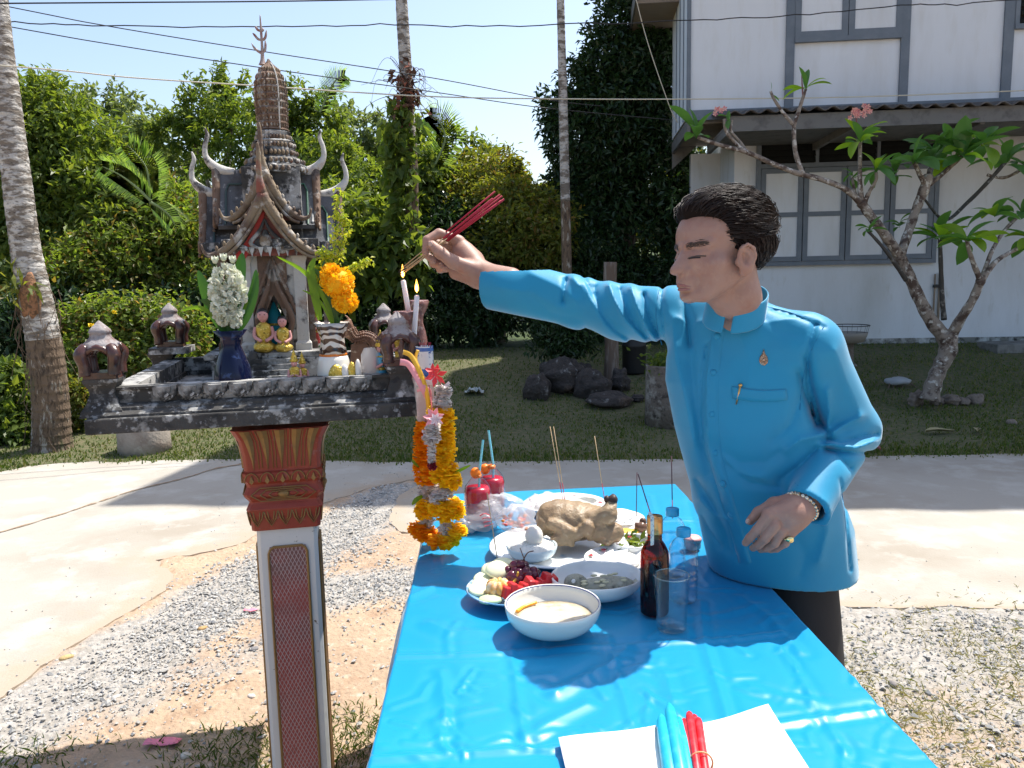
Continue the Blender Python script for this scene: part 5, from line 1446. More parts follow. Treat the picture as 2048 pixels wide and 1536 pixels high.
# torso seen from the front-left: slices (py, left px, right px, depth, half depth)
TL = np.array([0.905, -0.425]); TF = np.array([-0.425, -0.905])     # his left, his front
rows_t = [(640, 1368, 1590, 1.735, .085), (690, 1345, 1612, 1.74, .105), (760, 1338, 1625, 1.74, .118), (850, 1354, 1640, 1.745, .128), (950, 1378, 1662, 1.76, .138), (1050, 1402, 1698, 1.79, .142), (1160, 1425, 1712, 1.80, .138), (1180, 1428, 1713, 1.80, .138)]
tz, tc, ta, tb = [], [], [], []
for (py, l, r, D, bd) in rows_t:
    c = A((l + r) / 2, py, D); hwid = (r - l) / 2 / FOC * D * 1.0
    a_ = math.sqrt(max(hwid ** 2 - (bd * TL[1]) ** 2, .004)) / TL[0]
    tz.append(c[2]); tc.append(c[:2]); ta.append(a_); tb.append(bd)
tz, tc, ta, tb = np.array(tz)[::-1], np.array(tc)[::-1], np.array(ta)[::-1], np.array(tb)[::-1]
def torso_sdf(P, grow=0.0):
    z = P[:, 2]
    cx = np.interp(z, tz, tc[:, 0]); cy = np.interp(z, tz, tc[:, 1]); a = np.interp(z, tz, ta) + grow; b = np.interp(z, tz, tb) + grow
    q = P[:, :2] - np.stack([cx, cy], 1)
    u = q @ TL; v = q @ TF
    k = (np.abs(u / a) ** 2.35 + np.abs(v / b) ** 2.35) ** (1 / 2.35)
    d = (k - 1) * np.minimum(a, b) * 0.95
    return np.maximum(d, z - tz[-1] - grow)
NB = A(1474, 646, 1.705)
RS_, RM, RE, RC = A(1352, 634, 1.83), A(1240, 627, 1.925), A(1160, 607, 1.98), A(978, 566, 2.075)
LS_, LE, LC = A(1618, 698, 1.665), A(1706, 856, 1.70), A(1611, 1015, 1.545)
LE2 = LE + (LE - LS_) * .02
RW, LW = A(962, 549, 2.10), A(1606, 1008, 1.55)
def arms_sdf(P, g=0.0, open_=0.0):
    r = chain(P, [RS_, RM, RE, RC + (RC - RE) * open_], [.068 + g, .067 + g, .062 + g, .066 + g], .02)
    l = chain(P, [LS_, LE2, LC + (LC - LE) * open_], [.066 + g, .053 + g, .0450 + g], .018)
    return r, l
def shoulders_sdf(P, g=0.0):
    d = chain(P, [RS_ + np.array([0, 0, .006]), NB + np.array([0, .02, -.005]), LS_ + np.array([0, 0, .006])], [.056 + g, .066 + g, .058 + g], .03)
    return d
# folds: (polyline in picture terms, depth of the valley (-) or ridge (+) in metres, half width px, fade)
folds = [
 ([(1322, 692), (1290, 672), (1262, 640), (1246, 600), (1240, 580)], -.011, 8), ([(1322, 690), (1280, 690), (1235, 665), (1206, 630), (1192, 598), (1190, 575)], -.010, 9),
 ([(1326, 690), (1308, 650), (1292, 615), (1288, 590)], -.008, 6), ([(1322, 694), (1270, 694), (1215, 680), (1170, 655)], -.006, 10), ([(1330, 680), (1326, 640), (1322, 600), (1326, 572)], -.006, 5),
 ([(1218, 570), (1228, 600), (1250, 640), (1290, 680)], .009, 9), ([(1262, 575), (1272, 610), (1292, 655), (1315, 688)], .007, 7), ([(1170, 565), (1182, 600), (1210, 650), (1250, 682)], .006, 10),
 ([(1132, 560), (1128, 585), (1126, 604)], -.009, 6), ([(1168, 556), (1180, 578), (1186, 590)], -.010, 6), ([(1146, 556), (1156, 570)], .006, 8), ([(1060, 545), (1120, 575), (1150, 600)], .004, 14),
 ([(1752, 868), (1715, 876), (1680, 885), (1655, 878)], -.012, 7), ([(1748, 882), (1712, 897), (1668, 888), (1640, 890)], .009, 8), ([(1735, 905), (1690, 902), (1655, 900)], -.009, 8), ([(1700, 935), (1672, 905), (1650, 895)], -.006, 8),
 ([(1655, 865), (1640, 840), (1622, 770), (1612, 715)], -.012, 8), ([(1630, 650), (1618, 700), (1614, 760), (1625, 830)], -.006, 6), ([(1645, 885), (1625, 905), (1600, 930), (1560, 960)], -.010, 11),
 ([(1650, 870), (1660, 830), (1655, 780)], .006, 9), ([(1720, 835), (1690, 850), (1665, 865)], .008, 10), ([(1668, 700), (1690, 760), (1720, 830)], .004, 12),
 ([(1600, 745), (1610, 790), (1632, 850)], -.008, 8), ([(1575, 900), (1600, 880), (1640, 870)], .006, 10), ([(1560, 905), (1530, 925), (1480, 925), (1450, 905)], -.004, 14), ([(1545, 880), (1580, 850), (1600, 800)], -.004, 10),
 ([(1345, 640), (1352, 720), (1372, 800), (1388, 880)], .010, 14), ([(1385, 650), (1382, 720), (1392, 800), (1400, 880), (1418, 950)], -.010, 13), ([(1368, 600), (1375, 640), (1380, 690)], -.006, 6),
 ([(1425, 690), (1415, 760), (1412, 840), (1420, 900), (1442, 960), (1462, 1010), (1480, 1060), (1492, 1120)], .0035, 6), ([(1414, 690), (1403, 760), (1402, 840), (1410, 905), (1432, 965), (1452, 1015), (1468, 1065), (1478, 1120)], -.0045, 4),
 ([(1425, 880), (1450, 925), (1500, 965), (1560, 975)], -.005, 10), ([(1440, 905), (1475, 945), (1520, 955)], .005, 9), ([(1400, 1000), (1430, 1030), (1460, 1040)], .006, 12), ([(1395, 960), (1425, 1010), (1450, 1060), (1460, 1100)], -.006, 10),
 ([(1405, 1030), (1420, 1060), (1440, 1090)], -.005, 8), ([(1680, 960), (1690, 1020), (1700, 1140)], -.003, 3), ([(1645, 1010), (1655, 1060), (1640, 1120)], .006, 16), ([(1590, 1070), (1610, 1110), (1600, 1150)], -.002, 16),
 ([(1470, 780), (1520, 790), (1572, 785)], -.0015, 3), ([(1530, 640), (1560, 660), (1600, 670)], -.003, 16), ([(1480, 670), (1500, 720), (1500, 780)], .003, 18), ([(1545, 620), (1590, 632), (1650, 655)], -.003, 3),
 ([(1060, 590), (1100, 625), (1160, 640)], -.004, 16), ([(1000, 575), (1060, 585), (1110, 612)], .003, 14)]
def jacket_sdf(P):
    d = torso_sdf(P)
    d = smin(d, shoulders_sdf(P), .035)
    r, l = arms_sdf(P, 0.0, 0.0)
    d = smin(d, r, .03)
    d = smin(d, l, .034)
    X, Y = pix(P)
    m = np.abs(d) < .03
    if m.any():
        dd = np.zeros(m.sum()); Xm, Ym = X[m], Y[m]
        for pl, amp, w in folds:
            bx = (Xm > min(q[0] for q in pl) - 3 * w) & (Xm < max(q[0] for q in pl) + 3 * w) & (Ym > min(q[1] for q in pl) - 3 * w) & (Ym < max(q[1] for q in pl) + 3 * w)
            if not bx.any(): continue
            t = seg_dist(Xm[bx], Ym[bx], pl) / w
            dd[bx] -= (amp * (1.0 if abs(amp) > .009 else 1.6)) * np.exp(-np.abs(t) ** 1.25 * 1.15)
        Pm = P[m]
        dd -= .0022 * rough_xy(Pm[:, 0] * 9 + Pm[:, 2] * 5, Pm[:, 2] * 7 - Pm[:, 1] * 5, 1.6)
        d = d.copy(); d[m] += dd
    # open cuffs, hem and neck: a shell
    ri, li = arms_sdf(P, -.0095, 0.10)
    nRC = (RC - RE) / np.linalg.norm(RC - RE); nLC = (LC - LE) / np.linalg.norm(LC - LE)
    nR2 = nRC + np.array([.0, 0, -.16]); nR2 /= np.linalg.norm(nR2)
    d = np.maximum(d, np.where(np.linalg.norm(P - RC, axis=1) < .12, (P - RC) @ nR2, -1))
    d = np.maximum(d, np.where(np.linalg.norm(P - LC, axis=1) < .12, (P - LC) @ nLC, -1))
    d = np.maximum(d, -np.maximum(ri, -(P - (RC - nRC * .09)) @ nRC))
    d = np.maximum(d, -np.maximum(li, -(P - (LC - nLC * .06)) @ nLC))
    hem = tz[1] + .032
    d = np.maximum(d, hem - P[:, 2])
    d = np.maximum(d, -np.maximum(torso_sdf(P, -.016), P[:, 2] - hem - .03))
    return d
satin = M("blue_satin_jacket", (0.018, 0.25, 0.43), rough=0.52, spec=0.3, sheen=0.35, bump=0.12, bscale=420, bdist=0.0015, var=[((0.022, 0.225, 0.395), 5, 0.45, 0.7)])
skin = M("skin", (0.345, 0.205, 0.158), rough=0.48, spec=0.4, sss=0.12, bump=0.35, bscale=420, bdist=0.0012, var=[((0.32, 0.165, 0.12), 28, 0.45, 0.7), ((0.39, 0.24, 0.18), 60, 0.55, 0.75), ((0.28, 0.145, 0.10), 110, 0.66, 0.76)])
# hands
def hand_right(P):
    d = cone(P, RW, A(925, 508, 2.13), .031, .030)
    d = smin(d, cone(P, RE + (RW - RE) * .7, RW, .040, .032), .02)
    d = smin(d, cone(P, A(955, 555, 2.10), A(912, 545, 2.12), .026, .019), .015)
    d = smin(d, cone(P, A(948, 520, 2.13), A(915, 484, 2.14), .026, .017), .015)
    F_ = [([(918, 482, 2.135), (878, 467, 2.125), (854, 480, 2.11), (851, 503, 2.105)], [.0150, .0128, .0112, .0098]),
          ([(908, 496, 2.155), (868, 486, 2.15), (853, 508, 2.135), (866, 522, 2.12)], [.0145, .0122, .0108, .0095]),
          ([(908, 514, 2.165), (876, 508, 2.165), (866, 527, 2.145), (882, 531, 2.13)], [.0140, .0118, .0105, .0092]),
          ([(914, 530, 2.165), (886, 524, 2.165), (880, 539, 2.145), (894, 538, 2.13)], [.0130, .0105, .0095, .0085])]
    for pts, rr in F_:
        f = chain(P, [A(*q) for q in pts], rr, .004)
        d = smin(d, f, .006)
    t = chain(P, [A(946, 540, 2.085), A(906, 524, 2.075), A(880, 505, 2.08), A(864, 490, 2.09)], [.022, .0172, .0150, .0122], .008)
    d = smin(d, t, .008)
    return d
def hand_left(P):
    d = cone(P, LE + (LW - LE) * .6, LW, .036, .030)
    d = smin(d, cone(P, LW, A(1578, 1030, 1.53), .028, .026), .015)
    d = smin(d, cone(P, A(1585, 1020, 1.53), A(1538, 1030, 1.525), .021, .0150), .012)
    d = smin(d, cone(P, A(1590, 1035, 1.53), A(1562, 1062, 1.525), .022, .0145), .014)
    d = smin(d, cone(P, A(1600, 1030, 1.53), A(1583, 1060, 1.53), .022, .0135), .014)
    F_ = [([(1536, 1032, 1.52), (1514, 1060, 1.525), (1499, 1076, 1.535), (1491, 1086, 1.545)], [.0112, .0096, .0086, .0076]),
          ([(1550, 1050, 1.513), (1530, 1077, 1.517), (1516, 1090, 1.533), (1506, 1096, 1.55)], [.0112, .0098, .0088, .0076]),
          ([(1563, 1062, 1.516), (1549, 1086, 1.522), (1533, 1096, 1.538), (1521, 1099, 1.552)], [.0108, .0094, .0084, .0074]),
          ([(1583, 1064, 1.522), (1570, 1086, 1.53), (1553, 1097, 1.545), (1540, 1100, 1.556)], [.0098, .0086, .0076, .0068])]
    for pts, rr in F_:
        d = smin(d, chain(P, [A(*q) for q in pts], rr, .003), .0022)
    d = smin(d, chain(P, [A(1582, 1004, 1.55), A(1548, 1008, 1.555), A(1517, 1025, 1.56), A(1500, 1042, 1.56)], [.018, .0135, .0108, .0088], .006), .008)
    return d
def body_sdf(P):
    d = head_sdf(P)
    d = smin(d, cone(P, from_head((-.028, 0, -.13)), NB + np.array([.01, 0.0, -.03]), .047, .044), .008)
    d = smin(d, torso_sdf(P, -.034), .01)
    d = smin(d, shoulders_sdf(P, -.026), .01)
    r, l = arms_sdf(P, -.030, -.05)
    d = smin(smin(d, r, .006), l, .004)
    for f, c in ((hand_right, A(920, 520, 2.12)), (hand_left, A(1560, 1040, 1.54))):
        m = np.linalg.norm(P - c, axis=1) < .30
        if m.any():
            d = d.copy(); d[m] = smin(d[m], f(P[m]), .012)
    return np.maximum(d, np.where(P[:, 0] > .42, np.where(np.linalg.norm(P - A(1560, 1040, 1.54), axis=1) < .14, -1, tz[1] + .07 - P[:, 2]), -1))
person = link_mesh("person", sculpt("person", body_sdf, (-.29, 1.36, .70), (.90, 2.26, 1.66), .0032), skin)
tag(person, "man in a bright blue long sleeved jacket and black trousers reaching incense towards the shrine", "person")
jacket = link_mesh("jacket", sculpt("jacket", jacket_sdf, (-.12, 1.42, .66), (.90, 2.18, 1.46), .0040), satin, person)
md = jacket.modifiers.new("smooth", 'SMOOTH'); md.factor = 0.5; md.iterations = 2
md = person.modifiers.new("smooth", 'SMOOTH'); md.factor = 0.4; md.iterations = 1
# standing collar
nd = (from_head((-.028, 0, -.13)) - NB); nd /= np.linalg.norm(nd)
cm = basis(Vector((TF[0], TF[1], 0)), Vector(nd))
cfw = Vector(cm.col[0]); clf = Vector(cm.col[1]); cup = Vector(cm.col[2])
rows = []
c0 = Vector(A(1472, 612, 1.668))
for k in range(6):
    t = k / 5; r_ = []
    for j in range(45):
        a = math.radians(7 + 346 * j / 44)
        rr_ = .0610 - .002 * t
        h_ = -.030 + .054 * t - .024 * math.cos(a) + .006 * math.sin(a)
        r_.append(c0 + cfw * (math.cos(a) * rr_) + clf * (math.sin(a) * rr_) + cup * h_)
    rows.append(r_)
b = MB(); b.sheet(rows); b.build("collar", satin, jacket, solid=.004, sub=1)
def on_front(px, py, dlo=1.35, dhi=1.9):
    """where the ray through a pixel first meets the jacket"""
    ds = np.arange(dlo, dhi, .002); r0 = ray(px, py); rr_ = np.array([np.array(EYE + r0 * (q / r0.y)) for q in ds])
    v = jacket_sdf(rr_); i = np.argmax(v < 0)
    return rr_[i] if v[i] < 0 else rr_[-1]
def front_frame(px, py):
    p = on_front(px, py); e = 1e-2
    g = np.array([jacket_sdf(np.array([p + np.eye(3)[k] * e]))[0] - jacket_sdf(np.array([p - np.eye(3)[k] * e]))[0] for k in range(3)])
    g /= np.linalg.norm(g); return Vector(p), Vector(g)
for (px, py) in ((1435, 672), (1427, 745), (1425, 828), (1430, 905), (1444, 968), (1462, 1030)):
    p, nrm = front_frame(px, py)
    rot = nrm.to_track_quat('Z', 'Y').to_matrix()
    b = MB(); b.lathe([(.0068, -.004), (.0074, .0005), (.0066, .003), (.004, .0045), (.0001, .005)], 14, p, rot); b.lathe([(.0092, -.003), (.0088, .0008), (.0072, .0012), (.006, .0)], 14, p, rot)
    b.build("button", satin, jacket)
# button placket and the seams of sleeve and shoulder
rows = []
ctr = ((1437, 662), (1431, 700), (1426, 745), (1424, 800), (1425, 850), (1430, 905), (1445, 965), (1463, 1030), (1478, 1080), (1490, 1125))
cP = catmull([Vector((x, y, 0)) for x, y in ctr], 4)
for q in cP:
    r_ = []
    for o_ in (-13, -12, -5, 4, 13, 14):
        p, nrm = front_frame(q.x + o_, q.y); r_.append(p + nrm * (.0018 if abs(o_) < 13.5 and o_ > -13 else -.001))
    rows.append(r_)
b = MB(); b.sheet(rows); b.build("placket", satin, jacket)
seam_m = M("jacket_seam", (0.008, 0.16, 0.32), rough=.8)
for pl in (((1648, 652), (1628, 690), (1612, 730), (1602, 780), (1600, 820)), ((1318, 580), (1312, 620), (1316, 660), (1324, 690)), ((1525, 612), (1570, 622), (1610, 636), (1646, 652)), ((1684, 985), (1690, 1040), (1696, 1110)), ((1590, 966), (1622, 996), (1650, 1028))):
    P_ = []
    for q in catmull([Vector((x, y, 0)) for x, y in pl], 4):
        p, nrm = front_frame(q.x, q.y) if q.x > 1200 else (None, None)
        if p is None:
            pp = on_front(q.x, q.y, 1.9, 2.3); p, nrm = Vector(pp), Vector((0, -1, 0))
        P_.append(p + nrm * .0002)
    b = MB(); b.tube(P_, .0011, 4, caps=False); b.build("seam", seam_m, jacket)
# chest pocket
rows = []
for (x0, y0, x1, y1) in ((1464, 772, 1572, 778), (1464, 776, 1572, 782), (1465, 786, 1573, 792), (1466, 797, 1573, 800)):
    r_ = []
    for j in range(13):
        t = j / 12; p, nrm = front_frame(x0 + (x1 - x0) * t, y0 + (y1 - y0) * t + 5 * math.sin(t * math.pi)); r_.append(p + nrm * .0022)
    rows.append(r_)
b = MB(); b.sheet(rows); b.build("pocket_welt", satin, jacket, solid=.003)
# gold pen in the pocket, badge on the chest
p0, n0 = front_frame(1482, 770); p1, n1 = front_frame(1473, 808)
gold = M("polished_gold", (0.75, 0.42, 0.14), rough=0.28, metal=1.0)
b = MB(); b.tube([p0 + n0 * .004, p1 + n1 * .003], [.0026, .0014], 8); b.ell(p0 + n0 * .005, (.0045, .0045, .0035), 8, 6); b.build("pen_clip", gold, jacket)
p, nrm = front_frame(1527, 716); rot = nrm.to_track_quat('Z', 'Y').to_matrix()
bronze = M("bronze_badge", (0.32, 0.2, 0.13), rough=.38, metal=.85, var=[((.6, .42, .3), 300, .5, .6)])
upv = (Vector((0, 0, 1)) - nrm * nrm.z).normalized(); sdv = upv.cross(nrm)
mt = Matrix((sdv, upv, nrm)).transposed()
b = MB()
out = [(0, .0185), (.003, .009), (.0075, .002), (.0088, -.005), (.007, -.011), (.003, -.0145), (0, -.0155), (-.003, -.0145), (-.007, -.011), (-.0088, -.005), (-.0075, .002), (-.003, .009)]
vs = [p + mt @ Vector((x, y, z)) for z in (0, .0025) for x, y in out] + [p + mt @ Vector((x * .8, y * .8, .0042)) for x, y in out]
n_ = len(out); b.add(vs, [(i, (i + 1) % n_, n_ + (i + 1) % n_, n_ + i) for i in range(n_)] + [(n_ + i, n_ + (i + 1) % n_, 2 * n_ + (i + 1) % n_, 2 * n_ + i) for i in range(n_)] + [tuple(2 * n_ + i for i in range(n_))])
b.ell(p + mt @ Vector((0, -.004, .004)), .0042, 10, 6); b.ell(p + mt @ Vector((0, .008, .0035)), (.002, .002, .004), 8, 6)
b.tube([p + mt @ Vector((.0065 * math.cos(t), -.004 + .0065 * math.sin(t), .0042)) for t in np.linspace(0, 6.283, 15)], .0008, 5)
b.build("badge", bronze, jacket)
# trousers
black = M("black_trouser_cloth", (0.012, 0.012, 0.014), rough=0.75, bump=.1, bscale=300, bdist=.001)
def trouser_sdf(P):
    hipn, hipf = np.array([.655, 1.785, .80]), np.array([.63, 1.90, .80])
    a = chain(P, [hipn, np.array([.672, 1.75, .45]), np.array([.675, 1.74, .04])], [.082, .090, .088], .02)
    c = chain(P, [hipf, np.array([.66, 1.95, .45]), np.array([.675, 1.98, .04])], [.094, .085, .085], .02)
    d = smin(a, c, .02)
    d = smin(d, ellp(P, (.62, 1.82, .84), (.12, .12, .10)), .03)
    d = d - .003 * np.sin(P[:, 1] * 60 + P[:, 2] * 5) * np.clip((.7 - P[:, 2]) * 3, 0, 1)
    return np.maximum(np.maximum(d, .035 - P[:, 2]), P[:, 2] - .765)
link_mesh("trousers", sculpt("trousers", trouser_sdf, (.40, 1.58, .0), (.86, 2.12, .96), .009), black, person)
shoe = M("black_leather_shoe", (.015, .013, .012), rough=.3)
for (x, y) in ((.675, 1.74), (.675, 1.98)):
    b = MB(); b.ell((x - .06, y - .03, .035), (.14, .05, .045), 16, 10); b.build("shoe", shoe, person)
# hair: a cap and many combed strands
def hair_ell(q): return ellp(q, (-.024, 0, .046), (.108, .0875, .093))
def hair_sdf(P):
    q = to_head(P); ay = np.abs(q[:, 1]); x, z = q[:, 0], q[:, 2]
    d = hair_ell(q)
    d = smin(d, ellp(q, (.030, .005, .096), (.055, .055, .033)), .03)
    d = smin(d, ellp(q, (-.060, 0, .0), (.062, .070, .075)), .03)
    d = smin(d, ellp(q, (-.024, 0, .0), (.078, .0835, .062)), .02)
    # hairline: forehead, temple, sideburn, round the ear, nape
    hx = np.interp(z, [-.10, -.085, -.06, -.045, -.028, -.006, .01, .045, .062, .074, .10, .16], [-.050, -.045, -.040, -.030, -.014, .034, .036, .036, .046, .062, .078, .10])
    hx = np.where(z > .055, hx + .018 * (1 - np.clip(ay / .05, 0, 1)), hx)
    sb = np.maximum(np.abs(x - .034) - .009, np.maximum(-.034 - z, z - .03))
    m = np.minimum(x - hx, sb)
    m = np.maximum(m, -.092 - z)
    n = .0008 * np.sin(q[:, 1] * 260 + x * 60 + 3 * np.sin(x * 40)) + .001 * np.sin(z * 330 + x * 90)
    return smax(d + n + .0025 * np.clip((.03 - z) / .03, 0, 1), m * .9, .004) * HS
hair_m = M("black_hair", (0.014, 0.009, 0.008), rough=0.42, spec=0.35, var=[((.03, .014, .010), 60, .5, .65)])
hair = link_mesh("hair", sculpt("hair", hair_sdf, tuple(HC_ - .17), tuple(HC_ + .17), .0025), M("dark_hair_base", (0.012, 0.008, 0.007), rough=0.8, spec=0.1), person)
rs_ = np.random.RandomState(3); b = MB(); made = 0
while made < 3200:
    q = rs_.randn(3); q /= np.linalg.norm(q); q = np.array([-.02, 0, .05]) + q * np.array([.112, .092, .10])
    if q[2] < -.075: continue
    P0 = np.array([from_head(q)]);
    hx_ = np.interp(q[2], [-.08, -.03, .0, .01, .045, .062, .074, .10, .16], [-.06, -.04, .0, .034, .036, .046, .062, .078, .10])
    if q[0] > hx_ + (.012 if q[2] > .0 else .0): continue
    path = []; cur = q.copy()
    low_ = q[2] < .01
    vel = np.array([-.5, 0, -1.]) if low_ else np.array([-1, .25 * np.sign(q[1]) + rs_.randn() * .22, -.05 + rs_.randn() * .15 + (.5 if q[0] > .05 else 0)])
    L_ = .0065 + .0035 * rs_.rand(); lift = .002 + .009 * rs_.rand() ** 6
    for k in range(6):
        g = (cur - np.array([-.024, 0, .046])) / np.array([.108, .0875, .093]) ** 2; g /= np.linalg.norm(g)
        for _ in range(2):
            dd = hair_sdf(np.array([from_head(cur)]))[0] / HS; cur = cur - g * (dd - lift * (1 if k < 5 else .5))
        path.append(Vector(from_head(cur)))
        v2 = vel - g * (vel @ g); v2 /= np.linalg.norm(v2); vel = vel + np.array([0, 0, -.10]); cur = cur + v2 * L_
    b.tube(path, [.0005, .0008, .0008, .0007, .0005, .0002], 3, caps=False); made += 1
b.build("hair_strands", hair_m, hair, kind="stuff")
def skin_at(px, py):
    ds = np.arange(1.45, 1.8, .0015); r0 = ray(px, py); rr_ = np.array([np.array(EYE + r0 * (q / r0.y)) for q in ds])
    v = head_sdf(rr_); i = np.argmax(v < 0); return rr_[i]
def surf_head(q, lift=.0008):
    """push a head-space point to the skin along +x"""
    q = np.array(q, float)
    for _ in range(8):
        dd = head_sdf(np.array([from_head(q)]))[0] / HS; q[0] -= (dd - lift)
    return q
brow_m = M("eyebrow_hair", (0.085, 0.06, 0.05), rough=.7)
eye_m = M('dark_eye', (.03, .02, .018), rough=.15)
for s in (1, -1):
    b = MB()
    for i in range(150):
        t = rs_.rand(); y = .012 + .040 * t; z = .0115 + .004 * math.sin(t * 2.6) + rs_.randn() * .0032
        a0 = surf_head((.1, s * y, z)); a1 = surf_head((.1, s * (y + .0055), z + .0015 - .003 * t))
        b.tube([Vector(from_head(a0)), Vector(from_head(a1))], [.00055, .0002], 3, caps=False)
    b.build("eyebrow", brow_m, person)
    b = MB(); pts = [Vector(from_head(surf_head((.1, s * y, z), .0002))) for y, z in ((.0175, -.0165), (.024, -.0145), (.032, -.0140), (.040, -.0150), (.047, -.0175))]
    b.tube(catmull(pts, 4), .0013, 5); b.build("eyelid_line", brow_m, person)
    b = MB(); pts = [Vector(from_head(surf_head((.1, s * y, z), .0001))) for y, z in ((.021, -.0172), (.027, -.0168), (.034, -.0172), (.040, -.0185))]
    b.tube(catmull(pts, 4), .0014, 5); b.build("eye", eye_m, person)
lip_m = M("lips", (0.27, 0.115, 0.10), rough=.45, sss=.1)
for (z0, z1, r) in ((-.0745, -.0825, .0030), (-.0865, -.0885, .0032)):
    b = MB(); pts = [Vector(from_head(surf_head((.12, y, z0 + (z1 - z0) * abs(y) / .021), -.0014))) for y in (-.021, -.014, -.006, 0, .006, .014, .021)]
    b.tube(catmull(pts, 4), lerp_list([.0008, r, r, r, .0008], 25), 8); b.build("lip", lip_m, person)
# bracelet and gold ring
b = MB(); ax = Vector(LW - LE).normalized(); c = Vector(A(1601, 1013, 1.548)) ; e1 = ax.cross(Vector((0, 0, 1))).normalized(); e2 = ax.cross(e1)
for i in range(26):
    a = 2 * math.pi * i / 26; b.ell(c + e1 * math.cos(a) * .0335 + e2 * math.sin(a) * .0335, .0052, 7, 5)
b.build("bead_bracelet", M("silver_beads", (.7, .62, .5), rough=.25, metal=.9, var=[((.25, .17, .1), 90, .5, .6)]), person)
b = MB(); c = Vector(A(1575, 1076, 1.527)); ax = (Vector(A(1570, 1086, 1.53)) - Vector(A(1583, 1064, 1.522))).normalized(); e1 = ax.cross(Vector((0, 0, 1))).normalized(); e2 = ax.cross(e1)
b.tube([c + e1 * math.cos(a) * .0112 + e2 * math.sin(a) * .0112 for a in np.linspace(0, 6.283, 17)], .0024, 6)
b.ell(c + Vector((0, -.0125, .002)), (.0085, .0045, .006), 10, 6); b.build("gold_ring", M("pale_gold", (.85, .72, .35), rough=.2, metal=1), person)
# finger nails
nail = M("finger_nail", (.5, .33, .27), rough=.3)
for (px, py, y, r) in ((1496, 1043, 1.5505, .0052), (861, 488, 2.0775, .0062)):
    b = MB(); b.ell(A(px, py, y), (r, .002, r * 1.15), 8, 6); b.build("thumb_nail", nail, person)
# incense held in the raised hand: wooden lower ends, red upper ends
wood_i = M("bare_incense_wood", (0.46, 0.33, 0.19), rough=.7, var=[((.3, .2, .11), 40, .5, .7)])
red_i = M("red_incense", (0.36, 0.02, 0.05), rough=.75)
char_i = M("charred_tip", (.03, .022, .02), rough=.9)
glow = M("ember", (.9, .2, .02), rough=.8, emit=((1, .32, .04), 6))
ends = [(798, 541, 990, 383, 2.118), (800, 545, 1000, 389, 2.108), (803, 548, 1004, 392, 2.100), (796, 545, 1008, 398, 2.112), (799, 549, 1002, 401, 2.122), (804, 543, 985, 397, 2.10), (801, 551, 1008, 399, 2.13)]
for i, (x0, y0, x1, y1, D) in enumerate(ends):
    p0, pm_, p1 = Vector(A(x0, y0, D + .035)), None, Vector(A(x1, y1, D - .03 - .006 * i))
    d = p1 - p0; j0 = p0 + d * .47
    root = empty("incense_stick", tuple(p0), 0, ("topmost", "longest upper", "third highest", "lowest", "second lowest", "short upper", "middle")[i] + " red incense stick of the fanned bunch in the raised hand", "incense stick", "incense sticks held in the raised hand")
    z = Vector((0, 0, 0))
    b = MB(); b.tube([d * .05, d * .47], .0013, 6); b.build("wooden_end", wood_i, root)
    b = MB(); b.tube([d * .47, d], .0022, 6); b.build("red_end", red_i, root)
    b = MB(); b.tube([z, d * .05], .0012, 6); b.build("burnt_end", char_i, root)
# ------------------------------------------------------------------ the table and its blue cloth
TZ = 0.752
def T(px, py, z=TZ): return atz(px, py, z)
_nl, _nr, _fl, _fr = T(735, 1536), T(1880, 1536), T(868, 988), T(1350, 966)
def tpt(s, t):
    """s across 0..1, t along 0 (picture's lower edge) .. 1 (far end)"""
    a = _nl.lerp(_fl, t) if 0 <= t <= 1 else _nl + (_fl - _nl) * t
    c = _nr.lerp(_fr, t) if 0 <= t <= 1 else _nr + (_fr - _nr) * t
    return a + (c - a) * s
creases = [([(790, 1309), (970, 1304), (1150, 1291), (1230, 1287), (1460, 1274), (1560, 1262)], .0030, .007), ([(745, 1514), (963, 1498), (1116, 1489), (1300, 1470), (1550, 1445), (1780, 1412)], .0034, .007),
           ([(1400, 1200), (1408, 1275), (1455, 1433), (1480, 1536)], .0026, .007), ([(1215, 1270), (1227, 1310), (1268, 1462), (1280, 1536)], .0018, .006), ([(1020, 1290), (1028, 1330), (1051, 1492)], .0018, .006), ([(1560, 1290), (1600, 1350), (1690, 1500)], .0018, .006),
           ([(1110, 1382), (1170, 1352), (1227, 1322), (1252, 1293)], .0045, .010), ([(1063, 1462), (1120, 1430), (1174, 1404)], .0036, .010), ([(870, 1440), (920, 1425), (990, 1410)], .0020, .008), ([(1480, 1190), (1540, 1230), (1600, 1300)], .002, .008),
           ([(840, 1110), (880, 1095), (960, 1090)], .003, .010), ([(820, 1190), (870, 1170), (930, 1180)], .003, .012), ([(1390, 1000), (1400, 1040), (1440, 1110)], .003, .008), ([(1300, 990), (1310, 1030)], .002, .007), ([(1010, 985), (1030, 1010), (1040, 1040)], .0022, .008),
           ([(880, 1068), (1050, 1052), (1200, 1045), (1420, 1035)], .0022, .006), ([(1430, 1115), (1500, 1100)], -.002, .01), ([(860, 1245), (900, 1262), (960, 1260)], .0026, .012), ([(1380, 1230), (1450, 1225), (1520, 1205)], .002, .009), ([(1500, 1370), (1560, 1390), (1640, 1400)], .0018, .008),
           ([(1330, 1340), (1345, 1390), (1352, 1430)], .0022, .008), ([(880, 1340), (890, 1400), (880, 1470)], .0018, .008), ([(960, 1340), (1040, 1350), (1100, 1345)], .0016, .008)]
NS, NTT = 200, 400
_cr = random.Random(12)
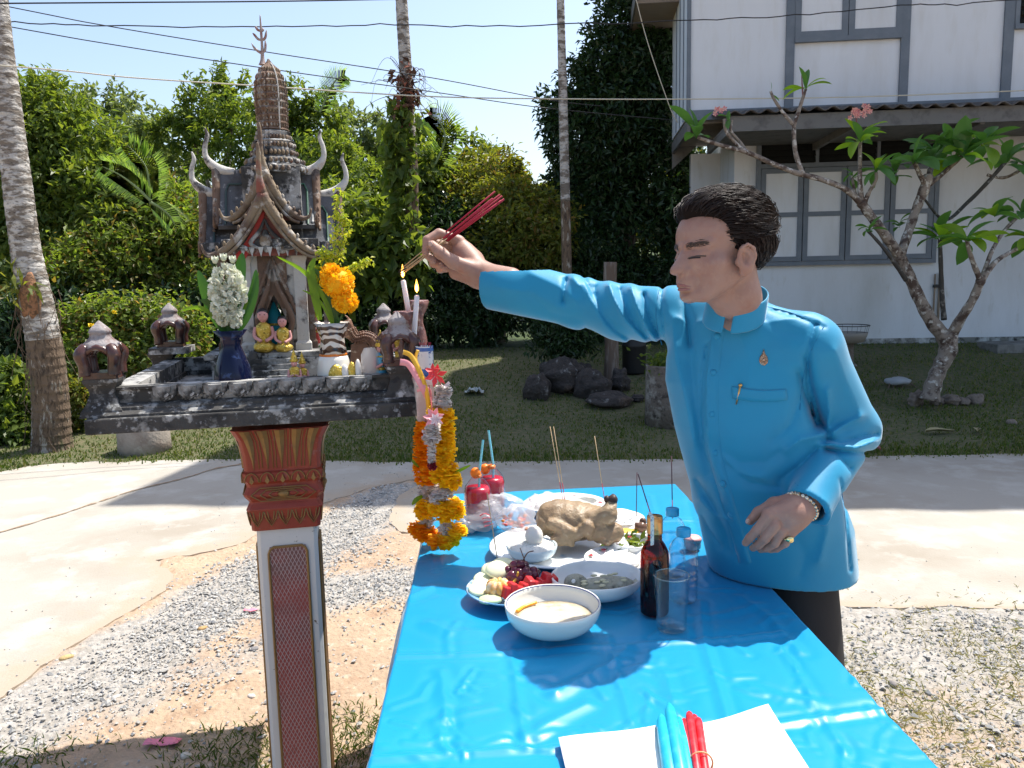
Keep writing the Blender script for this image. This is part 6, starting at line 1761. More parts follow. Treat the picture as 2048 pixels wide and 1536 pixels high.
for _ in range(120):
    x, y, a, l = _cr.uniform(740, 1800), _cr.uniform(990, 1530), _cr.uniform(0, 3.14), _cr.uniform(15, 60)
    c_ = _cr.uniform(-.4, .4); creases.append(([(x, y), (x + l * math.cos(a), y + l * .6 * math.sin(a)), (x + 2 * l * math.cos(a + c_), y + 1.2 * l * math.sin(a + c_))], _cr.uniform(.0006, .0018), _cr.uniform(.003, .006)))
S_, T_ = np.meshgrid(np.linspace(0, 1, NS), np.linspace(-.32, 1.0, NTT))
base = np.zeros(S_.shape + (3,))
for i in range(NTT):
    a = np.array(tpt(0, float(T_[i, 0]))); c = np.array(tpt(1, float(T_[i, 0])))
    base[i] = a + (c - a) * S_[i][:, None]
CX, CY = base[..., 0], base[..., 1]
dz = np.zeros(S_.shape)
for pl, amp, w in creases:
    g = [tuple(T(*q)[:2]) for q in pl]
    dd = seg_dist(CX, CY, g)
    dz += amp * 1.1 * np.exp(-(dd / w)) - amp * 0.8 * np.exp(-((dd - 2.4 * w) / (1.4 * w)) ** 2)
dz += .0013 * rough_xy(CX * 9, CY * 9, 1.6) + .0007 * rough_xy(CX * 22 + CY * 9, CY * 14, 1.5)
base[..., 2] = TZ - .003 + dz
def skirt(col, outw, depth=.46, seed=0, n=36):
    rows = []
    r_ = random.Random(seed); k = [(r_.uniform(6, 22), r_.uniform(0, 6.28), r_.uniform(.3, 1)) for _ in range(6)]
    for j in range(1, n + 1):
        t = j / n; dr = depth * t; out = .012 * math.sin(min(1, t * 9) * math.pi / 2) + .03 * t
        r = []
        for i in range(len(col)):
            L = i / len(col) * 2.0
            w = sum(math.sin(f * L + p + 1.5 * t) * a for f, p, a in k) * .010 * min(1, t * 3.0)
            r.append(np.array(col[i]) + np.array(outw) * (out + w) + np.array([0, 0, -dr - .004 * (1 - math.cos(min(1, t * 12) * 1.57))]))
        rows.append(r)
    return np.array(rows)
sl = skirt(base[:, 0], (-1, 0, 0), seed=1); sr = skirt(base[:, -1], (1, 0, 0), seed=2)
sfar = skirt(base[-1, :], (0, 1, 0), seed=3)
G = np.concatenate([sl[::-1].transpose(1, 0, 2), base, sr.transpose(1, 0, 2)], 1)
nr_, nc_ = G.shape[:2]
idx = np.arange(nr_ * nc_).reshape(nr_, nc_)
Fq = np.stack([idx[:-1, :-1], idx[:-1, 1:], idx[1:, 1:], idx[1:, :-1]], -1).reshape(-1, 4)
V = G.reshape(-1, 3)
i2 = np.arange(sfar.shape[0] * sfar.shape[1]).reshape(sfar.shape[:2]) + len(V)
top = idx[-1, sl.shape[0]:sl.shape[0] + NS]
i2 = np.concatenate([top[None], i2], 0)
F2 = np.stack([i2[:-1, :-1], i2[:-1, 1:], i2[1:, 1:], i2[1:, :-1]], -1).reshape(-1, 4)
cloth_m = M("glossy_blue_cloth", (0.004, 0.235, 0.46), rough=0.35, spec=0.45, sheen=.15, bump=.06, bscale=420, bdist=.001, var=[((0.004, 0.255, 0.49), 3, .4, .7)])
cl = link_mesh("tablecloth", np_mesh("tablecloth", np.concatenate([V, sfar.reshape(-1, 3)]), np.concatenate([Fq, F2]), True), cloth_m)
tag(cl, "shiny bright blue satin cloth with fold creases covering the offering table", "tablecloth")
tb_ = empty("table", tuple(tpt(.5, .4)), 0, "long folding table hidden beneath the blue satin cloth", "table")
o0 = tb_.location
b = MB(); zt_ = TZ - .016 - o0.z
cs = [tpt(.02, -.30) - o0, tpt(.98, -.30) - o0, tpt(.98, .985) - o0, tpt(.02, .985) - o0]
b.add([(c.x, c.y, zt_ - .022) for c in cs] + [(c.x, c.y, zt_) for c in cs], [(3, 2, 1, 0), (4, 5, 6, 7), (0, 1, 5, 4), (1, 2, 6, 5), (2, 3, 7, 6), (3, 0, 4, 7)])
b.build("tabletop", M("board_top", (.5, .45, .38)), tb_)
for c in cs:
    b = MB(); q = c * .9; b.tube([(q.x, q.y, zt_ - .023), (q.x, q.y, -o0.z - .01)], .014, 8); b.build("leg", M("steel_leg", (.3, .3, .3), metal=.8, rough=.4), tb_)

# ------------------------------------------------------------------ see-through materials
def clear(name, tint, gloss=.08, rough=.03, ior=1.45, edge=1.0, milky=0.0):
    m = bpy.data.materials.new(name); m.use_nodes = True; nt = m.node_tree; N = nt.nodes; L = nt.links
    N.remove(N["Principled BSDF"])
    tr = N.new("ShaderNodeBsdfTransparent"); tr.inputs[0].default_value = (*tint, 1)
    gl = N.new("ShaderNodeBsdfGlossy"); gl.inputs["Roughness"].default_value = rough
    lw = N.new("ShaderNodeLayerWeight"); lw.inputs[0].default_value = .5
    pw_ = N.new("ShaderNodeMath"); pw_.operation = 'POWER'; L.new(lw.outputs["Facing"], pw_.inputs[0]); pw_.inputs[1].default_value = 3.2
    ad = N.new("ShaderNodeMath"); ad.operation = 'MULTIPLY_ADD'; L.new(pw_.outputs[0], ad.inputs[0]); ad.inputs[1].default_value = .5 * edge; ad.inputs[2].default_value = gloss * .5
    mx = N.new("ShaderNodeMixShader"); L.new(ad.outputs[0], mx.inputs[0]); L.new(tr.outputs[0], mx.inputs[1]); L.new(gl.outputs[0], mx.inputs[2])
    out = mx.outputs[0]
    if milky:
        df = N.new("ShaderNodeBsdfTranslucent"); df.inputs[0].default_value = (.85, .85, .87, 1); d2 = N.new("ShaderNodeBsdfDiffuse"); d2.inputs[0].default_value = (.85, .85, .87, 1)
        m3 = N.new("ShaderNodeMixShader"); L.new(df.outputs[0], m3.inputs[1]); L.new(d2.outputs[0], m3.inputs[2])
        m2 = N.new("ShaderNodeMixShader"); m2.inputs[0].default_value = milky; L.new(out, m2.inputs[1]); L.new(m3.outputs[0], m2.inputs[2]); out = m2.outputs[0]
    L.new(out, N["Material Output"].inputs[0])
    return m
glass_m = clear("clear_glass", (.97, .99, .99), edge=1.5, gloss=.05)
pet_m = clear("clear_bottle_plastic", (.93, .965, .985), edge=1.9, rough=.06)
water_m = clear("water", (.90, .95, .985), edge=.7)
whisky_m = clear("brown_liquor", (.55, .17, .08), edge=.9)
redw_m = M("red_soda", (.62, .01, .04), rough=.25, sss=.0, trans=.25)
bag_m = clear("thin_plastic_bag", (.97, .97, .98), edge=.5, rough=.25, milky=.34)
porc = M("white_porcelain", (.78, .78, .76), rough=.16, spec=.5, coat=.3)
cream = M("cream_porcelain", (.72, .70, .63), rough=.16, coat=.3)
melam = M("pale_blue_plastic", (.62, .72, .74), rough=.25, coat=.2)
blue_line = M("blue_rim_line", (.03, .05, .2), rough=.3)
rice_m = M("cooked_rice", (.74, .73, .68), rough=.55, bump=.9, bscale=160, bdist=.004)
def item(name, p, label, cat, group=None): return empty(name, (p[0], p[1], p[2]), 0, label, cat, group)
def bowl_prof(r, h, foot=.45, t=.004, curve=.75):
    out = [(r * foot, 0), (r * foot * 1.02, .004)]
    for i in range(1, 8):
        a = i / 7; out.append((r * (foot + (1 - foot) * math.sin(a * math.pi / 2) ** curve), .004 + (h - .004) * a ** 1.5))
    inn = [(max(.001, q[0] - t), q[1] + (t * .5 if i < 7 else 0)) for i, q in enumerate(out)][::-1]
    inn = [(r - t * .3, h + t * .35)] + inn[0:-1] + [(.001, .006)]
    return out + inn
# milk bowl in front
p = T(1106, 1262); k = item("bowl", p, "white bowl of pale milky soup with a thin dark rim line", "bowl")
b = MB(); b.lathe(bowl_prof(.094, .058), 48); b.build("bowl_body", cream, k)
b = MB(); b.tube([(.0905 * math.cos(t), .0905 * math.sin(t), .0576) for t in np.linspace(0, 2 * math.pi, 60)], .0011, 5); b.build("rim_line", blue_line, k)
b = MB(); b.lathe([(.001, .031), (.03, .0312), (.06, .031), (.076, .0305)], 40, wob=lambda t, z: .03 * math.sin(3 * t)); b.build("soup", M("milky_soup", (.58, .50, .36), rough=.22, var=[((.5, .38, .2), 22, .55, .7), ((.66, .6, .5), 60, .5, .7)], bump=.2, bscale=60), k)
b = MB(); stroke(b, [(-.07, .02, .033), (-.055, .04, .034), (-.03, .055, .036)], [.004, .003], 6); b.build("yolk_streak", M("orange_yolk", (.8, .35, .03), rough=.3), k)
# fish bowl
p = T(1194, 1190); k = item("bowl", p, "white oval bowl holding a steamed fish behind the milky soup bowl", "bowl")
k.rotation_euler = (0, 0, .1)
b = MB(); b.lathe(bowl_prof(.100, .046, .5), 48, sy=.86); b.build("bowl_body", porc, k)
fish = M("steamed_fish_skin", (.34, .33, .25), rough=.3, var=[((.12, .12, .1), 30, .5, .62), ((.6, .58, .48), 18, .55, .7)], bump=.4, bscale=140)
b = MB(); b.ell((.02, 0, .024), (.062, .026, .015), 18, 10, wob=lambda d: 1 + .05 * math.sin(20 * d.x)); b.ell((-.045, .012, .028), (.026, .022, .017), 12, 8)
b.add([(.075, -.004, .026), (.098, .02, .03), (.092, .0, .028), (.1, -.022, .03)], [(0, 1, 2), (0, 2, 3)]); o = b.build("fish", fish, k)
b = MB(); b.ell((-.052, -.004, .036), (.005, .004, .005), 8, 6); b.build("fish_eye", M("fish_eye_white", (.8, .8, .75), rough=.3), o)
b = MB()
for i in range(14): b.ell((R.uniform(-.03, .06), R.uniform(-.03, .03), .036 + R.uniform(-.004, .003)), (.008, .003, .003), 6, 5)
b.build("ginger_slices", M("pale_ginger", (.68, .63, .42), rough=.5), k)
# fruit plate
p = T(1024, 1196); k = item("fruit_plate", p, "plate of guava slices, peeled mandarin, purple grapes and red watermelon", "plate")
b = MB(); b.lathe([(.055, 0), (.06, .003), (.094, .022), (.1, .025), (.097, .027), (.06, .008), (.001, .006)], 48); b.build("plate_body", M("blue_plate", (.12, .3, .5), rough=.2, var=[((.6, .66, .7), 20, .5, .6)]), k)
guava = M("guava_flesh", (.72, .74, .5), rough=.4, var=[((.6, .66, .36), 14, .5, .7)])
for i, (x, y, z, a, t) in enumerate(((-.058, .035, .03, .3, .5), (-.040, .052, .045, .1, .6), (-.062, .012, .028, .6, .35), (-.020, .064, .050, 0, .5), (-.070, -.012, .026, 1.0, .3), (-.03, .035, .052, .2, .7))):
    b = MB(); Mx = Matrix.Rotation(a, 3, 'Z') @ Matrix.Rotation(t, 3, 'X'); b.ell((x, y, z), (.028, .022, .009), 16, 8, Mx); b.build("guava_slice", guava, k)
b = MB(); orange = M("mandarin_segment", (.75, .36, .10), rough=.45, var=[((.8, .6, .4), 40, .5, .65)])
for i in range(9):
    a = 2 * math.pi * i / 9; b = MB(); b.ell((-.028 + .013 * math.cos(a), -.030 + .013 * math.sin(a), .036), (.016, .0085, .018), 10, 8, Matrix.Rotation(a, 3, 'Z')); b.build("mandarin_segment", orange, k)
grape = M("purple_grape", (.09, .012, .03), rough=.22, spec=.6, var=[((.2, .05, .07), 16, .5, .7)], sss=.1)
gsph = MB(); gsph.ell((0, 0, 0), (.0115, .0115, .0135), 12, 8); gme_ = gsph.mesh("grape"); gme_.materials.append(grape)
for i in range(34):
    o = link_mesh("grape", gme_, None, k); a = R.random() * 6.28; rr = R.random() ** .5 * .036
    o.location = (.020 + rr * math.cos(a), .034 + rr * math.sin(a) * .8, .036 + R.uniform(0, .036) * (1 - rr / .05)); o.rotation_euler = (R.random(), R.random(), 0)
b = MB(); stroke(b, [(.02, .03, .06), (.035, .04, .085), (.05, .042, .09)], [.0016, .0012], 5); stroke(b, [(.03, .035, .07), (.02, .05, .095)], [.0014, .001], 5); b.build("grape_stem", M("grape_stem_brown", (.12, .06, .03)), k)
wm = M("watermelon_flesh", (.55, .025, .03), rough=.35, var=[((.42, .015, .02), 30, .5, .7)], sss=.1)
for i in range(9):
    t = i / 8; b = MB(); b.box((0, 0, 0), (.020, .034, .024), taper=.75); o = b.build("watermelon_slice", wm, k, bevel=.003); o.location = (-.012 + .100 * t, -.052 + .062 * t ** 1.1, .036 + .006 * math.sin(i * 2)); o.rotation_euler = (R.uniform(-.2, .2), .25, .45)
b = MB(); b.ell((-.045, -.062, .024), (.026, .020, .008), 14, 8); b.build("lime_piece", M("lime_flesh", (.55, .62, .36), rough=.4), k)
b = MB(); b.lathe([(.012, 0), (.010, .03)], 8, (0, 0, 0)); stroke(b, [(.0, -.005, .03), (.012, .004, .046), (.014, .0, .058)], [.004, .002], 6); b.build("banana_tip", M("yellow_peel", (.6, .42, .06)), k)
# big plate with the chicken
p = T(1118, 1108); k = item("serving_plate", p, "large white plate with pale blue edge under the boiled chicken", "plate")
b = MB(); b.lathe([(.10, 0), (.11, .003), (.165, .020), (.175, .024), (.172, .027), (.11, .008), (.001, .006)], 56, sy=.95); b.build("plate_body", M("white_patterned_plate", (.74, .77, .78), rough=.18, coat=.3, var=[((.35, .52, .66), 12, .6, .66)]), k)
PZ = p.z + .010
chick = M("boiled_chicken_skin", (.30, .215, .13), rough=.42, spec=.4, sss=.1, bump=.8, bscale=150, bdist=.003, var=[((.25, .17, .105), 16, .48, .66), ((.46, .39, .29), 34, .55, .72), ((.2, .10, .06), 9, .62, .74)])
cc = Vector(at(1150, 1084, 1.97)); kc = empty("boiled_chicken", (cc.x, cc.y, PZ), 0, "whole boiled chicken with tucked wings lying on the large plate", "chicken")
def chick_sdf(P):
    a = np.abs(P) * 0 + P
    d = ellp(P, (-.005, 0, .058), (.088, .060, .050))
    d = smin(d, ellp(P, (-.045, .01, .070), (.050, .045, .040)), .02)
    d = smin(d, chain(P, [np.array(q) for q in ((.045, -.045, .070), (.080, -.050, .090), (.088, -.040, .112))], [.026, .021, .014], .01), .008)          # raised drumstick
    d = smin(d, chain(P, [np.array(q) for q in ((.060, -.050, .045), (.095, -.045, .040), (.075, -.065, .030))], [.028, .022, .016], .01), .008)
    d = smin(d, chain(P, [np.array(q) for q in ((-.060, -.050, .068), (-.020, -.066, .050), (-.052, -.070, .032), (-.015, -.074, .026))], [.017, .017, .013, .009], .008), .004)    # wing folded
    d = smin(d, chain(P, [np.array(q) for q in ((.0, -.060, .045), (.028, -.066, .066), (.034, -.062, .040))], [.019, .015, .014], .01), .005)
    d = smin(d, chain(P, [np.array(q) for q in ((-.075, -.02, .055), (-.095, -.030, .035))], [.020, .014], .01), .01)
    d = smin(d, chain(P, [np.array(q) for q in ((.05, .04, .06), (.09, .05, .05))], [.028, .02], .01), .01)
    d = d - .0016 * np.sin(P[:, 0] * 160 + 3 * np.sin(P[:, 2] * 90)) * np.sin(P[:, 2] * 130 + P[:, 0] * 60)
    return d + .0025 * np.exp(-((P[:, 1] + .062 + .2 * (P[:, 0])) / .006) ** 2) * (P[:, 2] > .03)
link_mesh("chicken_body", sculpt("chicken_body", chick_sdf, (-.13, -.11, -.01), (.13, .09, .14), .0032, margin=.008), chick, kc)
b = MB(); b.ell((.092, -.038, .122), (.013, .013, .014), 10, 8, wob=lambda d: 1 + .25 * math.sin(9 * d.x) * math.sin(8 * d.z)); b.ell((.078, -.036, .124), (.008, .010, .010), 8, 6); b.build("leg_end", M("dark_leg_end", (.05, .03, .025), rough=.5), kc)
# rice bowl with an egg
p = at(1064, 1128, 1.86); p = Vector((p.x, p.y, PZ)); k = item("rice_bowl", p, "small white bowl heaped with rice and a peeled egg beside the chicken", "bowl")
b = MB(); b.lathe(bowl_prof(.062, .036, .45), 40); b.build("bowl_body", melam, k)
b = MB(); b.lathe([(.057, .028), (.052, .036), (.035, .043), (.001, .046)], 40, wob=lambda t, z: .02 * math.sin(9 * t)); o = b.build("rice", rice_m, k)
b = MB()
for i in range(900):
    a = R.random() * 6.283; r = .056 * R.random() ** .5; z = .046 - .017 * (r / .057) ** 2.5; d = Vector((R.uniform(-1, 1), R.uniform(-1, 1), R.uniform(-.4, .5))).normalized() * .0032
    c = Vector((r * math.cos(a), r * math.sin(a), z)); b.bar(c - d, c + d, .0018, .0018)
b.build("rice_grains", M("rice_grain", (.78, .77, .72), rough=.4), k, kind="stuff")
b = MB(); b.ell((.006, -.006, .060), (.022, .020, .026), 18, 12); o = b.build("egg", M("boiled_egg", (.76, .72, .66), rough=.35, sss=.1), k)
# bag of red snacks at the chicken's left
p = at(1032, 1092, 2.08); k = item("snack_bag", (p.x, p.y, PZ), "crumpled clear plastic bag of red and orange sweets beside the rice bowl", "bag")
def crumple(c, r, n=16, m=12, amp=.18, seed=0, top=None):
    rr = random.Random(seed); ph = [(rr.uniform(2, 7), rr.uniform(0, 6.28)) for _ in range(6)]
    b = MB(); b.ell(c, r, n, m, wob=lambda d: 1 + amp * sum(math.sin(f * (d.x * 1.3 + d.y * (1 if i % 2 else -1) + d.z * .9) + q) for i, (f, q) in enumerate(ph)) / 3)
    return b
crumple((0, 0, .034), (.050, .04, .036), 22, 14, .22, 1).build("bag_film", bag_m, k)
crumple((-.03, .05, .062), (.055, .035, .024), 22, 12, .3, 2).build("bag_top", bag_m, k)
for i in range(46):
    b = MB(); c = Vector((R.uniform(-.036, .036), R.uniform(-.03, .03), R.uniform(.008, .040))); b.ell(c, (.006, .005, .004), 6, 5)
    b.build("sweet", M("sweet_%d" % (i % 3), ((.7, .06, .04), (.75, .25, .05), (.7, .45, .4))[i % 3], rough=.35) if i < 3 else bpy.data.materials["sweet_%d" % (i % 3)], k)
# floral plate with white pastry right of the chicken
red_fl = M("red_flower_print", (.5, .02, .05), rough=.3); green_pr = M("green_leaf_print", (.08, .22, .12), rough=.3)
def floral(k, r, h, n, seed):
    rr = random.Random(seed)
    for i in range(n):
        a = 2 * math.pi * i / n + rr.random() * .3; c = Vector((math.cos(a) * r, math.sin(a) * r, h))
        b = MB()
        for j in range(5):
            t = 2 * math.pi * j / 5; b.ell(c + Vector((math.cos(t) * .0042, math.sin(t) * .0042, 0)), (.0032, .0032, .0007), 6, 4)
        b.build("flower_print", red_fl, k)
        b = MB(); b.ell(c + Vector((-.009 * math.sin(a), .009 * math.cos(a), 0)), (.005, .0022, .0007), 6, 4, Matrix.Rotation(a + 1.2, 3, 'Z')); b.ell(c + Vector((.009 * math.sin(a), -.009 * math.cos(a), 0)), (.005, .0022, .0007), 6, 4, Matrix.Rotation(a + 2.2, 3, 'Z')); b.build("leaf_print", green_pr, k)
p = T(1240, 1135); k = item("floral_plate", p, "white plate printed with small red flowers between the chicken and the liquor bottle", "plate")
b = MB(); b.lathe([(.05, 0), (.055, .003), (.080, .022), (.086, .025), (.083, .027), (.055, .008), (.001, .006)], 44); b.build("plate_body", porc, k); floral(k, .072, .0225, 7, 1)
b = MB(); b.ell((.0, .0, .018), (.05, .04, .014), 16, 8, wob=lambda d: 1 + .1 * math.sin(11 * d.x) * math.sin(9 * d.y)); b.build("pastry", M("white_pastry", (.75, .74, .72), rough=.6), k)
p = T(1264, 1104); k = item("floral_bowl", p, "small patterned bowl of greens beside the neck of the liquor bottle", "bowl")
b = MB(); b.lathe(bowl_prof(.055, .030, .45), 36); b.build("bowl_body", porc, k); floral(k, .045, .0245, 5, 2)
rs = np.random.RandomState(8); C = rs.randn(60, 3) * np.array([.018, .018, .005]) + np.array([0, 0, .024])
link_mesh("greens", np_mesh("greens", leaf_cloud(C, rs.randn(60, 3) * .4, .022, rs, .5), np.arange(240).reshape(-1, 4)), G_mid, k)
# small plate with yellow custard and a brown sweet
p = T(1262, 1072); k = item("dessert_plate", p, "small white dish with yellow custard and a dark brown sweet", "plate")
b = MB(); b.lathe([(.035, 0), (.04, .003), (.058, .018), (.063, .020), (.060, .022), (.04, .008), (.001, .006)], 40); b.build("plate_body", porc, k)
b = MB(); b.ell((-.012, -.008, .014), (.034, .022, .008), 16, 8, wob=lambda d: 1 + .12 * math.sin(7 * d.x + 5 * d.y)); b.build("custard", M("yellow_custard", (.78, .48, .08), rough=.3), k)
b = MB(); b.ell((.026, .0, .024), (.020, .016, .014), 12, 8, wob=lambda d: 1 + .15 * math.sin(8 * d.x)); b.ell((.033, .008, .036), (.010, .009, .011), 10, 6); b.build("brown_sweet", M("dark_brown_sweet", (.12, .06, .035), rough=.35), k)
# rice plate and the tray behind
p = T(1238, 1046); k = item("rice_plate", p, "white plate heaped with plain rice behind the dish of custard", "plate")
b = MB(); b.lathe([(.04, 0), (.045, .003), (.068, .014), (.072, .016), (.069, .018), (.04, .008), (.001, .006)], 40); b.build("plate_body", porc, k)
b = MB(); b.lathe([(.062, .014), (.05, .026), (.03, .033), (.001, .036)], 36, wob=lambda t, z: .04 * math.sin(7 * t)); b.build("rice", rice_m, k)
p = T(1130, 1027); k = item("white_tray", p, "oval white tray with a small cup at the far end of the table", "tray")
b = MB(); b.lathe([(.09, 0), (.095, .004), (.118, .028), (.124, .031), (.120, .034), (.095, .010), (.001, .006)], 48, sy=.85); b.build("tray_body", porc, k); floral(k, .104, .029, 6, 3)
b = MB(); b.lathe(bowl_prof(.042, .024, .5), 32, (.055, .005, .012)); b.build("cup", cream, k)
b = MB(); b.ell((-.022, .02, .03), (.012, .009, .005), 10, 6); b.build("yolk_sweet", M("yolk_yellow", (.8, .6, .03), rough=.4), k)
crumple((-.055, -.01, .035), (.048, .05, .028), 20, 12, .2, 5).build("plastic_film", bag_m, k)
b = MB(); b.ell((-.05, -.01, .024), (.04, .04, .016), 16, 8); b.build("white_dough", M("white_dough", (.78, .77, .74), rough=.5), k)

# bottles and glass
def bottle(name, p, prof, mat, label, fill=None, fmat=None, cap=None, capmat=None, cat="bottle", capname="cap", inset=.93):
    k = item(name, p, label, cat)
    b = MB(); b.lathe(prof, 28); b.build("bottle_glass", mat, k)
    if fill is not None:
        pts = [(r * inset, z + .002) for r, z in prof if z < fill]; r_f = float(np.interp(fill, [q[1] for q in prof], [q[0] for q in prof])) * inset
        pts.append((r_f, fill)); pts.append((.0005, fill)); b = MB(); b.lathe([(.0005, .003)] + pts, 28); b.build("liquid", fmat, k)
    if cap: b = MB(); b.lathe(cap, 24); b.build(capname, capmat, k)
    return k
p = T(1309, 1226)
gold_cap = M("gold_foil_cap", (.62, .34, .12), rough=.3, metal=.7, var=[((.4, .2, .07), 60, .5, .6)])
k = bottle("liquor_bottle", p, [(.024, 0), (.0285, .004), (.029, .01), (.029, .120), (.0275, .133), (.021, .147), (.0148, .156), (.0142, .19), (.0145, .196)], whisky_m,
           "tall brown liquor bottle with a gold foil cap", .150, whisky_m, [(.0158, .170), (.0162, .172), (.016, .203), (.0155, .206), (.001, .207)], gold_cap)
b = MB(); b.bar((-.008, -.0166, .208), (-.008, -.0166, .150), .007, .0006, up=(0, 1, 0)); b.bar((-.008, .0166, .2085), (-.008, -.0166, .2085), .007, .0006); b.build("tax_strip", M("pale_strip", (.62, .66, .6), rough=.5, var=[((.2, .3, .4), 120, .5, .6)]), k)
blue_cap = M("light_blue_cap", (.03, .42, .72), rough=.35)
ribs = [(.0255, 0), (.029, .004), (.030, .010)]
for i in range(5): ribs += [(.0302, .014 + i * .013), (.0285, .0185 + i * .013), (.0302, .023 + i * .013)]
ribs += [(.030, .088), (.0302, .112), (.028, .120), (.021, .132), (.0135, .139), (.0125, .146)]
k = bottle("water_bottle", T(1366, 1200), ribs, pet_m, "clear water bottle with a light blue cap standing behind the empty glass", .098, water_m, [(.0150, .142), (.0152, .144), (.0150, .157), (.0142, .1585), (.001, .159)], blue_cap)
k = bottle("water_bottle", T(1344, 1150), ribs, pet_m, "second water bottle, half hidden between liquor bottle and nearer water bottle", .098, water_m, [(.0150, .142), (.0152, .144), (.0150, .157), (.0142, .1585), (.001, .159)], blue_cap)
p = T(1343, 1256); k = item("drinking_glass", p, "empty clear drinking glass in front of the bottles", "glass")
b = MB(); b.lathe([(.027, 0), (.029, .002), (.0345, .107), (.0350, .1085), (.0335, .109), (.0325, .107), (.0275, .012), (.020, .0085), (.001, .0085)], 40); b.build("glass_body", glass_m, k)
b = MB(); b.tube([(.0342 * math.cos(t), .0342 * math.sin(t), .1085) for t in np.linspace(0, 2 * math.pi, 48)], .0010, 5); b.build("rim", clear("glass_rim", (.7, .9, .88), gloss=.5, edge=1.6), k)
p = T(1385, 1098); k = item("pink_pot", p, "small round pink lidded pot half hidden behind the water bottles", "pot")
b = MB(); b.lathe([(.016, 0), (.02, .004), (.021, .022), (.0205, .024)], 24); b.build("pot_body", M("pink_plastic", (.62, .3, .3), rough=.4), k)
b = MB(); b.lathe([(.0222, .022), (.0222, .029), (.018, .033), (.001, .034)], 24); b.build("lid", M("pink_lid", (.7, .36, .34), rough=.4), k)
# red drinks with straws in a bag
orange_cap = M("orange_cap", (.85, .20, .01), rough=.4)
straw_m = M("light_blue_straw", (.22, .68, .80), rough=.4)
pr_ = [(r * 1.12, z) for r, z in [(.028, 0), (.034, .005), (.0345, .05), (.032, .058), (.0345, .066), (.0345, .098), (.030, .116), (.021, .130), (.014, .138), (.0125, .148)]]
for (px, py, capx, capy, stx, sty, lab) in ((957, 1052, 951, 946, 966, 880, "front red drink bottle with an orange cap ball and shorter blue straw"), (985, 1030, 970, 938, 977, 861, "rear red drink bottle with the taller blue straw")):
    p = T(px, py); k = bottle("drink_bottle", p, pr_, pet_m, lab, .112, redw_m)
    D = p.y
    c = at(capx, capy, D) - p
    b = MB(); b.lathe([(.0125, .140), (.0128, .146), (.010, .150), (.001, .151)], 20); b.build("neck_ring", orange_cap, k)
    b = MB(); b.ell(Vector((c.x, c.y, c.z)), (.015, .014, .0155), 16, 12); b.build("cap_ball", orange_cap, k)
    s1 = at(stx, sty, D) - p; s0 = Vector((.004, 0, .08)); b = MB(); b.tube([s0, Vector((.006, 0, .15)), s1], .0034, 10, caps=False); b.build("straw", straw_m, k)
p = T(962, 1062); k = item("carrier_bag", p, "thin white translucent plastic bag crumpled round the two red drinks", "bag")
crumple((.000, .030, .030), (.062, .070, .032), 30, 18, .14, 7).build("bag_film", bag_m, k)
crumple((-.035, -.005, .022), (.035, .028, .022), 20, 12, .25, 8).build("bag_fold", bag_m, k)
crumple((.012, .03, .055), (.050, .045, .030), 28, 14, .14, 9).build("bag_upper", bag_m, k)
b = MB()
for i in range(4): stroke(b, [(.0 + i * .006, -.04 + i * .003, .055 - i * .01), (.012, -.043, .062 - i * .012), (.026 + i * .003, -.038, .056 - i * .008)], [.0012, .001], 4)
b.build("printed_mark", M("red_print", (.7, .05, .07), rough=.5), k)

# incense sticks standing in the food and lying across the bowls
def stick(x0, y0, D0, x1, y1, D1, label, wood=.35, red_top=False, r=.0011, low_wood=False, dark=False):
    p0, p1 = Vector(A(x0, y0, D0)), Vector(A(x1, y1, D1)); d = p1 - p0
    k = empty("incense_stick", tuple(p0), 0, label, "incense stick", "incense sticks on the offering table")
    a_, c_ = (wood_i, red_i) if not low_wood else (red_i, wood_i)
    if dark: c_ = M("dark_incense", (.09, .04, .05), rough=.8)
    b = MB(); b.tube([Vector((0, 0, 0)), d * wood], r, 6); b.build("lower_end", a_, k)
    b = MB(); b.tube([d * wood, d], r * 1.15, 6); b.build("upper_end", c_, k)
stick(1130, 1024, 2.34, 1100, 853, 2.36, "incense stick in the far tray, taller of the crossing pair", .35, low_wood=True)
stick(1134, 1026, 2.34, 1107, 853, 2.37, "incense stick in the far tray, crossing its taller neighbour", .35, low_wood=True)
stick(1214, 1030, 2.28, 1189, 872, 2.32, "lone incense stick leaning over the plain rice plate", .4, low_wood=True)
stick(1272, 1068, 2.13, 1274, 945, 2.13, "dark upright incense stick stuck in the custard dish", .3, low_wood=True, dark=True)
stick(1302, 1030, 1.63, 1276, 948, 1.66, "dark incense stick leaning out of the liquor bottle's cap", .3, low_wood=True, dark=True)
stick(1345, 1037, 1.84, 1343, 912, 1.86, "incense stick standing on the half hidden water bottle", .3, low_wood=True, dark=True)
stick(1003, 1172, 1.76, 974, 986, 1.80, "thin incense stick rising from the fruit plate", .25, low_wood=True)
stick(1285, 1190, 1.72, 1106, 1137, 1.83, "incense stick lying across the fish bowl", .42, low_wood=True)
stick(1242, 1199, 1.66, 1022, 1272, 1.50, "incense stick lying across the milky soup bowl", .45, low_wood=True, r=.0017)
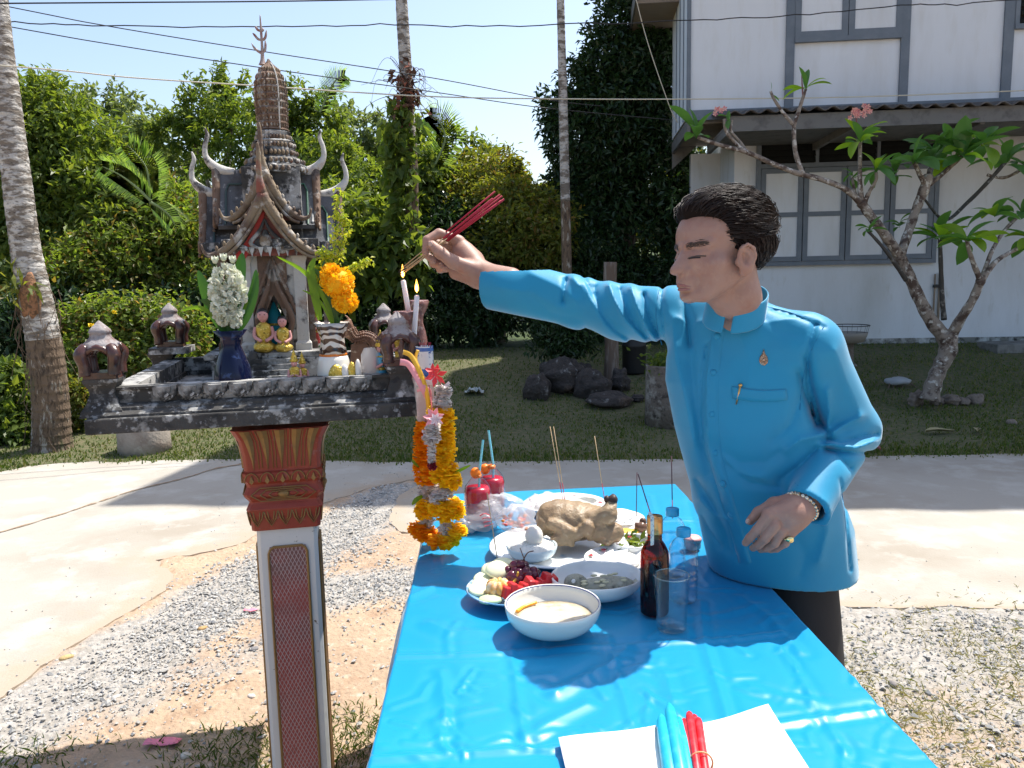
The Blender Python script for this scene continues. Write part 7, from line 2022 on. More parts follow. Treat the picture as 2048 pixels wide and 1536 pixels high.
# white paper, blue and red candle bundles
paper_m = M("white_paper", (.80, .80, .78), rough=.7)
def flat_sheet(name, pts, z, label, nu=10, nv=14, wav=.003, seed=1):
    rr = random.Random(seed); q = [T(*a) for a in pts]; rows = []
    for i in range(nv + 1):
        t = i / nv; r_ = []
        for j in range(nu + 1):
            s = j / nu; p = (q[0] * (1 - s) + q[1] * s) * (1 - t) + (q[3] * (1 - s) + q[2] * s) * t
            r_.append((p.x, p.y, z + wav * (1 + math.sin(s * 5 + seed + t * 3)) * .6 + (.004 * (1 - t) ** 6)))
        rows.append(r_)
    b = MB(); b.sheet(rows); return b.build(name, paper_m, solid=.0006, label=label, cat="paper")
flat_sheet("paper_sheet", [(1117, 1489), (1312, 1462), (1440, 1760), (1190, 1790)], TZ + .004, "white paper sheet lying flat left of the blue candle bundle", seed=1)
flat_sheet("paper_sheet", [(1398, 1462), (1536, 1424), (1720, 1700), (1480, 1790)], TZ + .006, "white paper sheet lying right of the red candle bundle", seed=3)
bluec = M("blue_wax", (.01, .36, .52), rough=.4, var=[((.05, .45, .6), 40, .5, .7)], sss=.1); redc = M("red_wax", (.62, .01, .02), rough=.45, var=[((.75, .06, .08), 50, .5, .7)])
k = item("candle_bundle", T(1385, 1536), "bundle of thick blue tapered candles lying on the white paper", "candles"); o0 = k.location
for i, (x0, y0, x1, y1, dz_, r) in enumerate(((1338, 1408, 1392, 1560, .022, .0105), (1322, 1430, 1372, 1570, .018, .0105), (1358, 1436, 1408, 1575, .014, .010), (1330, 1440, 1385, 1580, .008, .010))):
    a0, a1 = T(x0, y0, TZ + dz_) - o0, T(x1, y1 + 160, TZ + dz_) - o0
    b = MB(); b.tube([a0, a0.lerp(a1, .06), a0.lerp(a1, .2), a1], [.003, r * .8, r, r * 1.1], 12); b.build("candle", bluec, k)
k = item("candle_bundle", T(1420, 1536), "bundle of slim red candles tied with a rubber band", "candles"); o0 = k.location
for i, (x0, y0, x1, y1, dz_) in enumerate(((1368, 1438, 1410, 1560, .016), (1378, 1424, 1418, 1560, .022), (1388, 1430, 1425, 1560, .014), (1396, 1436, 1432, 1560, .018), (1372, 1446, 1414, 1570, .010), (1384, 1442, 1422, 1575, .008))):
    a0, a1 = T(x0, y0, TZ + dz_) - o0, T(x1, y1 + 140, TZ + dz_) - o0
    b = MB(); b.tube([a0, a0.lerp(a1, .02), a0.lerp(a1, .05), a1], [.002, .005, .0062, .0058], 10); b.build("candle", redc, k)
b = MB(); c = T(1402, 1526, TZ + .015) - o0
b.tube([c + Vector((math.cos(t) * .0165, math.sin(t) * .004, math.sin(t) * .014)) for t in np.linspace(0, 6.283, 24)], .0014, 6); b.build("rubber_band", M("tan_rubber", (.6, .28, .12), rough=.5), k)
# ------------------------------------------------------------------ offerings on the spirit house
FLz = z_2 - .006                                       # platform floor, shrine coordinates
def Sh(u, v, z): return SM @ Vector((u, v, z))
def sfloor(px, py, z=None):
    """shrine point seen at a pixel on the floor plane z"""
    z = FLz if z is None else z
    e = SI @ EYE; d = SI.to_3x3() @ ray(px, py); t = (z - e.z) / d.z
    return e + d * t
def place(name, u, v, z, label, cat, group=None): 
    p = Sh(u, v, z); return empty(name, tuple(p), SR, label, cat, group)
def petalball(b, c, r, n, size, rs, flat=1.0, curl=.3):
    c = Vector(c)
    for i in range(n):
        d = Vector(rs.randn(3)); d.normalize(); d.z *= flat
        o = c + d * r * (0.72 + .28 * rs.rand())
        t = Vector(rs.randn(3)); sd = d.cross(t).normalized(); up = sd.cross(d)
        s = size * (.7 + .6 * rs.rand())
        b.add([o - d * s * .4 - sd * s * .3, o - d * s * .4 + sd * s * .3, o + d * s * .35 + sd * s * .55 + up * s * curl * .5, o + d * s * .5 + up * s * curl, o + d * s * .35 - sd * s * .55 + up * s * curl * .5], [(0, 1, 2, 3, 4)])
petal_w = leafmat("white_petal", [(.78, .78, .68), (.7, .74, .6), (.82, .82, .76)], trans=.35, tcol=(1, 1, .9))
marig = leafmat("marigold_petal", [(.95, .60, .01), (.95, .68, .02), (.92, .5, .005)], trans=.4, tcol=(1.1, .8, .3), rough=.6)
marig_y = leafmat("yellow_cloth_petal", [(.97, .68, .01), (.97, .76, .04), (.96, .6, .01)], trans=.5, tcol=(1.1, 1, .3), rough=.6)
marig_o = leafmat("orange_cloth_petal", [(.94, .46, .01), (.95, .54, .01), (.92, .4, .01)], trans=.5, tcol=(1.1, .8, .3), rough=.6)
jasm = leafmat("white_jasmine", [(.75, .68, .62), (.8, .76, .72), (.72, .62, .6)], trans=.3, tcol=(1, 1, 1), rough=.6)
stem_g = M("flower_stem", (.06, .14, .03), rough=.6)
blade_g = leafmat("broad_leaf_blade", [(.03, .10, .02), (.05, .14, .03)], trans=.35, rough=.3)
blade_l = leafmat("lime_leaf_blade", [(.14, .26, .02), (.18, .3, .03)], trans=.5, rough=.35)
def leafblade(pts, w, mat, parent, name="leaf", nseg=5):
    c = catmull(pts, nseg); m = len(c); rows = []
    for i, p in enumerate(c):
        t = i / (m - 1); ww = w * (math.sin(math.pi * min(1, .12 + t * .88)) ** .7) * (1 if t < .97 else .3)
        d = (c[min(i + 1, m - 1)] - c[max(i - 1, 0)]).normalized(); sd = d.cross(Vector((.2, 1, .1))).normalized()
        nn = sd.cross(d)
        rows.append([p - sd * ww, p - nn * ww * .25, p + sd * ww])
    b = MB(); b.sheet(rows); return b.build(name, mat, parent)
# blue vase with white flowers
rs = np.random.RandomState(21)
v0 = vF + .125
u, z = sp(467, 757, v0); k = place("blue_vase", u, v0, FLz, "dark blue glazed vase with a frilled mouth holding white flowers", "vase")
s_ = (SO.y + v0 * .98) / FOC
zz0 = FLz; H_ = sp(467, 660, v0)[1] - FLz; rr_ = .5 * 72 * s_ * 1.02
vase_m = M("cobalt_glaze", (.005, .008, .032), rough=.10, coat=0, spec=.3, var=[((.03, .05, .13), 30, .60, .66), ((.006, .008, .03), 6, .5, .7)])
b = MB(); b.lathe([(rr_ * .72, 0), (rr_ * .92, H_ * .08), (rr_ * 1.0, H_ * .25), (rr_ * .92, H_ * .45), (rr_ * .66, H_ * .66), (rr_ * .50, H_ * .78), (rr_ * .55, H_ * .84), (rr_ * .52, H_ * .88), (rr_ * .85, H_), (rr_ * .78, H_ * .985), (rr_ * .42, H_ * .85), (rr_ * .40, H_ * .6)], 36, wob=lambda t, z: (.07 * math.sin(6 * t) if z > H_ * .9 else .02 * math.sin(8 * t)))
b.build("vase_body", vase_m, k)
kf = place("flower_bunch", u, v0, FLz + H_ * .8, "dense spike of white blossoms with big dark leaves in the blue vase", "flowers")
def L_(px, py, v=v0, k_=None):
    u_, z_ = sp(px, py, v); return Vector((u_ - u, v - v0, z_ - (FLz + H_ * .8)))
for pts, w, mt in (([(462, 670), (440, 640), (415, 590), (396, 540)], .020, blade_g), ([(468, 670), (492, 630), (508, 580), (512, 538)], .014, blade_g), ([(466, 670), (470, 600), (480, 540), (485, 505)], .018, blade_g), ([(470, 660), (490, 620), (505, 585), (517, 545)], .006, blade_l),
                   ([(455, 665), (435, 640), (400, 615), (360, 622)], .006, blade_l), ([(460, 665), (440, 630), (425, 610), (400, 600)], .014, blade_g)):
    leafblade([L_(*q, v0 + .01) for q in pts], w, mt, kf)
for i in range(64):
    t = rs.rand(); py = 645 - 105 * t; px = 456 + rs.uniform(-1, 1) * (20 + 12 * math.sin(t * 3.0)); v_ = v0 - .005 + rs.uniform(-.02, .015)
    b = MB(); petalball(b, (0, 0, 0), .012, 22, .012, rs); o = b.build("blossom", petal_w, kf); o.location = L_(px, py, v_)
for (px, py) in ((430, 519), (447, 514), (465, 518), (434, 540), (464, 535), (449, 532)):
    b = MB()
    for j in range(7):
        a = j * 2.4; d = Vector((math.cos(a), math.sin(a), 0)); r0 = .008
        b.add([(0, 0, -.009), d * r0 + Vector((-d.y, d.x, 0)) * r0 * .6 + Vector((0, 0, 0)), d * r0 * 1.05 + Vector((0, 0, .010)), d * r0 - Vector((-d.y, d.x, 0)) * r0 * .6], [(0, 1, 2, 3)])
    b.ell((0, 0, -.002), (.0075, .0075, .009), 8, 6); o = b.build("bud", petal_w, kf); q = L_(px, py, v0 - .01); o.location = q
    b = MB(); b.tube([q + Vector((0, 0, -.008)), L_(456, 600)], .0012, 5); b.build("bud_stem", stem_g, kf)
b = MB(); [b.tube([L_(458 + i * 2, 690), L_(450 + i * 4, 600)], .002, 5) for i in range(6)]; b.build("stems", stem_g, kf, kind="stuff")
# cream vase with marigolds, sprays and lime leaves
u, z = sp(669, 757, v0); H2 = sp(669, 645, v0)[1] - FLz; r2 = .5 * 70 * s_
k = place("cream_vase", u, v0, FLz, "cream vase with a wavy brown striped top holding marigolds", "vase")
def wavym():
    m = M("brown_wave_glaze", (.62, .57, .47), rough=.14, coat=.4)
    nt = m.node_tree; N = nt.nodes; L = nt.links; b_ = N["Principled BSDF"]
    w = N.new("ShaderNodeTexWave"); w.bands_direction = 'Z'; w.inputs["Scale"].default_value = 16; w.inputs["Distortion"].default_value = 9; w.inputs["Detail"].default_value = 2; w.inputs["Detail Scale"].default_value = 1.2
    tc = N.new("ShaderNodeTexCoord"); L.new(tc.outputs["Object"], w.inputs[0])
    rp = N.new("ShaderNodeValToRGB"); L.new(w.outputs["Fac"], rp.inputs[0]); e = rp.color_ramp.elements
    e[0].position = .0; e[0].color = (.035, .02, .016, 1); e[1].position = .55; e[1].color = (.6, .56, .5, 1)
    q = e.new(.42); q.color = (.10, .05, .03, 1)
    L.new(rp.outputs[0], b_.inputs["Base Color"]); return m
b = MB(); b.lathe([(r2 * .82, 0), (r2 * .96, H2 * .05), (r2 * 1.0, H2 * .25), (r2 * .90, H2 * .48), (r2 * .80, H2 * .55)], 36); b.build("vase_body", cream, k)
b = MB(); b.lathe([(r2 * .815, H2 * .53), (r2 * .815, H2 * .56), (r2 * .80, H2 * .575)], 36); b.build("orange_band", M("orange_glaze", (.55, .16, .02), rough=.2), k)
b = MB(); b.lathe([(r2 * .81, H2 * .57), (r2 * .70, H2 * .70), (r2 * .68, H2 * .78), (r2 * .84, H2 * .92), (r2 * .98, H2), (r2 * .9, H2 * .98), (r2 * .6, H2 * .8), (r2 * .5, H2 * .6)], 40, wob=lambda t, z: .09 * math.sin(5 * t) * (z / H2) ** 3); b.build("vase_neck", wavym(), k)
kf = place("flower_bunch", u, v0, FLz + H2 * .8, "two round orange marigolds with yellow sprays and long lime leaves", "flowers")
def L2(px, py, v=v0): u_, z_ = sp(px, py, v); return Vector((u_ - u, v - v0, z_ - (FLz + H2 * .8)))
for (px, py, r) in ((676, 565, 35), (690, 602, 26), (662, 548, 22)):
    b = MB(); petalball(b, (0, 0, 0), r * s_ * .95, 420, .0085, rs, curl=.6); b.ell((0, 0, 0), r * s_ * .78, 12, 8); o = b.build("marigold", marig, kf); o.location = L2(px, py, v0 - .02)
    b = MB(); b.tube([L2(px, py + r * .5), L2(672, 660)], .0025, 6); b.build("flower_stem", stem_g, kf)
for pts, w, mt in (([(668, 650), (650, 600), (610, 545), (552, 512)], .0065, blade_l), ([(672, 650), (660, 590), (640, 550), (616, 532)], .008, blade_g), ([(664, 650), (645, 610), (625, 590), (604, 580)], .004, blade_l), ([(675, 650), (660, 600), (650, 560), (648, 520)], .012, blade_g),
                   ([(640, 640), (628, 580), (622, 540), (630, 515)], .012, blade_l)):
    leafblade([L2(*q, v0 + .0) for q in pts], w, mt, kf)
spray_m = leafmat("yellow_spray", [(.5, .48, .04), (.3, .38, .05), (.6, .52, .05)], trans=.4)
for pts in ([(672, 640), (668, 540), (672, 460), (680, 385)], [(668, 640), (655, 560), (650, 520), (645, 500)], [(676, 620), (685, 560), (705, 535), (738, 520)], [(672, 600), (676, 520), (690, 460), (686, 430)], [(666, 620), (648, 560), (640, 540), (634, 548)]):
    P_ = catmull([L2(*q, v0 + .02) for q in pts], 12); b = MB(); b.tube(P_, .0012, 5); b.build("spray_stem", stem_g, kf)
    C = []; 
    for p_ in P_[12:]:
        C += [np.array(p_) + rs.randn(3) * np.array([.0075, .007, .005]) for _ in range(9)]
    C = np.array(C); link_mesh("spray_blossoms", np_mesh("spray_blossoms", leaf_cloud(C, rs.randn(len(C), 3), .011, rs, .6), np.arange(len(C) * 4).reshape(-1, 4)), spray_m, kf)["kind"] = "stuff"

# small figures
glitter = M("gold_glitter", (.58, .40, .06), rough=.35, metal=.55, var=[((.9, .75, .25), 160, .55, .62), ((.25, .16, .02), 120, .56, .64)], bump=.8, bscale=220, bdist=.003)
pinkf = M("pink_face_paint", (.62, .30, .28), rough=.5); blackh = M("black_hair_paint", (.015, .012, .012), rough=.4)
white_p = M("white_gloss_paint", (.7, .68, .64), rough=.35); turq = M("turquoise_cloth_paint", (.01, .35, .48), rough=.4)
def sitter(px, py0, py1, v, zb_, label, hair=True):
    u_, _ = sp(px, py1, v); H = sp(px, py0, v)[1] - zb_
    k = place("figurine", u_, v, zb_, label, "figurine")
    s = H
    b = MB(); b.ell((0, 0, s * .12), (s * .24, s * .2, s * .13), 16, 10, wob=lambda d: 1 + .05 * math.sin(7 * d.x)); b.ell((-.02 * s, -.1 * s, s * .16), (s * .16, s * .09, s * .07), 12, 8)
    b.lathe([(s * .17, s * .12), (s * .14, s * .3), (s * .17, s * .5), (s * .15, s * .58), (s * .06, s * .66)], 16, sy=.7); b.build("gold_robe", glitter, k)
    b = MB(); b.ell((0, -.01 * s, s * .80), (s * .115, s * .115, s * .14), 16, 12); b.tube([(0, 0, s * .6), (0, 0, s * .72)], s * .05, 8)
    b.ell((0, -.125 * s, s * .79), (s * .018, s * .02, s * .025), 8, 6)
    for i in (-1, 1): stroke(b, [(i * s * .16, 0, s * .55), (i * s * .19, -.04 * s, s * .36), (i * s * .05, -.17 * s, s * .26)], [s * .045, s * .04, s * .035], 8)
    b.build("pink_body", pinkf, k)
    if hair: b = MB(); b.ell((0, .012 * s, s * .86), (s * .118, s * .115, s * .10), 16, 10); b.build("black_hair", blackh, k)
    b = MB(); [b.ell((i * s * .045, -.115 * s, s * .82), (s * .016, s * .008, s * .01), 6, 4) for i in (-1, 1)]; b.build("painted_eyes", blackh, k)
    return k
sitter(530, 612, 704, vV - .055, zbase, "seated gold robed figurine in front of the arch, the slimmer of two")
sitter(568, 628, 704, vV - .062, zbase, "seated gold robed figurine with a hand on its knee before the arch")
def angel(px, py0, py1, v, zb_, label, body, scale=1.0, rz=0):
    u_, _ = sp(px, py1, v); H = sp(px, py0, v)[1] - zb_; s = H
    k = place("figurine", u_, v, zb_, label, "figurine"); k.rotation_euler[2] = SR + rz
    b = MB(); b.lathe([(s * .12, 0), (s * .13, .02 * s), (s * .085, s * .16), (s * .10, s * .3), (s * .075, s * .40), (s * .11, s * .54), (s * .10, s * .60), (s * .035, s * .64)], 14, sy=.75); b.build("robe", body, k)
    b = MB(); b.ell((0, 0, s * .70), (s * .065, s * .07, s * .075), 12, 8)
    for i in (-1, 1): stroke(b, [(i * s * .10, 0, s * .57), (i * s * .12, -.03 * s, s * .42), (i * s * .02, -.11 * s, s * .47)], [s * .03, s * .026, s * .02], 7)
    b.build("pink_skin", pinkf, k)
    b = MB(); b.lathe([(s * .08, s * .73), (s * .09, s * .76), (s * .06, s * .80), (s * .07, s * .82), (s * .035, s * .88), (s * .04, s * .90), (s * .012, s * .96), (s * .001, s * 1.0)], 12); b.lathe([(s * .105, s * .565), (s * .115, s * .58), (s * .09, s * .60)], 12, sy=.8); b.lathe([(s * .085, s * .36), (s * .09, s * .39), (s * .08, s * .41)], 12, sy=.8); b.build("gold_crown", glitter, k)
va = vF + .10
angel(590, 697, 757, va, FLz, "small gold crowned figurine at the foot of the plinth, pale pink legs", glitter)
angel(606, 703, 757, va + .02, FLz, "small glittering figurine with folded hands beside the pale pink one", glitter)
angel(764, 658, 750, va, FLz, "light blue and gold crowned figurine leaning by the front right lantern", M("light_blue_robe_paint", (.1, .42, .62), rough=.4), rz=.4)
angel(802, 622, 700, va + .07, FLz + .03, "gold crowned figurine half hidden behind the front right lantern", glitter)
angel(637, 612, 700, vV + .06, zbase, "red and white crowned figurine between the right columns", M("red_white_paint", (.5, .06, .04), rough=.5, var=[((.7, .66, .6), 30, .5, .55), ((.05, .2, .08), 22, .58, .62)]))
u_, _ = sp(553, 700, vV + .10); H = sp(553, 603, vV + .10)[1] - zbase
k = place("figurine", u_, vV + .10, zbase, "turquoise robed guardian figure with a gold belt standing inside the arch", "figurine")
b = MB(); b.lathe([(.020, 0), (.018, H * .3), (.021, H * .55), (.019, H * .74), (.010, H * .86), (.004, H * .97), (.001, H)], 16); b.build("robe", turq, k)
b = MB(); b.lathe([(.0215, H * .49), (.022, H * .5), (.022, H * .53), (.021, H * .54)], 16); b.build("gold_belt", glitter, k)
# reclining little figure
u_, _ = sp(690, 748, va - .015); k = place("figurine", u_, va - .015, FLz + .004, "tiny gold and white reclining figurine between the cream vase and the plastic bag", "figurine")
zt_ = sp(690, 742, va - .015)[1] - FLz - .004
b = MB(); b.ell((-.022, 0, zt_ * .7), (.022, .010, zt_ * .62), 12, 8); b.ell((.018, 0, zt_ * .8), (.012, .009, zt_ * .6), 10, 8); b.build("gold_body", glitter, k)
b = MB(); b.ell((.0, 0, zt_ * .75), (.012, .009, zt_ * .55), 10, 8); b.ell((.034, 0, zt_ * .95), (.009, .009, zt_ * .55), 10, 8); b.build("white_body", white_p, k)
# clear bag with greens
u_, _ = sp(742, 752, va - .005); k = place("plastic_bag", u_, va - .005, FLz, "clear plastic bag with a green bundle beside the light blue figurine", "bag")
Hb = sp(742, 695, va)[1] - FLz
b = MB(); rows = [[(w * math.cos(t) * (1 + .1 * math.sin(3 * t + i)), .014 * math.sin(t) + .003 * math.sin(5 * t + i * 2), z) for t in np.linspace(0, 2 * math.pi, 15)] for i, (w, z) in enumerate(((.018, 0), (.024, Hb * .25), (.026, Hb * .6), (.024, Hb * .85), (.014, Hb * 1.0)))]
b.sheet(rows); b.build("bag_film", bag_m, k)
C = rs.randn(60, 3) * np.array([.009, .006, .008]) + np.array([.0, 0, .016]); link_mesh("green_bundle", np_mesh("green_bundle", leaf_cloud(C, rs.randn(60, 3), .016, rs, .5), np.arange(240).reshape(-1, 4)), G_mid, k)
# scaly dragon body arching behind the cream vase
scale_m = M("brown_scale_ceramic", (.20, .105, .065), rough=.5, var=[((.45, .34, .25), 60, .56, .64), ((.09, .04, .03), 18, .5, .66)], bump=.7, bscale=110, bdist=.004)
vd = vF + .24
def D_(px, py, v=vd): u_, z_ = sp(px, py, v); return Vector((u_, v, z_))
o0 = D_(720, 745); k = place("dragon_ornament", o0.x, vd, FLz, "brown scaly ceramic dragon arching up behind the cream vase", "ornament"); o0.z = FLz
path = [D_(*q) - o0 for q in ((694, 640), (702, 664), (712, 676), (730, 673), (745, 680), (755, 700), (760, 730), (762, 755))]
b = MB(); stroke(b, path, [.011, .014, .015, .016, .017, .017, .016, .015], 14, 6)
c = catmull(path, 10)
for i in range(8, len(c) - 6, 2):
    d = (c[i + 1] - c[i]).normalized(); sd = d.cross(Vector((0, 1, 0))).normalized()
    for a in (-1.1, -.6, -.1, .4, .9):
        q = c[i] + sd * (-.0155 * math.sin(a)) + Vector((0, -.0155 * math.cos(a), 0)); b.ell(q, (.0042, .0025, .0042), 6, 4)
b.build("scaly_body", scale_m, k)
b = MB(); stroke(b, [D_(705, 672) - o0, D_(690, 662) - o0, D_(682, 650) - o0, D_(668, 655) - o0], [.014, .015, .012, .005], 10); stroke(b, [D_(692, 655) - o0, D_(698, 640) - o0, D_(690, 630) - o0], [.007, .004, .001], 6); stroke(b, [D_(684, 662) - o0, D_(676, 670) - o0, D_(666, 668) - o0], [.007, .005, .002], 6); b.ell(D_(686, 648, vd - .014) - o0, (.004, .004, .004), 8, 6)
b.build("dragon_head", M("glazed_dragon_head", (.42, .24, .14), rough=.25, var=[((.12, .03, .03), 30, .5, .6), ((.7, .6, .5), 50, .6, .66)], coat=.3), k)
b = MB(); b.prism([((D_(px, py) - o0).x, (D_(px, py) - o0).z) for px, py in ((700, 752), (702, 690), (716, 684), (732, 686), (746, 700), (752, 752))], -.004, .010); b.build("filled_side", scale_m, k)
# blackened carved stone left of the vase, between vase and plinth
u_, _ = sp(648, 735, vd); k = place("lion_ornament", u_, vd - .02, FLz, "mossy carved stone lion beside the plinth, behind the cream vase", "ornament")
b = MB(); b.ell((0, 0, .03), (.022, .02, .03), 14, 10, wob=lambda d: 1 + .16 * math.sin(8 * d.x + 3) * math.sin(9 * d.z)); b.ell((.004, -.006, .066), (.016, .016, .018), 12, 8, wob=lambda d: 1 + .18 * math.sin(11 * d.x) * math.sin(9 * d.z)); b.build("stone_body", aged_dark, k)
u_, _ = sp(506, 700, vV - .03); k = place("lion_ornament", u_, vV - .06, FLz, "dark mossy stone lion between the blue vase and the plinth", "ornament")
b = MB(); b.ell((0, 0, .03), (.022, .02, .03), 14, 10, wob=lambda d: 1 + .16 * math.sin(8 * d.x + 3) * math.sin(9 * d.z)); b.ell((.002, -.006, .075), (.018, .018, .026), 12, 8, wob=lambda d: 1 + .18 * math.sin(11 * d.x) * math.sin(9 * d.z)); b.build("stone_body", aged_dark, k)
# ceramic candle holders, candles and flames
flesh_cer = M("reddish_ceramic", (.22, .10, .085), rough=.3, coat=.3, var=[((.5, .42, .38), 30, .55, .63), ((.08, .03, .03), 16, .5, .62)], bump=.5, bscale=70)
vc = vF + .15
def holder(px, pyt, pyb, v, wpx, label, lean=0.0):
    u_, _ = sp(px, pyb, v); zb2 = FLz; H = sp(px, pyt, v)[1] - zb2; s = wpx * .5 * s_
    k = place("candle_holder", u_, v, zb2, label, "candle holder"); b = MB()
    b.lathe([(s * .9, 0), (s * .8, H * .1), (s * .55, H * .22), (s * .62, H * .38), (s * .8, H * .5), (s * .66, H * .62), (s * .45, H * .72), (s * .52, H * .8), (s * 1.0, H * .93), (s * 1.05, H * .99), (s * .9, H), (s * .5, H * .93)], 20, wob=lambda t, z: .08 * math.sin(3 * t + z * 60)); b.build("holder_body", flesh_cer, k)
    b = MB(); [b.lathe([(s * .2, -.002), (s * .22, .001), (s * .1, .002)], 10, (s * .66 * math.cos(a), s * .66 * math.sin(a), H * .5), Matrix.Rotation(a, 3, 'Z') @ Matrix.Rotation(math.pi / 2, 3, 'Y')) for a in (-1.57, 0, 3.14)]; b.build("round_boss", ash_grey, k)
    return k
holder(817, 622, 760, vc, 50, "brown ceramic candle holder right behind the front right lantern")
holder(842, 600, 760, vc + .10, 42, "brown ceramic candle holder behind the second lit candle")
wax = M("white_candle_wax", (.76, .74, .78), rough=.35, sss=.15)
flame_m = M("candle_flame", (1, .5, .1), rough=1, emit=((1.0, .42, .06), 3.2)); flame_c = M("flame_heart", (1, .8, .4), rough=1, emit=((1.0, .72, .28), 5.0))
for (x0, y0, x1, y1, v, lab) in ((820, 640, 806, 560, vc, "lit white candle tilting left towards the incense tips"), (826, 700, 834, 590, vc - .03, "second lit white candle, straighter and in front of its holder")):
    a0 = SM @ sv(x0, y0, v); a1 = SM @ sv(x1, y1, v)
    k = empty("lit_candle", tuple(a0), 0, lab, "candle"); d = a1 - a0
    b = MB(); b.tube([Vector((0, 0, 0)), d * .97, d], [.0072, .0068, .0045], 14); b.build("wax_stick", wax, k)
    b = MB(); b.tube([d, d + Vector((0, 0, .008))], .0008, 5); b.build("wick", char_i, k)
    b = MB(); b.lathe([(.0005, 0), (.0045, .006), (.0055, .012), (.004, .021), (.0018, .029), (.0002, .036)], 12, d + Vector((0, 0, .006)), sy=.8); b.build("flame", flame_m, k)
    b = MB(); b.lathe([(.0005, 0), (.0026, .005), (.0026, .011), (.0003, .019)], 10, d + Vector((0, -.0048, .009)), sy=.4); b.build("flame_heart", flame_c, k)
# blue and white incense pot on a small white bracket at the platform's right edge
Dp = 2.03
p = at(851, 752, Dp); pot_t = at(851, 692, Dp); Hp = pot_t.z - p.z
k = empty("incense_pot", tuple(p), 0, "blue and white cylindrical incense pot filled with sand at the platform's right edge", "incense pot")
r3 = 17.5 * Dp / FOC
def potm():
    m = M("blue_white_porcelain", (.62, .66, .68), rough=.16, coat=.4, var=[((.02, .07, .30), 34, .52, .56)]); return m
b = MB(); b.lathe([(r3 * .9, 0), (r3 * .96, .004), (r3, Hp * .2), (r3, Hp * .96), (r3 * 1.05, Hp), (r3 * .93, Hp), (r3 * .9, Hp * .9)], 30); b.build("pot_body", potm(), k)
b = MB(); b.lathe([(r3 * 1.015, Hp * .84), (r3 * 1.02, Hp * .86), (r3 * 1.02, Hp * .94), (r3 * 1.015, Hp * .96)], 30); b.lathe([(r3 * .985, Hp * .06), (r3 * 1.012, Hp * .1), (r3 * 1.012, Hp * .24), (r3 * 1.0, Hp * .26)], 30); b.build("blue_band", M("blue_glaze_band", (.03, .12, .38), rough=.15, coat=.4), k)
b = MB(); b.lathe([(r3 * .9, Hp * .92), (r3 * .5, Hp * .97), (.001, Hp * .99)], 24, wob=lambda t, z: .05 * math.sin(5 * t)); b.build("sand", M("incense_sand", (.45, .33, .2), rough=1, bump=1, bscale=300), k)
for i in range(9):
    a = R.random() * 6.28; q = Vector((math.cos(a), math.sin(a), 0)) * r3 * .6 * R.random(); b = MB(); b.tube([q + Vector((0, 0, Hp * .9)), q * 1.3 + Vector((0, 0, Hp * 1.12))], .0009, 5); b.build("stick_stub", red_i, k)
pk = M("pink_washed_plaster", (.52, .40, .38), rough=.85, var=[((.66, .63, .6), 14, .48, .6), ((.5, .2, .2), 20, .62, .68)])
k = empty("shelf_bracket", tuple(at(850, 756, Dp)), SR, "small pinkish white shelf fixed to the platform side under the blue pot", "shelf")
b = MB(); b.box((0, .0, -.008), (.058, .075, .014)); b.box((-.004, 0, -.062), (.042, .06, .092), taper=1.1); b.build("shelf_block", pk, k, bevel=.002)
# ribbons
def ribbon(pts, w, mat, parent, D, name="ribbon"):
    P_ = catmull([at(px, py, D + dd) for px, py, dd in pts], 6); P_ = [q - parent.location for q in P_]; rows = []
    for i, q in enumerate(P_):
        d = (P_[min(i + 1, len(P_) - 1)] - P_[max(i - 1, 0)]).normalized(); sd = d.cross(Vector((.3 * math.sin(i * .4), 1, 0))).normalized(); rows.append([q - sd * w, q + sd * w])
    b = MB(); b.sheet(rows); return b.build(name, mat, parent, solid=.0005)
yel = M("yellow_ribbon", (.75, .42, .03), rough=.45, sheen=.3); redr = M("red_ribbon", (.72, .05, .06), rough=.45); pinkr = M("pink_ribbon", (.78, .32, .36), rough=.5)
k = empty("ribbon_bunch", tuple(at(848, 770, 1.97)), 0, "yellow and pink ribbons tied round the front right lantern and shelf", "ribbon")
ribbon([(806, 704, 0), (822, 712, -.02), (838, 740, -.03), (852, 780, -.02), (858, 820, 0)], .006, yel, k, 1.95)
ribbon([(800, 724, 0), (818, 730, -.01), (840, 765, -.03), (858, 800, 0)], .008, pinkr, k, 1.95)
ribbon([(836, 700, 0), (832, 720, -.01), (846, 760, -.03), (856, 800, 0), (860, 860, 0)], .004, yel, k, 1.95)
ribbon([(834, 782, 0), (860, 780, -.01), (862, 840, 0)], .003, pinkr, k, 1.95)
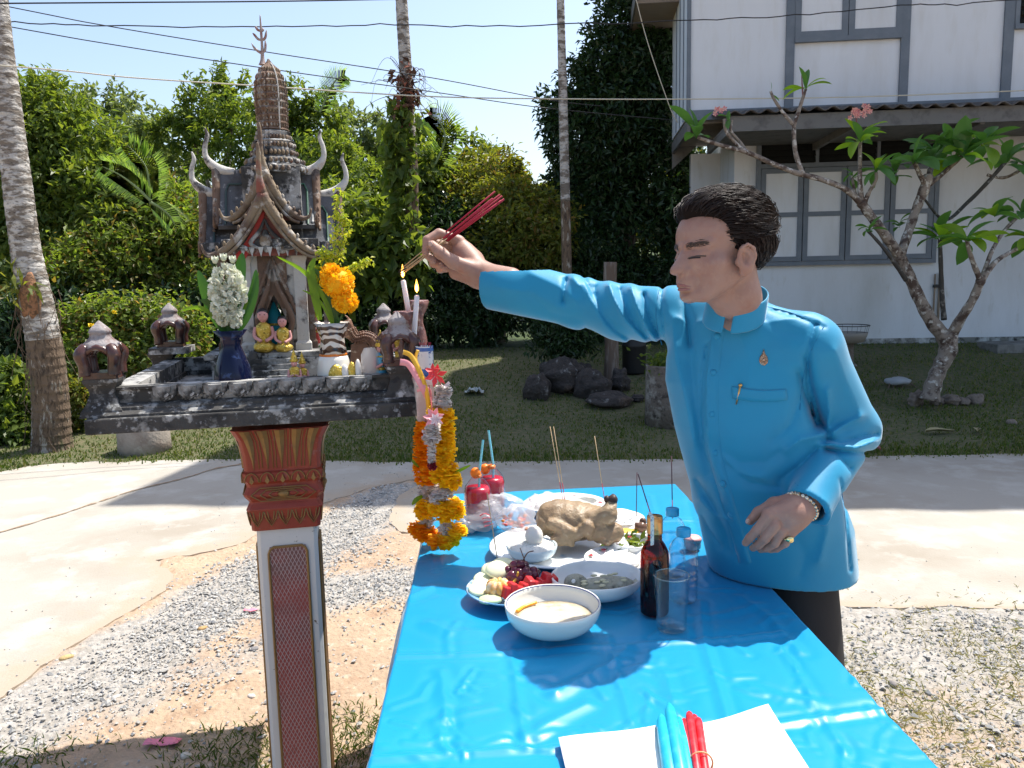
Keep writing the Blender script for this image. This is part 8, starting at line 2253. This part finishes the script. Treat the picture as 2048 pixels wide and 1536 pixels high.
# garlands
GD = 1.93
def star(px, py, size, mat, parent, D=GD, n=6):
    c = at(px, py, D) - parent.location; b = MB(); s = size * D / FOC
    for j in range(n):
        a = 2 * math.pi * j / n + .3; d = Vector((math.cos(a), -.35, math.sin(a))).normalized(); sd = Vector((-math.sin(a), 0, math.cos(a)))
        b.add([c, c + d * s * .5 + sd * s * .22 + Vector((0, -.006, 0)), c + d * s, c + d * s * .5 - sd * s * .22], [(0, 1, 2), (0, 2, 3)])
    return b.build("star_bow", mat, parent, solid=.0006)
def ruff(px, py, wpx, hpx, mat, parent, n=110, name="marigold", D=GD):
    c = at(px, py, D) - parent.location; s = D / FOC; b = MB()
    for i in range(n):
        a = rs.rand() * 6.283; t = rs.uniform(-1, 1); rr = wpx * .58 * s * math.sqrt(max(.15, 1 - .6 * t * t)) * (.82 + .25 * rs.rand())
        d = Vector((math.cos(a), math.sin(a), .25 * t)); sd = Vector((-math.sin(a), math.cos(a), 0)); o = d * rr * .45 + Vector((0, 0, t * hpx * .5 * s * .8)); q = .0085 * (.7 + .7 * rs.rand())
        tip = Vector((d.x * rr, d.y * rr, t * hpx * .5 * s + rs.randn() * .002))
        b.add([o - sd * q * .4, o + sd * q * .4, tip + sd * q * .9 + Vector((0, 0, rs.randn() * .002)), tip + d * q * .3 + Vector((0, 0, rs.randn() * .003)), tip - sd * q * .9], [(0, 1, 2, 3, 4)])
    b.ell((0, 0, 0), (wpx * .33 * s, wpx * .33 * s, hpx * .42 * s), 10, 6)
    o = b.build(name, mat, parent); o.location = c; return o
k = empty("flower_garland", tuple(at(885, 800, GD)), 0, "long yellow flower garland with white sections hanging from a red star bow", "garland", "garlands hanging from the platform's right edge")
star(872, 750, 26, redr, k); star(866, 742, 18, redr, k, GD - .01, 5)
ruff(887, 782, 30, 26, jasm, k, 90, "jasmine"); ruff(884, 806, 34, 24, jasm, k, 90, "jasmine")
for i, (px, py, w) in enumerate(((880, 826, 46), (888, 842, 44), (886, 860, 46), (886, 878, 46), (887, 896, 48), (886, 914, 44), (888, 932, 48), (890, 950, 54), (900, 962, 44))): ruff(px, py, w, 26, marig_y, k, 120)
ruff(888, 984, 36, 24, jasm, k, 80, "jasmine"); ruff(876, 996, 34, 20, jasm, k, 70, "jasmine")
for (px, py, w) in ((898, 1012, 54), (900, 1026, 56), (880, 1016, 44)): ruff(px, py, w, 28, marig_y, k, 130)
for (px, py) in ((884, 1052), (896, 1056), (888, 1068), (900, 1070)): ruff(px, py, 14, 22, jasm, k, 26, "jasmine_bud")
for (px, py, w) in ((896, 1080, 46), (914, 1062, 36), (880, 1082, 44)): ruff(px, py, w, 26, marig_y if px > 890 else marig_o, k, 110)
b = MB(); b.tube(catmull([at(872, 755, GD) - k.location, at(886, 790, GD) - k.location, at(888, 950, GD) - k.location, at(892, 1075, GD) - k.location], 5), .0012, 5); b.build("string", M("garland_string", (.5, .1, .1)), k)
leafblade([at(905, 948, GD) - k.location, at(925, 938, GD - .01) - k.location, at(942, 930, GD - .02) - k.location], .004, blade_l, k)
GD = 2.0
k = empty("flower_garland", tuple(at(852, 830, GD)), 0, "orange flower garland hanging behind the yellow one, white buds above its lower ring", "garland", "garlands hanging from the platform's right edge")
for (px, py, w) in ((850, 856, 40), (848, 876, 38), (850, 896, 40), (847, 916, 40), (850, 936, 44), (852, 954, 44)): ruff(px, py, w, 28, marig_o, k, 110, D=GD)
ruff(858, 976, 40, 26, jasm, k, 80, "jasmine", D=GD); ruff(856, 990, 34, 20, jasm, k, 70, "jasmine", D=GD)
for (px, py, w) in ((856, 1004, 42), (850, 1022, 40), (866, 1014, 40)): ruff(px, py, w, 28, marig_y, k, 110, D=GD)
for (px, py) in ((850, 1036), (862, 1040), (846, 1050), (858, 1052)): ruff(px, py, 14, 22, jasm, k, 26, "jasmine_bud", D=GD)
for (px, py, w) in ((836, 1056, 36), (852, 1064, 40), (866, 1074, 36), (842, 1066, 30)): ruff(px, py, w, 24, marig_o, k, 110, D=GD)
leafblade([at(845, 992, GD - .02) - k.location, at(832, 1000, GD - .03) - k.location, at(824, 1010, GD - .03) - k.location], .006, blade_l, k)
leafblade([at(838, 935, GD - .02) - k.location, at(828, 925, GD - .03) - k.location, at(824, 918, GD - .03) - k.location], .004, blade_l, k)
b = MB(); b.tube([at(852, 790, GD) - k.location, at(850, 860, GD) - k.location, at(852, 1060, GD) - k.location], .0012, 5); b.build("string", bpy.data.materials["garland_string"], k)
GD = 1.88
k = empty("flower_garland", tuple(at(866, 820, GD)), 0, "short white jasmine pendant with a pink star bow and a dark red rosebud", "garland", "garlands hanging from the platform's right edge")
star(868, 834, 24, pinkr, k, GD, 7); star(872, 838, 16, M("white_bow", (.75, .6, .62), rough=.5), k, GD - .008, 7)
ruff(866, 856, 26, 22, jasm, k, 70, "jasmine", D=GD); ruff(862, 874, 34, 26, jasm, k, 100, "jasmine", D=GD)
for py in (892, 902, 912, 920): ruff(863, py, 13, 13, jasm, k, 30, "jasmine_bud", D=GD)
c = at(864, 931, GD) - k.location; b = MB(); petalball(b, c, .008, 40, .010, rs); b.ell(c, .008, 8, 6); b.build("rosebud", M("dark_red_rose", (.22, .01, .02), rough=.6), k)
b = MB(); b.tube([at(858, 770, GD + .03) - k.location, at(866, 835, GD) - k.location, at(863, 925, GD) - k.location], .0012, 5); b.build("string", bpy.data.materials["garland_string"], k)

# ------------------------------------------------------------------ frangipani tree
FT = 7.6
fr_bark = M("frangipani_bark", (.24, .2, .165), rough=.9, var=[((.075, .05, .04), 12, .46, .58), ((.45, .43, .39), 20, .55, .62)], bump=.7, bscale=30, bdist=.012)
fr_dark = M("dark_frangipani_stem", (.05, .045, .04), rough=.8, var=[((.2, .19, .17), 18, .56, .64)])
fr_leaf_g = leafmat("frangipani_leaf", [(.075, .18, .055), (.11, .24, .07), (.06, .15, .05)], trans=.5, rough=.28)
fr_leaf_l = leafmat("frangipani_young_leaf", [(.22, .38, .03), (.28, .42, .05)], trans=.6, rough=.3)
base = at(1862, 782, FT); tree_r = empty("frangipani_tree", tuple(base), 0, "frangipani tree with mottled trunk, large leaves and pink blossoms in front of the house wall", "tree")
def FP(px, py, d=0.0): return at(px, py, FT + d) - base
def limb(pts, r, mat=fr_bark, name="branch"):
    b = MB(); P_ = [FP(*q) for q in pts]; k_ = FT / FOC; c = catmull(P_, 7)
    b.tube(c, [q * .78 * k_ * (1 + .05 * math.sin(i * 1.3)) for i, q in enumerate(lerp_list(r, len(c)))], 12); return b.build(name, mat, tree_r)
limb([(1858, 800), (1868, 765), (1880, 735), (1896, 700), (1892, 665)], [26, 20, 19, 22, 26], name="trunk")
limb([(1895, 680), (1865, 645), (1840, 600), (1815, 545), (1795, 505)], [20, 17, 15, 14, 14])
limb([(1797, 508, 0), (1770, 470, -.05), (1740, 430, -.1), (1722, 405, -.1)], [14, 12, 11, 12])
limb([(1724, 408, -.1), (1690, 378, -.15), (1640, 358, -.2), (1590, 345, -.2), (1540, 325, -.25), (1495, 305, -.25), (1440, 290, -.3), (1395, 275, -.3)], [9, 7, 6.5, 6.5, 6, 5.5, 5, 4])
limb([(1492, 304, -.25), (1470, 285, -.25), (1452, 262, -.25), (1448, 238, -.25)], [5, 4.5, 4, 3.5]); limb([(1494, 304, -.25), (1478, 282, -.2), (1462, 262, -.2), (1464, 240, -.2)], [5, 4, 3.5, 3])
limb([(1606, 350, -.2), (1592, 310, -.2), (1588, 275, -.2), (1588, 248, -.2)], [6, 5.5, 5, 5]); limb([(1588, 250, -.2), (1566, 225, -.2), (1548, 198, -.2), (1541, 182, -.2)], [5, 4, 3.5, 3]); limb([(1588, 250, -.2), (1598, 220, -.2), (1606, 195, -.2), (1612, 178, -.2)], [5, 4.5, 4, 3])
limb([(1724, 410, -.1), (1720, 370, -.12), (1720, 330, -.12), (1720, 285, -.12)], [8, 6, 5, 4.5]); limb([(1728, 408, -.1), (1738, 385, -.15), (1752, 360, -.2), (1752, 345, -.2)], [7, 5, 4, 4]); limb([(1726, 408, -.1), (1712, 390, 0), (1706, 365, 0), (1704, 350, 0)], [6, 4, 3.5, 3])
limb([(1800, 510, 0), (1815, 470, .1), (1832, 420, .15), (1848, 380, .15), (1858, 350, .15)], [13, 11, 11, 13, 12]); limb([(1852, 372, .15), (1838, 345, .1), (1828, 325, .1)], [8, 6, 5]); limb([(1858, 368, .15), (1882, 350, .2), (1905, 330, .2), (1925, 312, .2)], [8, 6, 5, 4.5]); limb([(1856, 360, .15), (1860, 335, .3), (1868, 315, .3)], [7, 5, 4])
limb([(1898, 680), (1920, 640, -.1), (1945, 600, -.2), (1962, 560, -.25)], [16, 12, 10, 11]); limb([(1962, 562, -.25), (1948, 530, -.3), (1938, 500, -.35), (1934, 480, -.35)], [8, 6, 5, 4.5]); limb([(1964, 560, -.25), (1990, 525, -.2), (2020, 505, -.1), (2070, 480, 0)], [8, 6, 5, 4.5]); limb([(1964, 556, -.25), (1985, 500, -.1), (2010, 460, 0), (2040, 430, .1)], [6, 5, 4.5, 4])
limb([(1888, 640, .1), (1884, 590, .1), (1882, 540, .1), (1880, 480, .1)], [7, 6, 5.5, 5], fr_dark); limb([(1812, 560, -.1), (1785, 520, -.2), (1762, 490, -.25), (1736, 462, -.25)], [6, 5, 4, 3.5], fr_dark)
limb([(1850, 400, .15), (1890, 440, .3), (1935, 405, .35), (1975, 365, .3), (2010, 325, .3)], [3, 4, 5, 5, 5], fr_dark); limb([(1975, 350, .3), (2010, 355, .3), (2050, 335, .3)], [4, 4, 4])
leaf_cache = {}
def fleaf(L_px, W, mat, bend):
    key = (round(L_px), W, mat.name, round(bend, 1))
    if key in leaf_cache: return leaf_cache[key]
    L = L_px * FT / FOC; rows = []; n = 9
    x = 0; z = 0; ang = .25
    for i in range(n):
        t = i / (n - 1); w = W * L * (.05 + .95 * max(0, math.sin(math.pi * (t ** 1.15 * .93 + .03))) ** .9) * (1 if t < .99 else .2)
        if t < .12: w = W * L * .06
        rows.append([(x, -w, z + w * .30), (x, -w * .5, z + w * .10), (x, 0, z), (x, w * .5, z + w * .10), (x, w, z + w * .30)])
        ang -= bend / n; x += L / n * math.cos(ang); z += L / n * math.sin(ang)
    b = MB(); b.sheet(rows); me = b.mesh("leaf"); me.materials.append(mat); leaf_cache[key] = me; return me
def cluster(px, py, d, n, L_px, mats, up=.6, seed=0, spread=1.0, W=.185):
    rr = random.Random(seed); c = FP(px, py, d); k = FT / FOC; n = int(n * 1.2); L_px *= .84
    for i in range(n):
        a = 2 * math.pi * i / n + rr.uniform(-.4, .4); el = rr.uniform(-.75, .85) * up + .15 + (.5 if i % 3 == 0 else 0)
        o = link_mesh("leaf", fleaf(L_px * rr.choice((.75, .9, 1.05)), W, mats[i % len(mats)], rr.choice((.5, .9, 1.3))), None, tree_r)
        o.location = c + Vector((0, 0, rr.uniform(-6, 8) * k)); o.rotation_euler = (rr.uniform(-.5, .5), -el, a)
GG, GL = fr_leaf_g, fr_leaf_l
cluster(1392, 272, -.3, 6, 90, (GG,), .9, 1); cluster(1458, 240, -.22, 3, 40, (GG,), 1.2, 2); cluster(1612, 180, -.2, 5, 62, (GL, GG, GL), 1.8, 3, W=.14); cluster(1541, 185, -.2, 2, 32, (GG,), 2, 4, W=.1)
cluster(1720, 285, -.12, 10, 88, (GL, GG, GL), .7, 5, W=.14); cluster(1752, 345, -.2, 8, 68, (GL, GG, GG), 1.1, 6, W=.15); cluster(1704, 352, 0, 5, 45, (GG,), 1.1, 7)
cluster(1828, 325, .1, 8, 95, (GG,), .8, 8); cluster(1868, 312, .3, 9, 100, (GG,), .9, 9); cluster(1925, 312, .2, 11, 108, (GG, GG, GL), .7, 10); cluster(1934, 480, -.35, 9, 96, (GG, GL), .7, 11, W=.16); cluster(1880, 478, .1, 10, 100, (GG, GG, GL), .6, 12, W=.17)
cluster(1738, 462, -.25, 7, 44, (GG,), .5, 13); cluster(1800, 450, .3, 6, 46, (GG,), .5, 14); cluster(2045, 430, .1, 7, 80, (GG,), .6, 15); cluster(2060, 480, 0, 7, 85, (GG, GL), .6, 16); cluster(2012, 325, .3, 8, 95, (GG,), .6, 17); cluster(2056, 335, .3, 6, 80, (GG,), .6, 18); cluster(1965, 290, .25, 8, 100, (GG, GL), .7, 20); cluster(1895, 290, .3, 7, 95, (GG,), .7, 21); cluster(1990, 430, .0, 7, 85, (GG, GG, GL), .6, 22); cluster(1830, 590, .0, 4, 60, (GG,), .5, 23) if False else None; cluster(1790, 350, .2, 7, 70, (GG,), .7, 19)
blossom = leafmat("pink_frangipani_petal", [(.72, .28, .25), (.8, .45, .38), (.66, .2, .22)], trans=.35, tcol=(1, .9, .9))
def blossoms(px, py, d, n, spread, seed):
    rr = np.random.RandomState(seed)
    for i in range(n):
        c = FP(px + rr.randn() * spread, py + rr.randn() * spread * .5, d - .05); b = MB()
        for j in range(5):
            a = 2 * math.pi * j / 5 + i; dd = Vector((math.cos(a), -.5, math.sin(a))).normalized(); sd = Vector((-math.sin(a), .2, math.cos(a))); s = .030
            b.add([c, c + dd * s * .6 + sd * s * .35, c + dd * s, c + dd * s * .6 - sd * s * .25], [(0, 1, 2, 3)])
        b.build("blossom", blossom, tree_r)
blossoms(1715, 228, -.15, 16, 14, 1); blossoms(1445, 222, -.25, 5, 7, 2)
b = MB(); stroke(b, [FP(1720, 285, -.12), FP(1714, 250, -.14), FP(1712, 232, -.15)], [.008, .006], 6); stroke(b, [FP(1606, 195, -.2), FP(1604, 165, -.2), FP(1603, 142, -.2)], [.008, .003], 6); b.build("flower_stalk", M("purple_stalk", (.2, .08, .08)), tree_r, kind="stuff")

# ------------------------------------------------------------------ yard things
def gpt(px, py, y): p = at(px, py, y); return Vector((p.x, p.y, float(ground_z(p.x, p.y))))
stone_dark = M("lichen_rock", (.05, .042, .038), rough=.95, var=[((.2, .19, .18), 13, .58, .66), ((.03, .026, .024), 5, .48, .62), ((.13, .09, .07), 3, .55, .7)], bump=1.0, bscale=16, bdist=.05)
def rock(px, pyb, y, w, h, label, mat=stone_dark, seed=0, cat="rock", name="rock", grp="rocks on the shaded lawn"):
    rr = random.Random(seed); p = gpt(px, pyb, y); k = y / FOC * (.86 if grp.startswith('rocks') else 1); f = [rr.uniform(1.5, 6) for _ in range(6)]; g = [rr.uniform(0, 6.28) for _ in range(6)]
    b = MB(); b.ell((0, 0, h * k * .38), (w * k * .5, w * k * .42, h * k * .62), 26, 18, wob=lambda d: 1 + .13 * math.sin(f[0] * d.x + g[0]) + .11 * math.sin(f[1] * 1.5 * d.y + g[1] + 2 * d.z) + .08 * math.sin(f[2] * 2 * d.z + g[2] + 3 * d.x) + .035 * math.sin(17 * d.x + g[3]) * math.sin(15 * d.z + 9 * d.y) + .02 * math.sin(37 * d.x + 21 * d.z) * math.sin(31 * d.y + g[4]))
    o = b.build(name, mat, label=label, cat=cat, group=grp); o.location = p; o.rotation_euler = (0, 0, rr.random() * 3); return o
rock(1120, 800, 8.6, 115, 78, "tallest dark rock under the small bush, pale lichen on its top", seed=1); rock(1075, 790, 8.3, 70, 55, "smaller dark rock at the near left foot of the rock pile", seed=2)
rock(1190, 790, 8.3, 90, 60, "lichen spotted rock in the middle of the pile", seed=3); rock(1215, 812, 8.0, 110, 32, "long low grey slab of rock at the near side of the pile", seed=4); rock(1240, 770, 8.5, 50, 50, "grey rock below the wooden post", seed=5)
rock(1160, 750, 8.9, 70, 40, "rounded rock behind the pile's tallest one", seed=6); rock(1275, 800, 8.1, 34, 16, "little flat stone between the rock pile and the planter ring", seed=7)
wood_old = M("old_post_wood", (.14, .10, .075), rough=.95, var=[((.25, .22, .19), 8, .5, .65)], stretch=(3, 3, .4), bump=.7, bscale=30)
p = gpt(1222, 770, 9.0); k_ = 9.0 / FOC; b = MB(); stroke(b, [(0, 0, -.1), (.01, 0, .35), (-.01, 0, .75), (0, 0, 1.3)], [16 * k_, 14 * k_, 14 * k_, 13 * k_], 12)
b.build("wooden_post", wood_old, label="weathered brown post standing behind the rock pile", cat="post").location = p
p = gpt(1268, 755, 9.2); b = MB(); b.lathe([(.13, 0), (.135, .02), (.135, .30), (.14, .31), (.14, .33), (.135, .34), (.135, .66), (.14, .67), (.135, .70), (.12, .71), (.001, .71)], 24)
b.build("barrel", M("black_barrel_plastic", (.012, .012, .013), rough=.5), label="black barrel standing between the wooden post and the planter ring", cat="barrel").location = p
conc_old = M("mossy_concrete", (.16, .135, .115), rough=.95, var=[((.30, .28, .25), 9, .5, .62), ((.05, .04, .035), 14, .5, .64), ((.08, .10, .05), 4, .6, .75)], bump=.7, bscale=40, bdist=.02)
conc_sun = M("pale_concrete_ring", (.30, .26, .22), rough=.95, var=[((.2, .15, .12), 7, .5, .66), ((.38, .35, .3), 14, .55, .7)], bump=.5, bscale=40, bdist=.015)
p = gpt(1335, 860, 7.3); k_ = 7.3 / FOC; k = empty("planter_ring", tuple(p), 0, "tall mossy concrete ring planter just behind the man's blue jacket", "planter")
b = MB(); b.lathe([(46 * k_, -.05), (45 * k_, 60 * k_), (44 * k_, 118 * k_), (44.5 * k_, 121 * k_), (39 * k_, 121 * k_), (38 * k_, 100 * k_), (.001, 100 * k_)], 30, wob=lambda t, z: .012 * math.sin(7 * t + z * 9)); b.build("ring_wall", conc_old, k)
C = rs.randn(260, 3) * np.array([.09, .08, .05]) + np.array([-.03, 0, 125 * k_]); link_mesh("planter_leaves", np_mesh("planter_leaves", leaf_cloud(C, rs.randn(260, 3), .06, rs, .5), np.arange(1040).reshape(-1, 4)), G_mid, k)
p = gpt(290, 900, 6.75); k_ = 6.75 / FOC; b = MB(); b.lathe([(51 * k_, -.05), (50 * k_, 20 * k_), (49 * k_, 62 * k_), (48 * k_, 64 * k_), (41 * k_, 64 * k_), (40 * k_, 40 * k_), (.001, 40 * k_)], 30, wob=lambda t, z: .01 * math.sin(6 * t))
b.build("concrete_ring", conc_sun, label="low pale concrete ring on the sunlit grass below the platform's left half", cat="concrete ring").location = p
# basin on a stand near the wall
p = gpt(1697, 730, 9.3); k_ = 9.3 / FOC; k = empty("basin_stand", tuple(p), 0, "shallow grey basin with a wire rim on a short stand against the house wall", "basin")
zr_ = at(1697, 668, 9.3).z - p.z
b = MB(); b.lathe([(.10, 0), (.09, .02), (.055, .05), (.05, zr_ - .12), (.09, zr_ - .10)], 16); b.build("stand", conc_old, k)
b = MB(); b.lathe([(.08, zr_ - .11), (.16, zr_ - .09), (.19, zr_ - .02), (.20, zr_ + .02), (.19, zr_ + .02), (.17, zr_ - .04), (.001, zr_ - .06)], 30); b.build("basin_bowl", M("grey_basin", (.26, .24, .21), rough=.8), k)
b = MB(); b.tube([(.215 * math.cos(t), .215 * math.sin(t), zr_ + .10) for t in np.linspace(0, 2 * math.pi, 40)], .006, 6)
for i in range(12): t = i * math.pi / 6; b.tube([(.21 * math.cos(t), .21 * math.sin(t), zr_ + .10), (.19 * math.cos(t), .19 * math.sin(t), zr_ + .01)], .002, 4)
b.build("wire_rim", M("dark_wire", (.03, .035, .04), rough=.5), k)
# stones round the frangipani, heap with a white cloth, dry leaves
warm_rock = M("warm_grey_stone", (.20, .16, .13), rough=.95, var=[((.32, .27, .23), 10, .5, .66), ((.08, .06, .05), 8, .5, .65)], bump=.8, bscale=25, bdist=.03)
G2 = "stones laid round the frangipani trunk"
for i, (px, py, w, h, lab) in enumerate(((1833, 790, 30, 28, "upright reddish stone left of the frangipani trunk"), (1903, 786, 36, 22, "broad stone right of the frangipani trunk"), (1950, 806, 34, 20, "pale rounded stone furthest right of the frangipani trunk"), (1872, 806, 26, 18, "small stone in front of the frangipani trunk"), (1926, 778, 40, 12, "flat stone behind the pale rounded one"), (1905, 800, 30, 12, "low flat stone under the broad one"), (2022, 848, 18, 10, "lone small stone on the grass right of the tree"))):
    rock(px, py, 7.75 if i != 6 else 7.0, w, h, lab, warm_rock, 20 + i, "stone", "edging_stone", G2)
p = gpt(1797, 752, 8.4); b = MB(); k_ = 8.4 / FOC
b.ell((0, 0, 12 * k_), (25 * k_, 20 * k_, 8 * k_), 18, 10, wob=lambda d: 1 + .15 * math.sin(7 * d.x + 3 * d.y)); o = b.build("cloth_heap", M("greyish_rag", (.34, .36, .38), rough=.9), label="crumpled pale rag on sticks left of the frangipani trunk", cat="rag"); o.location = p
b = MB(); [b.tube([(x * k_, -.02, 10 * k_), (x2 * k_, -.05, -.01)], .008, 5) for x, x2 in ((-18, -24), (-8, -14), (8, 4), (20, 34))]; b.build("stick", wood_old, o)
p = gpt(948, 765, 8.5); b = MB(); rs2 = np.random.RandomState(4); rows = [[((j - 4) * .026, (i - 3) * .03, .02 + .05 * rs2.rand() * (1 if 1 < j < 7 else .3)) for j in range(9)] for i in range(7)]; b.sheet(rows, False); b.build("plastic_scrap", M("dull_white_plastic", (.36, .4, .4), rough=.5), label="crumpled whitish plastic on the lawn beside the garlands", cat="litter").location = p
dryl = M("dry_leaf", (.30, .26, .14), rough=.8)
for (px, py, y, s, lab, a) in ((1880, 862, 6.7, .14, "large dry yellowish leaf on the grass in front of the frangipani", .2), (1955, 868, 6.7, .10, "curled brown leaf right of the large dry one", 1.0), (1710, 888, 6.3, .05, "pinkish dry petal at the road's far edge", .5), (1748, 916, 6.1, .06, "reddish dry leaf on the road's edge beside the man's elbow", 2.0)):
    p = gpt(px, py, y); b = MB(); rows = [[(s * (t - .5) * 2, w * s * .35 * math.sin(math.pi * min(1, t + .03)), .015 + .02 * abs(w) + .01 * math.sin(t * 5)) for w in (-1, -.4, 0, .4, 1)] for t in np.linspace(0, 1, 8)]
    b.sheet(rows); o = b.build("dry_leaf", dryl if y > 6.5 else M("pink_dry_leaf", (.4, .16, .14), rough=.8), label=lab, cat="leaf", group="fallen leaves"); o.location = p + Vector((0, 0, .012)); o.rotation_euler = (0, 0, a)
# yellow flowers on the shrub, fronds in the thicket
yf = M("yellow_flower", (.85, .62, .02), rough=.6); sh = bpy.data.objects.get("flowering_shrub")
for (px, py) in ((230, 624), (192, 652), (205, 654), (182, 650), (298, 700), (160, 712)):
    c = at(px, py, 7.85) - sh.location; b = MB(); petalball(b, c, .018, 14, .028, rs, .5); b.build("yellow_flower", yf, sh)
frond_m = leafmat("palm_frond", [(.22, .34, .08), (.3, .42, .12), (.36, .46, .2)], trans=.5)
def frond(pts, y, label, L=55, n=34, seed=1, both=True):
    P_ = [at(px, py, y) for px, py in pts]; o0 = P_[0]; c = catmull([q - o0 for q in P_], 12); k = empty("palm_frond", tuple(o0), 0, label, "palm frond", "palm fronds in the thicket"); b = MB(); b.tube(c, lerp_list([.02, .004], len(c)), 6); b.build("rib", M("frond_rib_%d" % seed, (.2, .26, .1)), k)
    rr = random.Random(seed); V = []
    b = MB()
    for i in range(n * 2):
        t = i / n / 2; q = c[int(t * (len(c) - 1))]; d = (c[min(int(t * (len(c) - 1)) + 1, len(c) - 1)] - c[max(int(t * (len(c) - 1)) - 1, 0)]).normalized()
        for s in (1, -1):
            sd = d.cross(Vector((0, 1, 0))).normalized() * s; l = L * y / FOC * (.5 + .6 * math.sin(math.pi * (.1 + .85 * t)))
            e = q + (sd * .8 + d * .7 + Vector((0, rr.uniform(-.3, .3), -.35))).normalized() * l; m = q + (sd * .9 + d * .6).normalized() * l * .5; w = d * .0065
            b.add([q - w, q + w, m + w * 1.3, e, m - w * 1.3], [(0, 1, 2, 3, 4)])
    b.build("leaflets", frond_m, k, kind="stuff"); return k
frond([(302, 402), (270, 372), (240, 350), (205, 333)], 9.2, "sunlit palm frond arching left in the thicket beside the shrine", 40, 40, 1)
frond([(302, 410), (298, 370), (290, 330), (255, 290)], 9.3, "tall pale palm frond rising above the arching one", 46, 40, 2)
frond([(302, 405), (320, 415), (340, 432), (350, 450)], 9.1, "short drooping palm frond below the tall pale one", 36, 26, 3)
frond([(870, 330), (890, 280), (880, 245), (860, 230)], 12.0, "palm frond at the tree top beyond the vine wrapped trunk", 46, 40, 4)
frond([(640, 225), (655, 190), (672, 160), (690, 150)], 13.0, "thin feathery frond above the dark green tree behind the tower", 30, 30, 5)
